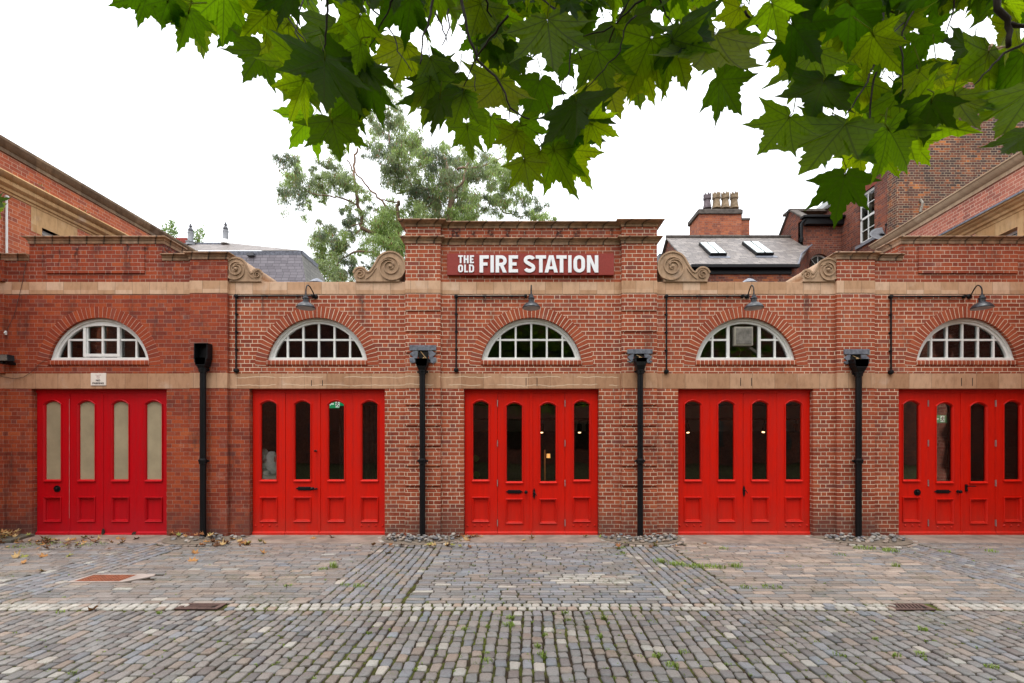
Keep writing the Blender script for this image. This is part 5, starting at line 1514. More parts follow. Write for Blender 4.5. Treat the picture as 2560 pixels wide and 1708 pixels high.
pm = [(0, 6.50), (.02, 6.50), (.025, 6.54), (.06, 6.55), (.07, 6.60), (.10, 6.61), (.14, 6.64), (.15, 6.69), (.12, 6.73), (.16, 6.74), (.22, 6.77), (.24, 6.80), (.22, 6.83), (0, 6.86)]
moulding_x(lw, "cornice", WX, ya, yb, pm, M_wingstone)
mb = MB(); mb.box(WX - .3, WX + .006, .62, 1.64, 6.16, 6.52); mb.box(WX - .3, WX + .006, .62, .84, 6.0, 6.16); mb.box(WX - .3, WX + .006, 1.48, 1.64, 6.0, 6.16)
mb.build("window_head", [M_wingstone], lw)
mb = MB(); mb.box(WX - .2, WX - .12, .85, 1.47, 4.6, 6.16); w = mb.build("window", [M_white], lw)
mb = MB(); mb.box(WX - .12, WX - .115, .93, 1.39, 4.7, 6.08); mb.build("window_pane", [M_bottle], w)
mb = MB(); mb.box(-14, WX - .35, ya + .3, yb - .3, 7.0, 7.1); mb.build("roof", [M_slate1s], lw)
wp = thing("vent_pipe", (WX + .03, .12, 5), "slim white pipe with a ball cap on the left brick wing", "pipe")
mb = MB(); z1 = PZ(494, .12); mb.tube([(WX + .04, .12, 4.7), (WX + .04, .12, z1)], .019, 10); mb.build("pipe", [M_white], wp, smooth=50)
mb = MB(); mb.lathe((WX + .045, .12, z1), [(.01, -.03), (.033, -.01), (.038, .01), (.03, .03), (.002, .045)], 12); mb.build("cap", [M_white], wp, smooth=True)

# right wing, slightly turned
rw = thing("right_wing", (9.9, 1, 0), "pale red brick wing with lead-topped cornice running back at the right", "building")
TA = .0855; RX0, RY0 = 9.84, .3
def rwx(y): return RX0 + TA*(y - RY0)
yb2 = 4.62; ya2 = -2.2
def rw_box(mb, a, b, z0, z1, out=0.0, thick=.4):
    mb.hexa([(rwx(a) - out, a, z0), (rwx(a) + thick, a, z0), (rwx(b) + thick, b, z0), (rwx(b) - out, b, z0), (rwx(a) - out, a, z1), (rwx(a) + thick, a, z1), (rwx(b) + thick, b, z1), (rwx(b) - out, b, z1)])
mb = MB()
for (a, b, z0, z1) in ((ya2, .44, 0, 7.14), (.44, 1.2, 0, 4.6), (.44, 1.2, 6.03, 7.14), (1.2, yb2, 0, 7.14)): rw_box(mb, a, b, z0, z1)
mb.box(rwx(yb2) + .4, 14, yb2 - .4, yb2, 0, 7.14)
mb.build("wall", [M_brick_wing_r], rw)
def rmould(name, prof, mat, a=ya2, b=yb2 + .0):
    mb = MB(); mb.sweep([(rwx(b), b), (rwx(a), a)], prof); return mb.build(name, [mat], rw, smooth=30)
pathc = [(14, yb2), (rwx(yb2), yb2), (rwx(ya2), ya2)]
mb = MB(); mb.sweep(pathc, [(0, 7.12), (.03, 7.12), (.03, 7.20), (.05, 7.21), (.10, 7.27), (.12, 7.33), (.14, 7.34), (.14, 7.37), (.05, 7.39), (-.3, 7.37), (-.3, 7.12)])
mb.build("coping", [stone_mat("pale coping stone", [(0, (.36, .24, .15)), (1, (.48, .34, .22))], L=.5, dirt=.4, jointdark=.6)], rw, smooth=30)
rmould("cornice", [(0, 6.28), (.02, 6.28), (.03, 6.33), (.07, 6.35), (.08, 6.40), (.13, 6.43), (.15, 6.47), (.20, 6.48), (.21, 6.53), (0, 6.54)], M_wingstone, b=3.2)
rmould("lead_capping", [(0, 6.535), (.215, 6.532), (.22, 6.51), (.232, 6.51), (.232, 6.55), (0, 6.60)], M_lead, b=3.25)
mb = MB(); rw_box(mb, .30, 1.38, 6.0, 6.29, .006); rw_box(mb, .30, .43, 5.0, 6.0, .006); rw_box(mb, 1.21, 1.38, 5.0, 6.0, .006); rw_box(mb, 1.72, 2.5, 5.0, 6.29, .006)
mb.build("stone_surround", [M_wingstone], rw)
mb = MB(); rw_box(mb, .44, 1.2, 4.6, 6.05, -.15, .3); w = mb.build("window", [M_white], rw)
mb = MB(); rw_box(mb, .52, 1.12, 4.7, 5.95, -.147, .2); mb.build("window_pane", [M_bottle], w)
mb = MB(); mb.box(10.3, 14, ya2, yb2 - .5, 6.9, 7.0); mb.build("roof", [M_slate1s], rw)

# tall sooty house at the right
th = thing("tall_house", (12, 7, 0), "tall sooty brick house with a sash window on its left side", "house")
HY, HX, HY2 = 6.02, 11.9, 8.7
mb = MB()
gable = [(HX, 0), (22, 0), (22, PZ(138, HY)), (PX(2418, HY), PZ(138, HY)), (PX(2418, HY), PZ(232, HY)), (HX, PZ(392, HY))]
mb.fill([gable], HY, HY + .4); mb.build("front_wall", [M_house], th)
zE = PZ(392, HY)
mb = MB(); wy0, wy1, wz0, wz1 = 6.98, 7.72, 8.55, 10.28
for (a, b, z0, z1) in ((HY + .4, wy0, 0, zE), (wy0, wy1, 0, wz0), (wy0, wy1, wz1, zE), (wy1, 12, 0, zE)): mb.box(HX, HX + .35, a, b, z0, z1)
mb.build("side_wall", [M_house_r], th)
mb = MB(); mb.add([(HX - .12, HY - .05, zE - .02), (HX - .12, 12, zE - .02), (HX + 5, 12, zE + 3.0), (HX + 5, HY - .0, zE + 3.0)], [(0, 1, 2, 3)])
mb.add([(HX - .12, HY - .05, zE + .06), (HX - .12, 12, zE + .06), (HX + 5, 12, zE + 3.08), (HX + 5, HY, zE + 3.08)], [(0, 1, 2, 3)])
mb.add([(HX - .12, HY - .05, zE - .02), (HX - .12, 12, zE - .02), (HX - .12, 12, zE + .06), (HX - .12, HY - .05, zE + .06)], [(0, 1, 2, 3)])
mb.build("roof", [M_slate1s], th)
mb = MB(); mb.box(PX(2405, HY), 22, HY - .06, HY + .8, PZ(146, HY), PZ(134, HY)); mb.box(PX(2418, HY), 22, HY + .4, HY + .75, 11, PZ(138, HY)); mb.build("chimney", [M_cap], th)
mb = MB(); mb.box(HX + .10, HX + .18, wy0, wy1, wz0, wz1); w = mb.build("sash_window", [M_white], th)
for (z0, z1) in ((wz0 + .10, (wz0+wz1)/2 - .03), ((wz0+wz1)/2 + .05, wz1 - .09)):
    mb = MB(); mb.box(HX + .07 + (.02 if z0 < 9 else 0), HX + .099, wy0 + .07, wy1 - .07, z0, z1); mb.build("window_pane", [M_glass if z0 > 9 else M_bottle], w)
mb = MB(); zm = (wz0+wz1)/2
mb.box(HX + .06, HX + .10, wy0, wy1, zm - .03, zm + .04); mb.box(HX + .06, HX + .10, wy0, wy0 + .07, wz0, wz1); mb.box(HX + .06, HX + .10, wy1 - .07, wy1, wz0, wz1); mb.box(HX + .06, HX + .10, wy0, wy1, wz1 - .08, wz1); mb.box(HX + .06, HX + .10, wy0, wy1, wz0, wz0 + .09)
mb.box(HX + .063, HX + .098, (wy0+wy1)/2 - .015, (wy0+wy1)/2 + .015, wz0, wz1)
for zz in (wz0 + .45, wz0 + 1.3): mb.box(HX + .064, HX + .097, wy0, wy1, zz - .012, zz + .012)
mb.build("glazing_bars", [M_white], w)
mb = MB(); mb.box(HX - .06, HX + .12, wy0 - .08, wy1 + .1, wz0 - .10, wz0); mb.build("window_sill", [simple('grey sill stone', (.2, .2, .22), .8)], th)
mb = MB(); mb.box(HX - .003, HX + .1, wy0 - .12, wy1 + .12, wz1, wz1 + .24); mb.build("window_lintel", [brick_mat("red lintel brick", [(0, (.22, .05, .035)), (1, (.34, .08, .05))], (.2, .12, .09), bond='stack', h=1.0, P_=.075)], th)
for k in range(3):
    x = PX(2442 + 30*k, HY + .3); mb = MB(); mb.lathe((x, HY + .35, PZ(134, HY)), [(.16, -.02), (.15, .1), (.12, .3), (.13, .36), (.16, .38), (.16, .48), (.12, .5)], 14)
    o = mb.build("chimney_pot", [M_pot1], th, smooth=40)
mb = MB(); vc = P(2303, 510, HY - .02); mb.tube([vc + Vector((-.02, 0, .13)), vc + Vector((.0, -.06, .0)), vc + Vector((-.03, 0, -.25))], .035, 6); mb.tube([vc + Vector((.0, -.01, -.35)), vc + Vector((.02, -.03, -.5))], .05, 6)
mb.build("broken_pipe_stub", [simple("crusted cement", (.4, .36, .30), .9, var=.5, scale=20)], th)
# satellite dish
sdp = P(2205, 588, 6.55); dish = thing("satellite_dish", (HX, 6.6, sdp.z), "grey satellite dish beside the sash window of the tall house", "satellite dish")
mb = MB(); n = 28; ax = Vector((-.25, -.8, .55)).normalized(); u_ = ax.cross(Vector((0, 0, 1))).normalized(); v_ = ax.cross(u_)
vv = []; ff = []
for a in range(5):
    for k in range(n):
        r_ = .08 + .28*a/4; an = 2*math.pi*k/n
        vv.append(sdp + u_*(r_*math.cos(an)) + v_*(r_*.86*math.sin(an)) + ax*(r_*r_*.45))
for a in range(4):
    for k in range(n): ff.append((a*n+k, a*n+(k+1) % n, (a+1)*n+(k+1) % n, (a+1)*n+k))
ff.append(tuple(range(n)))
mb.add(vv, ff); o = mb.build("reflector", [simple("dish grey", (.16, .165, .18), .6)], dish, smooth=True, fix=False); so = o.modifiers.new("t", 'SOLIDIFY'); so.thickness = .012
mb = MB(); mb.tube([sdp - v_*.0 + Vector((0, 0, -.3)), sdp + ax*.28 + Vector((0, 0, -.16)), sdp + ax*.38], .012, 6); mb.lathe(sdp + ax*.36 - Vector((0, 0, .02)), [(.03, 0), (.035, .05), (.02, .07)], 10)
mb.tube([Vector((HX, 6.7, sdp.z - .1)), sdp - ax*.05], .02, 6); mb.build("arm", [M_iron], dish)

# low brick house with a round-headed window
LY = 8.62; lx0, lx1 = 10.5, HX - .01
lh = thing("low_house", (11, 9, 0), "low sooty brick house with black gutter and a round-headed window", "house")
zg = PZ(549, LY)
acx, acz, ar = PX(2049.5, LY), PZ(661, LY), .39
mb = MB()
def arch_open(cx_, zc, r_, z0, n=20): return [(cx_ - r_, z0), (cx_ + r_, z0)] + [(cx_ + r_*math.cos(math.pi*k/n), zc + r_*math.sin(math.pi*k/n)) for k in range(n+1)]
mb.fill([[(lx0, 0), (lx1, 0), (lx1, zg), (lx0, zg)], arch_open(acx, acz, ar, 7.3)], LY, LY + .3)
zr = PZ(527, 9.47); yr, yl = 9.47, 10.05; zl = PZ(588, 10.05)
mb.add([(lx0, LY, 0), (lx0, 10.1, 0), (lx0, 10.1, zl), (lx0, yr, zr), (lx0, LY, zg)], [(0, 1, 2, 3, 4)])
mb.add([(lx0 + .3, LY, 0), (lx0 + .3, 10.1, 0), (lx0 + .3, 10.1, zl), (lx0 + .3, yr, zr), (lx0 + .3, LY, zg)], [(4, 3, 2, 1, 0)])
mb.build("wall", [M_house_r], lh)
mb = MB(); mb.uv = []; n = 30; vv = []
for k in range(n+1):
    t_ = math.pi*k/n
    for rr_, yy in ((ar - .004, -.006), (ar + .17, -.006), (ar + .17, .01), (ar - .004, .15)): vv.append((acx + rr_*math.cos(t_), LY + yy, acz + rr_*math.sin(t_))); mb.uv.append((t_*.5, .5))
ff = []
for k in range(n):
    for q in range(4): ff.append((k*4+q, k*4+(q+1) % 4, (k+1)*4+(q+1) % 4, (k+1)*4+q))
mb.add(vv, ff); mb.build("brick_arch", [brick_mat("sooty arch brick", SOOT[2:], (.22, .15, .11), bond='stack', h=1.0, P_=.072, uv=True, wob=.003)], lh)
mb = MB(); mb.fill([arch_open(acx, acz, ar, 7.3), arch_open(acx, acz, ar - .06, 7.36)], LY + .1, LY + .16)
for a in (45, 90, 135): mb.tube([(acx + .0, LY + .12, acz - .1), (acx + ar*.95*math.cos(R(a)), LY + .12, acz + ar*.95*math.sin(R(a)))], .013, 4)
w = mb.build("arched_window", [M_white], lh); mb = MB(); mb.fill([arch_open(acx, acz, ar - .02, 7.32)], LY + .135, LY + .14); mb.build("window_pane", [M_bottle], w)
mb = MB(); mb.box(lx0 + .02, lx1, LY - .18, LY, zg - .24, zg - .02); mb.box(lx0 - .12, lx1, LY - .26, LY - .0, zg - .02, zg + .06); mb.build("gutter", [M_iron], lh, bevel=.01)
mb = MB(); xx = lx0 - .1; mb.tube([(xx + .1, LY - .15, zg - .05), (xx, LY - .08, zg - .2), (xx, LY - .08, PZ(607, LY))], .05, 10); mb.lathe((xx, LY - .08, PZ(600, LY)), [(.055, -.05), (.07, -.04), (.07, .04), (.055, .05)], 10); mb.build("downpipe", [M_iron], lh, smooth=50)
mb = MB(); mb.hexa([(lx0 - .06, yr, zr), (lx0 + .25, yr, zr), (lx0 + .25, 10.15, zl), (lx0 - .06, 10.15, zl), (lx0 - .06, yr, zr + .06), (lx0 + .25, yr, zr + .06), (lx0 + .25, 10.15, zl + .06), (lx0 - .06, 10.15, zl + .06)])
mb.hexa([(lx0 - .06, LY, zg + .07), (lx0 + .25, LY, zg + .07), (lx0 + .25, yr, zr), (lx0 - .06, yr, zr), (lx0 - .06, LY, zg + .13), (lx0 + .25, LY, zg + .13), (lx0 + .25, yr, zr + .06), (lx0 - .06, yr, zr + .06)])
mb.hexa([(lx0 - .06, yr - .1, zr - .05), (HX, yr - .1, zr - .05), (HX, yr + .4, zr - .05), (lx0 - .06, yr + .4, zr - .05), (lx0 - .06, yr - .1, zr + .03), (HX, yr - .1, zr + .03), (HX, yr + .4, zr + .03), (lx0 - .06, yr + .4, zr + .03)])
mb.build("coping", [M_cap], lh)
# dark solar slope behind
mb = MB(); q = [P(2028, 531, 12), P(2075, 500, 12), P(2092, 508, 12.6), P(2060, 533, 12.6)]
q = [P(2020, 536, 11.6), P(2068, 503, 12.6), P(2120, 503, 12.6), P(2075, 536, 11.6)]
mb.hexa(q + [p_ + Vector((0, .12, .03)) for p_ in q])
for k in (1, 2): 
    a_ = q[0].lerp(q[3], k/3); b_ = q[1].lerp(q[2], k/3); mb.tube([a_ - Vector((0, .02, 0)), b_ - Vector((0, .02, 0))], .012, 4)
o = mb.build("solar_panel", [M_bottle], loc=q[0]); tag(o, "dark glossy roof panel behind the low house, half hidden by a plane leaf", "solar panel")

# slate-roofed outbuilding with skylights
ob = thing("outbuilding", (7.5, 8, 0), "brick outbuilding with a stone-slate roof and two skylights", "house")
OY, OE, OX0, OX1 = 7.0, 7.67, 5.84, 9.24; RYd = 9.45; RZ = PZ(594, 9.45); ORX = 10.52
rs_ = (RZ - OE)/(RYd - OY)
def onroof(x, y):
    """roof-plane point seen at pixel x, y"""
    lo, hi = 0.0, 6.0
    for _ in range(40):
        m_ = (lo + hi)/2
        if PZ(y, OY + m_) > OE + rs_*m_: lo = m_
        else: hi = m_
    p_ = P(x, y, OY + lo); return p_
mb = MB(); dn = .06
def roofpts(off): 
    return [(OX0 - .1, OY - .12, OE - .12*rs_ + off), (OX1 + .03, OY - .12, OE - .12*rs_ + off), (10.75, 8.62, OE + rs_*1.62 + off), (ORX, RYd, RZ + off), (OX0 - .1, RYd, RZ + off)]
a_ = roofpts(0); b_ = roofpts(-dn)
mb.add(a_ + b_, [(0, 1, 2, 3, 4), (9, 8, 7, 6, 5)] + [(k, k+5, (k+1) % 5 + 5, (k+1) % 5) for k in range(5)])
mb.add([(OX0 - .1, RYd, RZ), (ORX, RYd, RZ), (ORX, 12, OE), (OX0 - .1, 12, OE)], [(3, 2, 1, 0)])
mb.build("roof", [M_slate2], ob)
mb = MB(); 
for k in range(11):
    xa = OX0 - .1 + (ORX - OX0 + .1)*k/11; xb = OX0 - .1 + (ORX - OX0 + .1)*(k+1)/11 - .012
    mb.tube([(xa, RYd, RZ + .02), (xb, RYd, RZ + .02)], .075, 8)
mb.build("ridge_tiles", [M_cap], ob)
mb = MB(); mb.box(OX0, OX1, OY, OY + .3, 0, OE - .08)
mb.add([(OX0, OY, 0), (OX0, 11.9, 0), (OX0, 11.9, OE), (OX0, RYd, RZ - .07), (OX0, OY, OE - .07)], [(0, 1, 2, 3, 4)])
mb.add([(OX1, OY, 0), (10.7, 8.62, 0), (10.7, 8.62, OE + rs_*1.62 - .07), (OX1, OY, OE - .08)], [(0, 1, 2, 3)])
mb.build("wall", [M_house_r], ob, fix=False)
# orange bricks low on the front
mb = MB(); mb.box(OX0 + .8, OX1 - .02, OY - .004, OY + .02, 5.5, OE - .36); mb.build("front_brickwork", [brick_mat("mixed orange brick", [(0, (.05, .03, .03)), (.35, (.16, .05, .035)), (.6, (.30, .08, .04)), (1, (.52, .17, .06))], (.26, .18, .13), pale=.4, stain=.3)], ob)
mb = MB(); mb.box(OX0 - .1, OX1 + .06, OY - .24, OY - .10, OE - .20, OE - .09); mb.box(OX0, OX1 - .1, OY - .05, OY, OE - .36, OE - .12); mb.build("gutter", [M_iron], ob, bevel=.012)
mb = MB(); mb.tube([(OX1 + .05, OY - .15, OE - .1), (OX1 + .7, OY + .75, OE + rs_*.8 - .0), (10.75, 8.5, OE + rs_*1.6)], .03, 6); mb.build("valley_lead", [M_lead], ob)
for q4 in (((1752, 613), (1788, 611), (1809.7, 640), (1768.5, 641)), ((1862, 611), (1900, 610), (1924.5, 639), (1881.5, 640))):
    nrm = Vector((0, -rs_, 1)).normalized(); base = [onroof(*p_) for p_ in q4]
    xl_, xr_ = (base[0].x + base[3].x)/2, (base[1].x + base[2].x)/2; ytop, ybot = base[0].y, base[3].y
    def rp(x, y, o_): return Vector((x, y, OE + rs_*(y - OY))) + nrm*o_
    mb = MB(); fr = .035
    mb.hexa([rp(xl_, ybot, -.02), rp(xr_, ybot, -.02), rp(xr_, ytop, -.02), rp(xl_, ytop, -.02), rp(xl_, ybot, .10), rp(xr_, ybot, .10), rp(xr_, ytop, .10), rp(xl_, ytop, .10)])
    xm = (xl_+xr_)/2; mb.tube([rp(xm, ybot, .115), rp(xm, ytop, .115)], .015, 5)
    s_ = mb.build("skylight", [M_iron], ob)
    for a, b in ((xl_ + fr, xm - .015), (xm + .015, xr_ - fr)):
        mb = MB(); mb.hexa([rp(a, ybot + .04, .09), rp(b, ybot + .04, .09), rp(b, ytop - .03, .09), rp(a, ytop - .03, .09), rp(a, ybot + .04, .112), rp(b, ybot + .04, .112), rp(b, ytop - .03, .112), rp(a, ytop - .03, .112)])
        mb.build("glass_panel", [M_skyl], s_)
    mb = MB(); mb.hexa([rp(xl_ - .05, ybot - .16, .004), rp(xr_ + .08, ybot - .16, .004), rp(xr_ + .08, ybot, .004), rp(xl_ - .05, ybot, .004), rp(xl_ - .05, ybot - .16, .012), rp(xr_ + .08, ybot - .16, .012), rp(xr_ + .08, ybot, .012), rp(xl_ - .05, ybot, .012)])
    mb.build("lead_apron", [M_lead], s_)
# chimney stack with crown pots
ch = thing("chimney_stack", (PX(1798, 10.6), 10.8, 0), "broad brick chimney stack with four crown-topped pots behind the slate roof", "chimney")
CY = 10.6; cx0, cx1 = PX(1748, CY), PX(1853.5, CY); zc0 = PZ(522, CY); zc1 = PZ(536, CY)
mb = MB(); mb.box(cx0, cx1, CY, CY + 1.1, 0, zc1); mb.build("stack", [M_chim], ch)
mb = MB(); mb.box(cx0 - .07, cx1 + .04, CY - .06, CY + 1.16, zc1, zc0 - .05); mb.box(cx0 - .02, cx1, CY, CY + 1.1, zc0 - .05, zc0); mb.build("cap", [M_cap], ch, bevel=.02)
mb = MB(); ax0, ax1 = PX(1855, CY + .5), PX(1872.5, CY + .5); mb.box(ax0 - .05, ax1, CY + .45, CY + .95, 0, PZ(552, CY + .5)); mb.build("side_flue", [M_chim], ch)
mb = MB(); mb.box(ax0 - .05, ax1 + .02, CY + .42, CY + .98, PZ(552, CY + .5), PZ(547, CY + .5)); mb.box(ax0 - .03, ax0 + .05, CY + .6, CY + .7, PZ(548, CY + .5), PZ(523, CY + .5)); mb.build("side_cap", [M_cap], ch, bevel=.01)
for k, px_ in enumerate((1768, 1791, 1813, 1835.5)):
    x = PX(px_, CY + .4); yy = CY + .4; top = PZ(482, yy); zb = PZ(521, yy); H = top - zb - (.05 if k == 0 else 0); r0 = .165 if k else .155
    mb = MB(); prof = [(r0*1.12, -.02), (r0*1.1, .02), (r0*.92, H*.25), (r0*.82, H*.5), (r0*.84, H*.55), (r0*1.02, H*.6), (r0*1.04, H*.72), (r0*.95, H*.75), (r0*1.0, H*.85), (r0*.7, H*.85), (r0*.7, H*.6)]
    mb.lathe((x, yy, zb), prof, 20)
    for q in range(8):
        a = 2*math.pi*q/8; c0, c1, c2 = a - .36, a + .36, a
        def cp(an, z, r_): return (x + r_*math.cos(an), yy + r_*math.sin(an), z)
        mb.add([cp(c0, zb + H*.84, r0), cp(c1, zb + H*.84, r0), cp(c2, zb + H*1.02, r0*1.02), cp(c0, zb + H*.84, r0*.72), cp(c1, zb + H*.84, r0*.72), cp(c2, zb + H*1.02, r0*.8)], [(0, 1, 2), (5, 4, 3), (0, 2, 5, 3), (1, 4, 5, 2), (0, 3, 4, 1)])
    mb.build("chimney_pot", [M_pot2 if k == 0 else M_pot1], ch, smooth=35)
mb = MB(); mb.box(PX(1648, 12), PX(1662, 12), 12, 12.5, 7, PZ(634, 12)); tag(mb.build("flat_roof_box", [M_cowl], loc=(PX(1655, 12), 12, 7)), "dark roof box behind the right scroll of the central block", "roof box")

# mansard house at the left
mh = thing("mansard_house", (-11, 9, 0), "house with purple-grey slate mansard roof and two flues, at the left behind the wall", "house")
MY = 8.0; MXr = PX(752.6, MY); MZ = PZ(629, MY)
mb = MB(); bl_, br_ = Vector((-16, MY - .45, 6.7)), Vector((PX(771, MY - .45), MY - .45, 6.7)); tl_, tr_ = Vector((-16, MY, MZ)), Vector((MXr, MY, MZ))
mb.add([bl_, br_, tr_, tl_], [(0, 1, 2, 3)]); mb.build("lower_slates", [M_slate1], mh, fix=False)
mb = MB(); bb = Vector((br_.x + .3, 10.2, 6.7)); tb = Vector((MXr, 9.35, MZ)); mb.add([br_, bb, tb, tr_], [(0, 1, 2, 3)]); mb.build("side_slates", [M_slate1s], mh, fix=False)
mb = MB(); pk = P(580, 608, 9.6); pk2 = Vector((-16, 9.6, pk.z)); q = [Vector((-16, MY - .04, MZ + .02)), Vector((MXr + .04, MY - .04, MZ + .02)), pk, pk2]
mb.add(q, [(0, 1, 2, 3)]); mb.add([q[1], Vector((MXr + .04, 9.4, MZ + .02)), pk], [(0, 1, 2)]); mb.build("upper_slates", [M_slate1t], mh, fix=False)
mb = MB(); mb.hexa([(-16, MY - .03, MZ - .18), (MXr + .0, MY - .03, MZ - .18), (MXr - .0, MY, MZ - .18), (-16, MY, MZ - .18), (-16, MY - .05, MZ + .0), (MXr + .03, MY - .05, MZ + .0), (MXr + .03, MY, MZ), (-16, MY, MZ)])
mb.hexa([(MXr, MY, MZ - .10), (MXr + .04, MY, MZ - .10), (MXr + .04, 9.35, MZ - .10), (MXr, 9.35, MZ - .10), (MXr, MY, MZ + .03), (MXr + .06, MY, MZ + .03), (MXr + .06, 9.35, MZ + .03), (MXr, 9.35, MZ + .03)])
mb.build("lead_flashing", [M_lead], mh)
mb = MB(); mb.box(-16, br_.x, MY - .4, MY - .1, 0, 6.72); mb.box(br_.x - .3, br_.x + .25, MY - .4, 10.2, 0, 6.72); mb.build("wall", [M_house_r], mh)
mb = MB(); vp = P(627, 636.5, MY - .1); mb.box(vp.x - .12, vp.x + .12, MY - .16, MY - .03, vp.z - .05, vp.z + .04); mb.build("vent", [M_cowl], mh)
def flue(px_, yt, yb, y, label, coll):
    x = PX(px_, y); zt, zb = PZ(yt, y), PZ(yb, y); H = zt - zb
    t = thing("roof_flue", (x, y, zb), label, "flue", "flues on the mansard roof")
    mb = MB(); mb.lathe((x, y, zb), [(.16, 0), (.15, H*.05), (.085, H*.22)] if not coll else [(.15, 0), (.15, H*.13), (.17, H*.14), (.17, H*.16), (.10, H*.2)], 16); mb.build("base_cone", [M_white if not coll else M_grey], t, smooth=40)
    mb = MB(); mb.lathe((x, y, zb), [(.09, H*.2), (.095, H*.55), (.105, H*.56), (.105, H*.62), (.06, H*.64), (.06, H*.7)], 16); mb.build("pipe", [M_grey], t, smooth=40)
    mb = MB(); mb.lathe((x, y, zb), [(.085, H*.68), (.09, H*.72), (.06, H*.8), (.03, H*.84), (.055, H*.88), (.05, H*.92), (.03, H*.94), (.03, H)], 14); mb.build("cowl", [M_cowl], t, smooth=40)
flue(476.5, 560.5, 614, 9.2, "left roof flue, next to the red ridge tiles", True)
flue(564, 556.5, 610, 9.3, "right roof flue on a white cone, on the mansard peak", False)
mb = MB(); rt = P(450, 609, 9.6)
for k in range(2):
    for j in range(5): mb.box(rt.x - .28 + k*.30, rt.x - .005 + k*.30, 9.55, 9.9, rt.z - .02 + j*.045, rt.z + .02 + j*.045)
mb.box(rt.x - .28, rt.x + .29, 9.57, 9.88, rt.z - .3, rt.z + .2)
tag(mb.build("ridge_tile_block", [M_rtile], loc=rt), "block of red ridge tiles left of the roof flues", "roof tiles")
mb = MB(); a_ = P(440, 613, 9.5); b_ = P(575, 612, 9.5); mb.box(a_.x, b_.x, 9.3, 9.6, a_.z - .06, a_.z); mb.box(a_.x + .9, b_.x - .1, 9.4, 9.6, a_.z, a_.z + .06)
mb.build("ridge_lead", [M_lead], mh)
for (vx, vy, lab) in ((793, 697, "small grey vent cowl poking above the second bay's parapet"), (1872, 697, "small grey vent cowl poking above the fourth bay's parapet")):
    mb = MB(); y = 1.2; x = PX(vx, y); zt = PZ(vy, y); mb.lathe((x, y, zt), [(.16, -.12), (.17, -.10), (.09, -.03), (.03, 0)], 16); mb.lathe((x, y, 4.5), [(.07, 0), (.07, zt - 4.58)], 12)
    tag(mb.build("vent_cowl", [M_lead], loc=(x, y, 4.56), smooth=35), lab, "vent cowl")
# barrel rooflight behind the left small scroll
mb = MB(); n = 10; y0, y1 = .62, 1.9; xa, xb = PX(600, y0), PX(655, y0)
for k in range(n):
    a0, a1 = math.pi*k/n, math.pi*(k+1)/n; cx_, r_ = (xa+xb)/2, (xb-xa)/2
    mb.add([(cx_ + r_*math.cos(a0), y0, 4.72 + .42*math.sin(a0)), (cx_ + r_*math.cos(a1), y0, 4.72 + .42*math.sin(a1)), (cx_ + r_*math.cos(a1), y1, 4.72 + .42*math.sin(a1)), (cx_ + r_*math.cos(a0), y1, 4.72 + .42*math.sin(a0)), (cx_, y0, 4.72), (cx_, y1, 4.72)], [(0, 1, 2, 3), (0, 1, 4), (2, 3, 5)])
mb.box(xa - .05, xb + .05, y0 - .02, y1 + .02, 4.56, 4.73)
tag(mb.build("barrel_rooflight", [M_lead], loc=((xa+xb)/2, y0, 4.56), fix=False), "curved lead-grey rooflight behind the leftmost scroll", "rooflight")

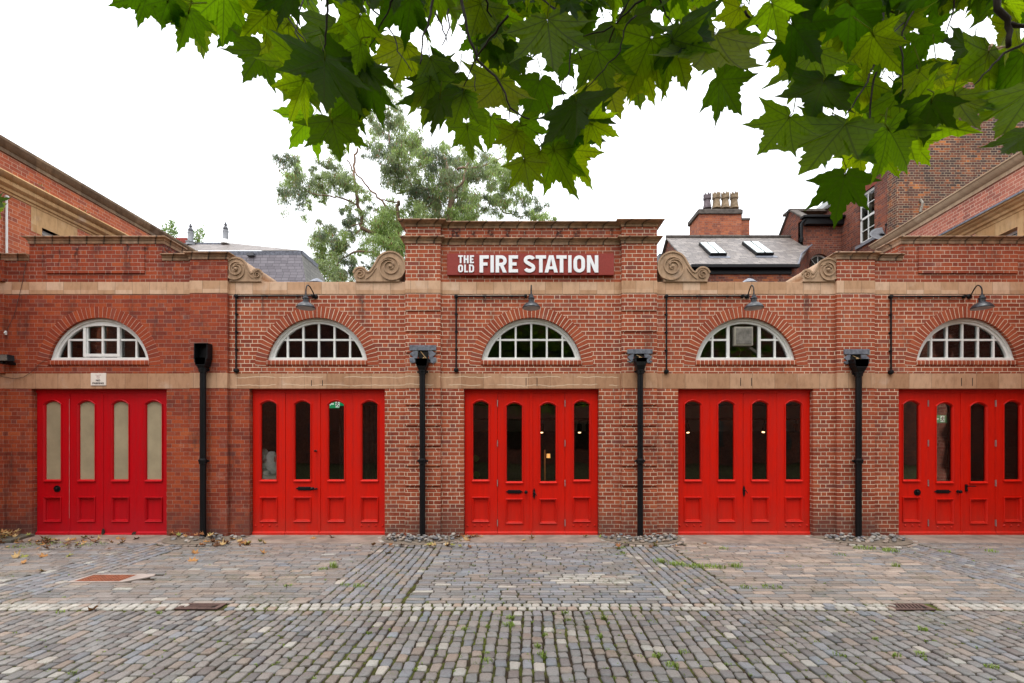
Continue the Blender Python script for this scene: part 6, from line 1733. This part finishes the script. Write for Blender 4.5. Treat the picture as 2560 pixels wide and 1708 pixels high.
# ------------------------------------------------------------------ gum tree behind the station
def foliage_mat(name, trans=0.35, tcol=(1.3, 1.5, 0.5)):
    t = NT(name); a = t.n.new("ShaderNodeAttribute"); a.attribute_name = "tone"
    t.l.new(a.outputs["Color"], t.bs.inputs["Base Color"]); t.bs.inputs["Roughness"].default_value = .5
    tr = t.n.new("ShaderNodeBsdfTranslucent"); t.l.new(t.mix(1.0, a.outputs["Color"], tcol, 'MULTIPLY'), tr.inputs[0])
    mx = t.n.new("ShaderNodeMixShader"); mx.inputs[0].default_value = trans
    t.l.new(t.bs.outputs[0], mx.inputs[1]); t.l.new(tr.outputs[0], mx.inputs[2]); t.l.new(mx.outputs[0], t.out.inputs[0]); return t.m
M_gum = foliage_mat("gum foliage", 0.42, (1.5, 1.7, 0.8))
GB = """200 700 20,230 800 20,300 760 18,220 900 18,300 900 22,400 840 22,440 880 20,380 980 9,330 840 16,270 680 10,500 700 14,560 640 16,600 760 18,560 850 22,520 800 16,640 850 20,700 880 18,480 940 10,
640 1060 14,700 1040 14,620 1020 9,860 120 16,900 200 15,980 180 14,1020 200 10,860 300 14,930 320 18,1000 330 15,820 420 18,900 430 22,1000 420 18,1060 480 18,850 520 18,940 550 20,1050 560 22,1120 560 18,900 620 22,
820 640 16,1000 600 18,1100 620 22,1180 620 16,980 720 26,1050 720 26,960 790 26,1040 790 26,1100 740 20,1200 700 22,1260 640 22,1320 600 16,1400 680 24,1480 640 18,1560 640 16,1380 760 24,1300 880 26,1400 900 28,1460 950 28,
1540 760 24,1620 760 22,1700 700 22,1780 720 24,1640 850 24,1720 880 26,1790 860 24,1820 930 18,1560 1000 26,1480 1020 26,1180 900 24,1120 930 24,1200 980 24,1100 1000 20,1260 820 20,1150 1040 24,1000 880 14,
1900 1020 16,1960 1000 18,1990 1060 18,1720 1010 22,1650 980 18,2090 1085 6,960 1050 26,900 1100 28,860 1180 30,950 1150 30,1000 1200 30,900 1250 30,980 1280 28,820 1230 22,760 1160 16,620 1130 18,520 1150 20,480 1200 22,
560 1220 20,460 1300 22,540 1300 24,600 1290 18,650 1230 16,440 1380 20,520 1400 24,600 1430 22,480 1470 24,560 1480 24,640 1400 16,700 1350 12,780 1330 18,640 1500 16,720 1480 12,760 1420 8,1340 1040 24,1260 1040 22,1420 1050 24,
1230 780 14,1500 700 16,1450 820 22,1330 820 20,760 960 8,840 1000 10,400 740 9,470 780 12,780 900 8"""
GUMX, GUMY, GK = 640, 160, 2.8
TY = 16.0
gum = thing("gum_tree", (PX(GUMX + 1350/GK, TY), TY, 0), "tall airy gum tree with grey-green leaves behind the central parapet", "tree")
rr = random.Random(21); mb = MB(); mb.col = []
for item in GB.replace("\n", "").split(","):
    bx, by, br = [float(v) for v in item.split()]
    yy = TY + rr.uniform(-2.2, 2.2); c_ = P(GUMX + bx/GK, GUMY + by/GK, yy); k = (yy + DIST)/F; R_ = br*k*1.4
    base_t = rr.choice([(.18, .21, .125), (.21, .25, .13), (.25, .31, .13), (.13, .16, .11), (.28, .34, .15)])
    if by > 1040 and bx > 820: base_t = (.24, .31, .11)
    sub = [(c_ + Vector((rr.gauss(0, .55)*R_, rr.gauss(0, .55)*R_, rr.gauss(0, .5)*R_)), rr.uniform(.28, .55)*R_) for _ in range(int(4 + br/3))]
    n = int(br*br*2.2 + 60)
    for _ in range(n):
        sc_, sr = rr.choice(sub)
        d_ = Vector((rr.gauss(0, 1), rr.gauss(0, 1), rr.gauss(0, .8))); d_ = d_.normalized()*sr*rr.random()**.5
        p = sc_ + d_
        ln = rr.uniform(.12, .24); w = rr.uniform(.013, .022)
        dr = Vector((rr.gauss(0, .5), rr.gauss(0, .5), -1.0 + rr.gauss(0, .45))).normalized()
        sd_ = dr.cross(Vector((rr.gauss(0, 1), rr.gauss(0, 1), rr.gauss(0, .4)))).normalized()
        j = rr.uniform(.6, 1.45); t_ = base_t
        if rr.random() < .05: t_ = (.26, .11, .07)
        mb.add([p, p + dr*ln*.45 + sd_*w, p + dr*ln, p + dr*ln*.45 - sd_*w], [(0, 1, 2, 3)])
        mb.col.extend([(t_[0]*j, t_[1]*j, t_[2]*j, 1)]*4)
mb.build("crown", [M_gum], gum, fix=False)
def gp3(x, y, off=0.0): return P(GUMX + x/GK, GUMY + y/GK, TY + off)
def limb(pts, r0, r1, off=0.0, wig=.05):
    out = []; rs = []; n = len(pts)
    for i in range(n-1):
        a, b = gp3(*pts[i], off), gp3(*pts[i+1], off)
        for k in range(4):
            t = k/4; out.append(a.lerp(b, t) + Vector((rr.uniform(-1, 1), rr.uniform(-1, 1), rr.uniform(-1, 1)))*wig)
    out.append(gp3(*pts[-1], off)); m = len(out)
    m_ = MB(); m_.tube(out, [.72*(r0 + (r1 - r0)*i/(m-1)) for i in range(m)], 7); return m_
tp = [Vector((PX(GUMX + 1350/GK, TY), TY, 0)), gp3(1350, 1500), gp3(1350, 1090), gp3(1370, 950), gp3(1372, 850), gp3(1340, 740), gp3(1300, 600)]
m_ = MB(); m_.tube(tp, [.38, .30, .20, .16, .13, .10, .04], 10); m_.build("trunk", [M_bark], gum, smooth=True)
for pts, r0, r1, off in (([(1270, 1300), (1275, 1060), (1290, 960), (1230, 940), (1150, 900), (1050, 885), (980, 912)], .12, .05, .3), ([(1380, 920), (1450, 830), (1470, 740), (1500, 600)], .13, .05, .2),
        ([(1340, 1300), (1000, 1240), (740, 1150), (740, 1080), (715, 980), (700, 860), (680, 760), (690, 660), (712, 590)], .17, .06, -.4), ([(680, 760), (655, 700), (640, 670)], .06, .03, -.4),
        ([(715, 990), (600, 940), (530, 925), (460, 922), (380, 900), (280, 870)], .07, .02, -.4), ([(690, 750), (780, 860), (850, 930), (960, 1050)], .05, .08, .1), ([(860, 940), (930, 960), (1000, 970)], .05, .04, .1),
        ([(1345, 900), (1100, 860), (1005, 700), (940, 590), (930, 430), (935, 200)], .10, .03, .5), ([(1010, 650), (1040, 520), (1055, 400)], .05, .02, .5), ([(870, 700), (930, 750), (1000, 800)], .04, .05, .5),
        ([(560, 1415), (600, 1370), (660, 1330), (760, 1310), (870, 1340), (1100, 1400), (1330, 1420)], .04, .10, -.8), ([(630, 1190), (670, 1130), (740, 1110), (720, 1170), (650, 1220)], .05, .03, -.6),
        ([(1385, 930), (1540, 940), (1600, 938), (1680, 975), (1740, 1040), (1830, 1065), (1960, 1060)], .09, .03, .4), ([(1400, 740), (1480, 730), (1600, 712), (1735, 650)], .08, .04, -.2), ([(1345, 1070), (1100, 1060), (1060, 1045)], .06, .04, .1),
        ([(1000, 960), (990, 1000), (1000, 1240)], .12, .16, .2), ([(1330, 850), (1250, 950), (1150, 1040)], .05, .03, -.5), ([(1560, 760), (1480, 800), (1390, 870)], .04, .06, -.3)):
    limb(pts, r0, r1, off).build("branch", [M_bark], gum, smooth=True)

# two slender saplings left of the flues
def sapling(label, pxs, y, seed):
    rr = random.Random(seed); base = P(pxs[0][0], 620, y)
    t = thing("sapling", (base.x, y, 0), label, "tree", "slender saplings beyond the mansard roof"); mb = MB(); mb.col = []; tw = MB()
    tw.tube([Vector((base.x, y, 0)), Vector((base.x, y, base.z))], .05, 6)
    for (x, yy, n, sp) in pxs:
        c_ = P(x, yy, y); tw.tube([Vector((base.x, y, base.z - .2)), (base*.5 + c_*.5) + Vector((0, 0, .1)), c_], [.02, .012, .005], 5)
        for _ in range(n):
            p = c_ + Vector((rr.gauss(0, sp), rr.gauss(0, sp), rr.gauss(0, sp*1.3))); a = rr.uniform(0, 6.28); s_ = rr.uniform(.03, .06)
            u = Vector((math.cos(a), rr.uniform(-.5, .5), math.sin(a)))*s_; v = Vector((-math.sin(a), rr.uniform(-.5, .5), math.cos(a)))*s_*.6
            mb.add([p, p + u + v, p + u*2, p + u - v], [(0, 1, 2, 3)]); j = rr.uniform(.7, 1.3); mb.col.extend([(.15*j, .22*j, .06*j, 1)]*4)
    tw.build("trunk", [M_bark], t, smooth=True); mb.build("crown", [M_gum], t, fix=False)
sapling("taller wispy sapling left of the red ridge tiles", [(413, 575, 60, .11), (409, 590, 60, .12), (419, 596, 70, .14), (430, 560, 45, .07), (431, 575, 70, .09), (434, 590, 60, .10), (425, 606, 60, .18), (437, 580, 30, .06)], 13, 4)
sapling("small bushy sapling between the two roof flues", [(492, 590, 60, .10), (500, 582, 60, .10), (495, 603, 60, .12), (489, 606, 40, .1), (505, 580, 20, .07)], 13, 5)
# weeds on the left wing
for (wx, wy, lab) in ((85, 476, "dry weed rooted on the left wing's stone cornice"), (198, 530, "small weed rooted further back on the left wing's cornice")):
    d_ = -(WX)*F/(VX - wx); y = d_ - DIST; rr = random.Random(wx); mb = MB(); mb.col = []
    c_ = Vector((WX + .12, y, PZ(wy + 6, y)))
    for _ in range(40):
        p = c_ + Vector((rr.gauss(0, .04), rr.gauss(0, .08), abs(rr.gauss(0, .07)))); a = rr.uniform(0, 6.28); s_ = rr.uniform(.01, .022)
        mb.add([p, p + Vector((math.cos(a), .4, math.sin(a)))*s_, p + Vector((0, 0, s_*1.6)), p - Vector((math.cos(a), .3, 0))*s_*.7], [(0, 1, 2, 3)]); mb.col.extend([(.20, .19, .06, 1)]*4)
    tag(mb.build("weed", [M_gum], loc=c_, fix=False), lab, "plant")

# ------------------------------------------------------------------ the plane tree overhead
def plane_leaf_mat():
    t = NT("plane leaf"); uvn = t.n.new("ShaderNodeUVMap"); uvn.uv_map = "UVMap"; x, y, z = t.sep(uvn.outputs[0])
    a = t.n.new("ShaderNodeAttribute"); a.attribute_name = "tone"
    th_ = t.math('ARCTAN2', x, y); r_ = t.math('SQRT', t.math('ADD', t.math('MULTIPLY', x, x), t.math('MULTIPLY', y, y)))
    st_ = .70; q = t.math('DIVIDE', th_, st_); dq = t.math('MULTIPLY', t.math('SUBTRACT', q, t.math('ROUND', q)), st_)
    tt = t.math('MULTIPLY', r_, t.math('ABSOLUTE', t.math('SINE', dq))); ss = t.math('MULTIPLY', r_, t.math('COSINE', dq))
    main = t.rng(tt, .006, .016, 1.0, 0.0)
    sec = t.math('FRACT', t.math('DIVIDE', t.math('SUBTRACT', ss, t.math('MULTIPLY', tt, 1.05)), .105))
    sec = t.math('MULTIPLY', t.rng(t.math('ABSOLUTE', t.math('SUBTRACT', sec, .5)), .05, .16, 1.0, 0.0), .45)
    vein = t.math('MAXIMUM', main, sec)
    net = t.noise(t.comb(x, y, 0), 14.0, 4, .6)
    c = t.mix(t.rng(net, .35, .7, 0, .35), a.outputs["Color"], t.mix(1.0, a.outputs["Color"], (.6, .65, .5), 'MULTIPLY'))
    cd = t.mix(t.math('MULTIPLY', main, .5), t.mix(1.0, c, (.5, .5, .5), 'MULTIPLY'), (.06, .08, .015))
    t.put(t.bs.inputs["Base Color"], cd); t.bs.inputs["Roughness"].default_value = .42; t.bs.inputs["Specular IOR Level"].default_value = .05
    tr = t.n.new("ShaderNodeBsdfTranslucent")
    tc_ = t.mix(1.0, c, (9.5, 9.2, 1.2), 'MULTIPLY'); tc_ = t.mix(t.math('MULTIPLY', vein, .62), tc_, (.05, .085, .01))
    t.put(tr.inputs[0], tc_)
    bn = t.n.new("ShaderNodeBump"); bn.inputs["Strength"].default_value = .35; bn.inputs["Distance"].default_value = .004
    t.put(bn.inputs["Height"], t.math('ADD', vein, net)); t.l.new(bn.outputs[0], t.bs.inputs["Normal"])
    mx = t.n.new("ShaderNodeMixShader"); mx.inputs[0].default_value = .58
    t.l.new(t.bs.outputs[0], mx.inputs[1]); t.l.new(tr.outputs[0], mx.inputs[2]); t.l.new(mx.outputs[0], t.out.inputs[0]); return t.m
M_plane = plane_leaf_mat()
pt = thing("plane_tree", (4.6, -12.6, 0), "plane tree overhanging the camera with large lobed bright green leaves", "tree")
VAR = []
for v in range(9):
    q = random.Random(200 + v); VAR.append(leaf_geo(q, q.uniform(.05, .45), q.uniform(-.05, .30), q.uniform(.03, .09)))
LOWV = []
for v in range(4):
    q = random.Random(300 + v); vv, ff = leaf_geo(q, q.uniform(.1, .4), q.uniform(0, .3), .05); n = len(LO)
    keep = list(range(0, n, 2)); LOWV.append(([vv[k] for k in keep] + [vv[-1]], [(k, (k+1) % len(keep), len(keep)) for k in range(len(keep))]))
pr = random.Random(77)
def put_leaf(mb, origin, ydir, nrm, size, geo, tone_):
    yd = ydir.normalized(); xd = yd.cross(nrm).normalized(); zd = xd.cross(yd)
    vv, ff = geo
    mb.add([origin + xd*(p[0]*size*.93) + yd*(p[1]*size) + zd*(p[2]*size) for p in vv], ff)
    mb.uv.extend([(p[0], p[1]) for p in vv]); mb.col.extend([(*tone_, 1)]*len(vv))
TON = [(.028, .058, .004), (.010, .026, .002), (.036, .066, .004), (.012, .030, .002), (.014, .032, .002), (.052, .080, .004), (.008, .020, .002), (.010, .024, .002)]
CAMP = Vector((0, -DIST, EYE))
def leaf_at(mb, stems, ax_, ay_, tx_, ty_, d_=None, roll=None, tone_=None, wide=1.0):
    d_ = d_ or pr.uniform(1.45, 2.2); Y = d_ - DIST
    a = P(ax_, ay_, Y); pit = pr.uniform(-.28, .28); L_ = math.hypot(tx_ - ax_, ty_ - ay_)*d_/F
    b = P(tx_, ty_, Y + pit*L_)
    view = (CAMP - (a + b)/2).normalized(); ax3 = (b - a).normalized()
    n0 = -(view - ax3*view.dot(ax3)).normalized()       # upper side faces away from the camera
    rl = roll if roll is not None else pr.gauss(0, .38)
    n = Matrix.Rotation(rl, 3, ax3) @ n0
    put_leaf(mb, a, b - a, n, (b - a).length*.99, pr.choice(VAR), tone_ or pr.choice(TON))
    up = a - ax3*.03 + Vector((pr.uniform(-.03, .03), pr.uniform(-.02, .06), pr.uniform(.03, .08)))
    n0_ = len(mb.v); mb.tube([a + ax3*.01, a - ax3*.02, up], [.0018, .0018, .0022], 5); mb.uv.extend([(.5, .5)]*(len(mb.v)-n0_)); mb.col.extend([(.05, .06, .012, 1)]*(len(mb.v)-n0_))
    return a
KEY = """369 -13 269 13,421 0 392 68,370 10 364 50,473 26 447 120,479 6 523 158,596 55 541 116,670 32 600 105,655 123 596 220,748 113 654 146,812 146 804 291,754 149 686 262,783 288 706 369,829 302 859 424,861 281 903 369,
903 155 945 259,1013 113 978 233,1139 184 1016 281,1029 -6 932 78,1159 233 1123 356,1168 317 1175 401,1227 291 1220 398,1301 307 1333 407,1398 307 1511 388,1311 401 1324 495,1385 375 1430 500,1417 375 1489 456,1476 310 1547 340,
1514 194 1548 310,1492 126 1523 255,1579 150 1610 285,1628 97 1560 255,1369 48 1385 226,1788 84 1711 252,1813 110 1885 185,1797 199 1868 298,1963 135 1908 179,1974 293 1889 404,2040 128 1971 256,2070 300 1989 362,2113 311 1992 468,
2113 435 2084 560,2146 362 2157 446,2220 322 2285 421,2263 300 2399 322,2212 395 2245 436,2275 350 2337 417,2388 238 2432 351,2472 128 2417 304,2541 120 2505 209,2590 215 2488 372,2575 330 2490 406,2300 85 2391 95,
2205 102 2270 190,2249 190 2370 170,-28 522 18 562,-25 505 14 524,560 -20 470 60,640 -40 560 70,330 -30 300 10,720 60 640 150,840 60 770 170,900 40 860 150,930 200 880 300,760 200 720 300,820 200 800 330,880 240 870 350,
1075 200 1060 330,1100 240 1090 360,1250 200 1180 310,1350 200 1310 330,1290 330 1260 420,1440 250 1450 380,1350 380 1310 440,1600 150 1640 250,1680 100 1730 230,1700 60 1690 200,1540 60 1600 190,2060 200 2010 330,2160 200 2120 330,
2150 280 2200 380,2060 340 2040 430,2250 230 2250 350,2350 180 2380 290,2430 110 2350 180,2540 60 2470 130,2560 130 2560 300,2330 250 2300 370,1980 60 2060 160,1930 10 1960 120,2090 60 2130 200,1850 20 1800 110"""
mb = MB(); mb.uv = []; mb.col = []; stems = MB()
BACKLIT = [(.040, .072, .004), (.060, .090, .004), (.042, .072, .004), (.030, .060, .004), (.016, .036, .003)]  # lighter tones paint backlight into the edge leaves
for it in KEY.replace("\n", "").split(","):
    a = [float(v) for v in it.split()]
    leaf_at(mb, stems, *a, tone_=pr.choice(BACKLIT) if (pr.random() < .62 and not 980 < a[0] < 1250) else None)
YM = [(290, -30), (400, 5), (480, 40), (560, 70), (650, 90), (700, 150), (760, 215), (850, 250), (920, 180), (1000, 170), (1080, 230), (1200, 270), (1320, 330), (1420, 330), (1480, 230), (1560, 170), (1680, 120), (1740, 110), (1800, 40), (1880, 30), (1960, 110), (2030, 240), (2100, 300), (2200, 300), (2300, 270), (2400, 150), (2480, 70), (2540, 90), (2600, 140)]
def ymax(x):
    for (x0, y0), (x1, y1) in zip(YM, YM[1:]):
        if x0 <= x <= x1: return y0 + (y1 - y0)*(x - x0)/(x1 - x0)
    return -50
HOLES = [(2330, 60, 20), (2440, 40, 18), (1960, 60, 20), (1760, 150, 22), (2060, 260, 14), (1240, 250, 10), (1600, 190, 10), (1345, 120, 9), (2520, 180, 26), (700, 110, 12), (620, 60, 10), (1180, 150, 8), (1480, 130, 10), (1660, 60, 14), (2080, 60, 10), (2290, 160, 12), (2420, 150, 14), (1120, 95, 8), (960, 60, 16), (890, 40, 16), (1020, 175, 22), (825, 105, 32), (1440, 90, 0), (1555, 75, 26), (1895, 95, 42), (1400, 262, 20), (1990, 190, 24), (2360, 95, 30), (2500, 95, 34), (2230, 310, 22), (2160, 350, 20), (1335, 335, 14), (2080, 170, 16), (760, 10, 16), (560, 20, 12), (1120, 20, 8), (2240, 190, 12), (1430, 190, 10), (985, 30, 18)]
cnt = 0
for _ in range(5000):
    if cnt >= 250: break
    x = pr.uniform(290, 2640); y = pr.uniform(-150, 330)
    if y > ymax(x) - 45: continue
    cxx, cyy = x, y
    dn = R(pr.gauss(90, 42)); L_ = pr.uniform(65, 138); tx_, ty_ = x + L_*math.cos(dn), y + L_*math.sin(dn)
    mx_, my_ = (x + tx_)/2, (y + ty_)/2
    if ty_ > ymax(min(2600, max(290, tx_))) + 25: continue
    if any(math.hypot(mx_ - hx, my_ - hy) < hr + L_*.5 for hx, hy, hr in HOLES if hr) and y > -30: continue
    if 1500 < x < 1960 and pr.random() < .35: continue
    leaf_at(mb, stems, x, y, tx_, ty_, pr.uniform(1.6, 3.0), roll=pr.gauss(0, .62)); cnt += 1
mb.build("foliage", [M_plane], pt, smooth=True, fix=False)
# a second, higher layer added to shade the middle of the branch
mb2 = MB(); mb2.uv = []; mb2.col = []; n_ = 0
while n_ < 760:
    x = pr.triangular(620, 2640, 1350) if pr.random() < .6 else pr.triangular(1900, 2700, 2300); y = pr.uniform(-420, 240)
    if y > ymax(min(2600, max(290, x))) - 95 or (y > -20 and any(math.hypot(x - hx, y + 45 - hy) < hr + 78 for hx, hy, hr in HOLES if hr)): continue
    d_ = pr.uniform(1.9, 3.4); q = Vector((pr.gauss(0, .5), pr.gauss(0, .5), -.8)); nn = Vector((pr.gauss(0, .45), -.5 + pr.gauss(0, .45), .8))
    put_leaf(mb2, P(x, y, d_ - DIST), q, nn, pr.uniform(.10, .18), pr.choice(VAR), pr.choice(TON)); n_ += 1
mb2.build("shading_foliage", [M_plane], pt, smooth=True, fix=False)
# unseen crown above and behind the camera, added to darken the leaves below
mb = MB(); mb.uv = []; mb.col = []; n_ = 0
while n_ < 9500:
    Y = pr.uniform(-17.5, -5.0); x = pr.uniform(-7.5, 10.5); z = pr.uniform(3.2, 9.5)
    d_ = Y + DIST
    if d_ > -1.0 and z < EYE + 1.02*max(0, d_) + .75: continue
    if d_ <= -1.0 and z < 3.4: continue
    if ((x - 1.8)/8.6)**2 + ((Y + 11.3)/6.2)**2 + ((z - 6.0)/3.6)**2 > 1: continue
    q = Vector((pr.gauss(0, .5), pr.gauss(0, .5), -.7)); nn = Vector((pr.gauss(0, .4), pr.gauss(0, .4), 1))
    put_leaf(mb, Vector((x, Y, z)), q, nn, pr.uniform(.13, .2), pr.choice(LOWV), pr.choice(TON)); n_ += 1
mb.build("shading_crown", [M_plane], pt, smooth=True, fix=False)
def twig(pts, r0, r1, name="branch"):
    out = []; n = len(pts)
    for i in range(n-1):
        for k in range(3): out.append(pts[i].lerp(pts[i+1], k/3) + Vector((pr.uniform(-1, 1), pr.uniform(-1, 1), pr.uniform(-1, 1)))*.004)
    out.append(pts[-1]); m = len(out); m_ = MB(); m_.tube(out, [r0 + (r1 - r0)*i/(m-1) for i in range(m)], 7); m_.build(name, [M_barkd], pt, smooth=True)
def pxs(l, d0=1.8, d1=1.8):
    n = len(l); return [P(x, y, d0 + (d1 - d0)*i/max(1, n-1) - DIST) for i, (x, y) in enumerate(l)]
twig(pxs([(1150, -60), (1152, 0), (1168, 78), (1197, 152), (1259, 217), (1275, 272), (1324, 298)], 1.6, 1.6), .006, .0022)
twig(pxs([(1275, 272), (1273, 300), (1240, 297)], 1.6, 1.6), .0022, .0012)
twig(pxs([(1100, -60), (1080, 20), (1068, 65), (1055, 110), (1050, 160)], 1.6, 1.5), .005, .002)
twig(pxs([(1088, 30), (1105, 60), (1118, 105)], 1.6, 1.6), .0035, .002)
twig(pxs([(1585, -30), (1560, 25), (1545, 58), (1495, 84), (1443, 92)], 1.9, 1.9), .005, .0018)
twig(pxs([(815, -40), (818, 25), (813, 90), (808, 140), (828, 182)], 1.7, 1.7), .005, .002)
twig(pxs([(1860, 30), (1880, 52), (1908, 82), (1958, 115), (2022, 142)], 1.9, 1.9), .005, .002)
twig(pxs([(2205, -20), (2204, 73), (2187, 157), (2157, 227), (2113, 289)], 1.8, 1.7), .006, .0022)
twig(pxs([(2190, 180), (2178, 240), (2170, 330), (2150, 380), (2120, 400)], 1.8, 1.8), .004, .0015)
twig(pxs([(2490, -40), (2496, 20), (2523, 62), (2521, 118)], 1.7, 1.7), .012, .008)
twig(pxs([(2523, 62), (2575, 66)], 1.7, 1.7), .008, .006)
twig(pxs([(2570, 105), (2508, 135), (2470, 175), (2435, 213)], 1.7, 1.7), .005, .002)
twig(pxs([(2385, -20), (2386, 20), (2366, 80)], 1.9, 1.9), .004, .002)
for _ in range(34):
    x = pr.uniform(420, 2560); y = pr.uniform(-60, 60); n = pr.randint(3, 5); l = [(x, y)]
    if x > 1740 and x < 1900: continue
    dxx = pr.uniform(-60, 60)
    for k in range(n):
        x += dxx*.5 + pr.uniform(-22, 22); y += pr.uniform(28, 55); l.append((x, y))
    if y > ymax(min(2600, max(290, x))) - 10: continue
    twig(pxs(l, pr.uniform(1.6, 2.3), pr.uniform(1.5, 2.1)), pr.uniform(.003, .005), .0015)
# limbs and trunk (behind and above the camera)
lt = MB(); base = Vector((4.6, -12.6, 0)); top = Vector((4.2, -12.2, 4.6))
lt.tube([base, base + Vector((0, 0, .3)), base.lerp(top, .5), top, Vector((3.6, -11.6, 7.5))], [.42, .34, .28, .24, .10], 14); lt.build("trunk", [M_bark], pt, smooth=True)
for e_ in ((1.9, -7.4, 4.1), (-1.0, -7.6, 4.2), (.0, -7.6, 4.3), (3.4, -7.4, 4.3), (-3.5, -9.2, 5.5), (6.5, -9.5, 5.8)):
    e_ = Vector(e_); s_ = top + Vector((0, 0, pr.uniform(-.6, 1.0))); m1 = s_.lerp(e_, .5) + Vector((0, 0, .9)); twig([s_, s_.lerp(m1, .5) + Vector((0, 0, .2)), m1, e_], .10, .015)

# unseen brick range added behind the camera, sized to darken the glass reflections
ow = thing("added_opposite_range", (0, -27, 0), "unseen dark brick range added behind the camera to darken reflections in the panes", "building")
mb = MB(); mb.box(-50, 50, -28, -27, 0, 11.5); mb.build("wall", [M_house_r], ow)
mb = MB(); mb.hexa([(-50, -28, 11.5), (50, -28, 11.5), (50, -26.8, 11.5), (-50, -26.8, 11.5), (-50, -31, 14), (50, -31, 14), (50, -30.9, 14), (-50, -30.9, 14)]); mb.build("roof", [M_slate1s], ow)
for k in range(9):
    mb = MB(); x = -20 + k*5; mb.box(x - .6, x + .6, -27.02, -26.95, 1.2, 3.2); mb.box(x - .6, x + .6, -27.02, -26.95, 4.4, 6.2); mb.build("window", [M_bottle], ow)
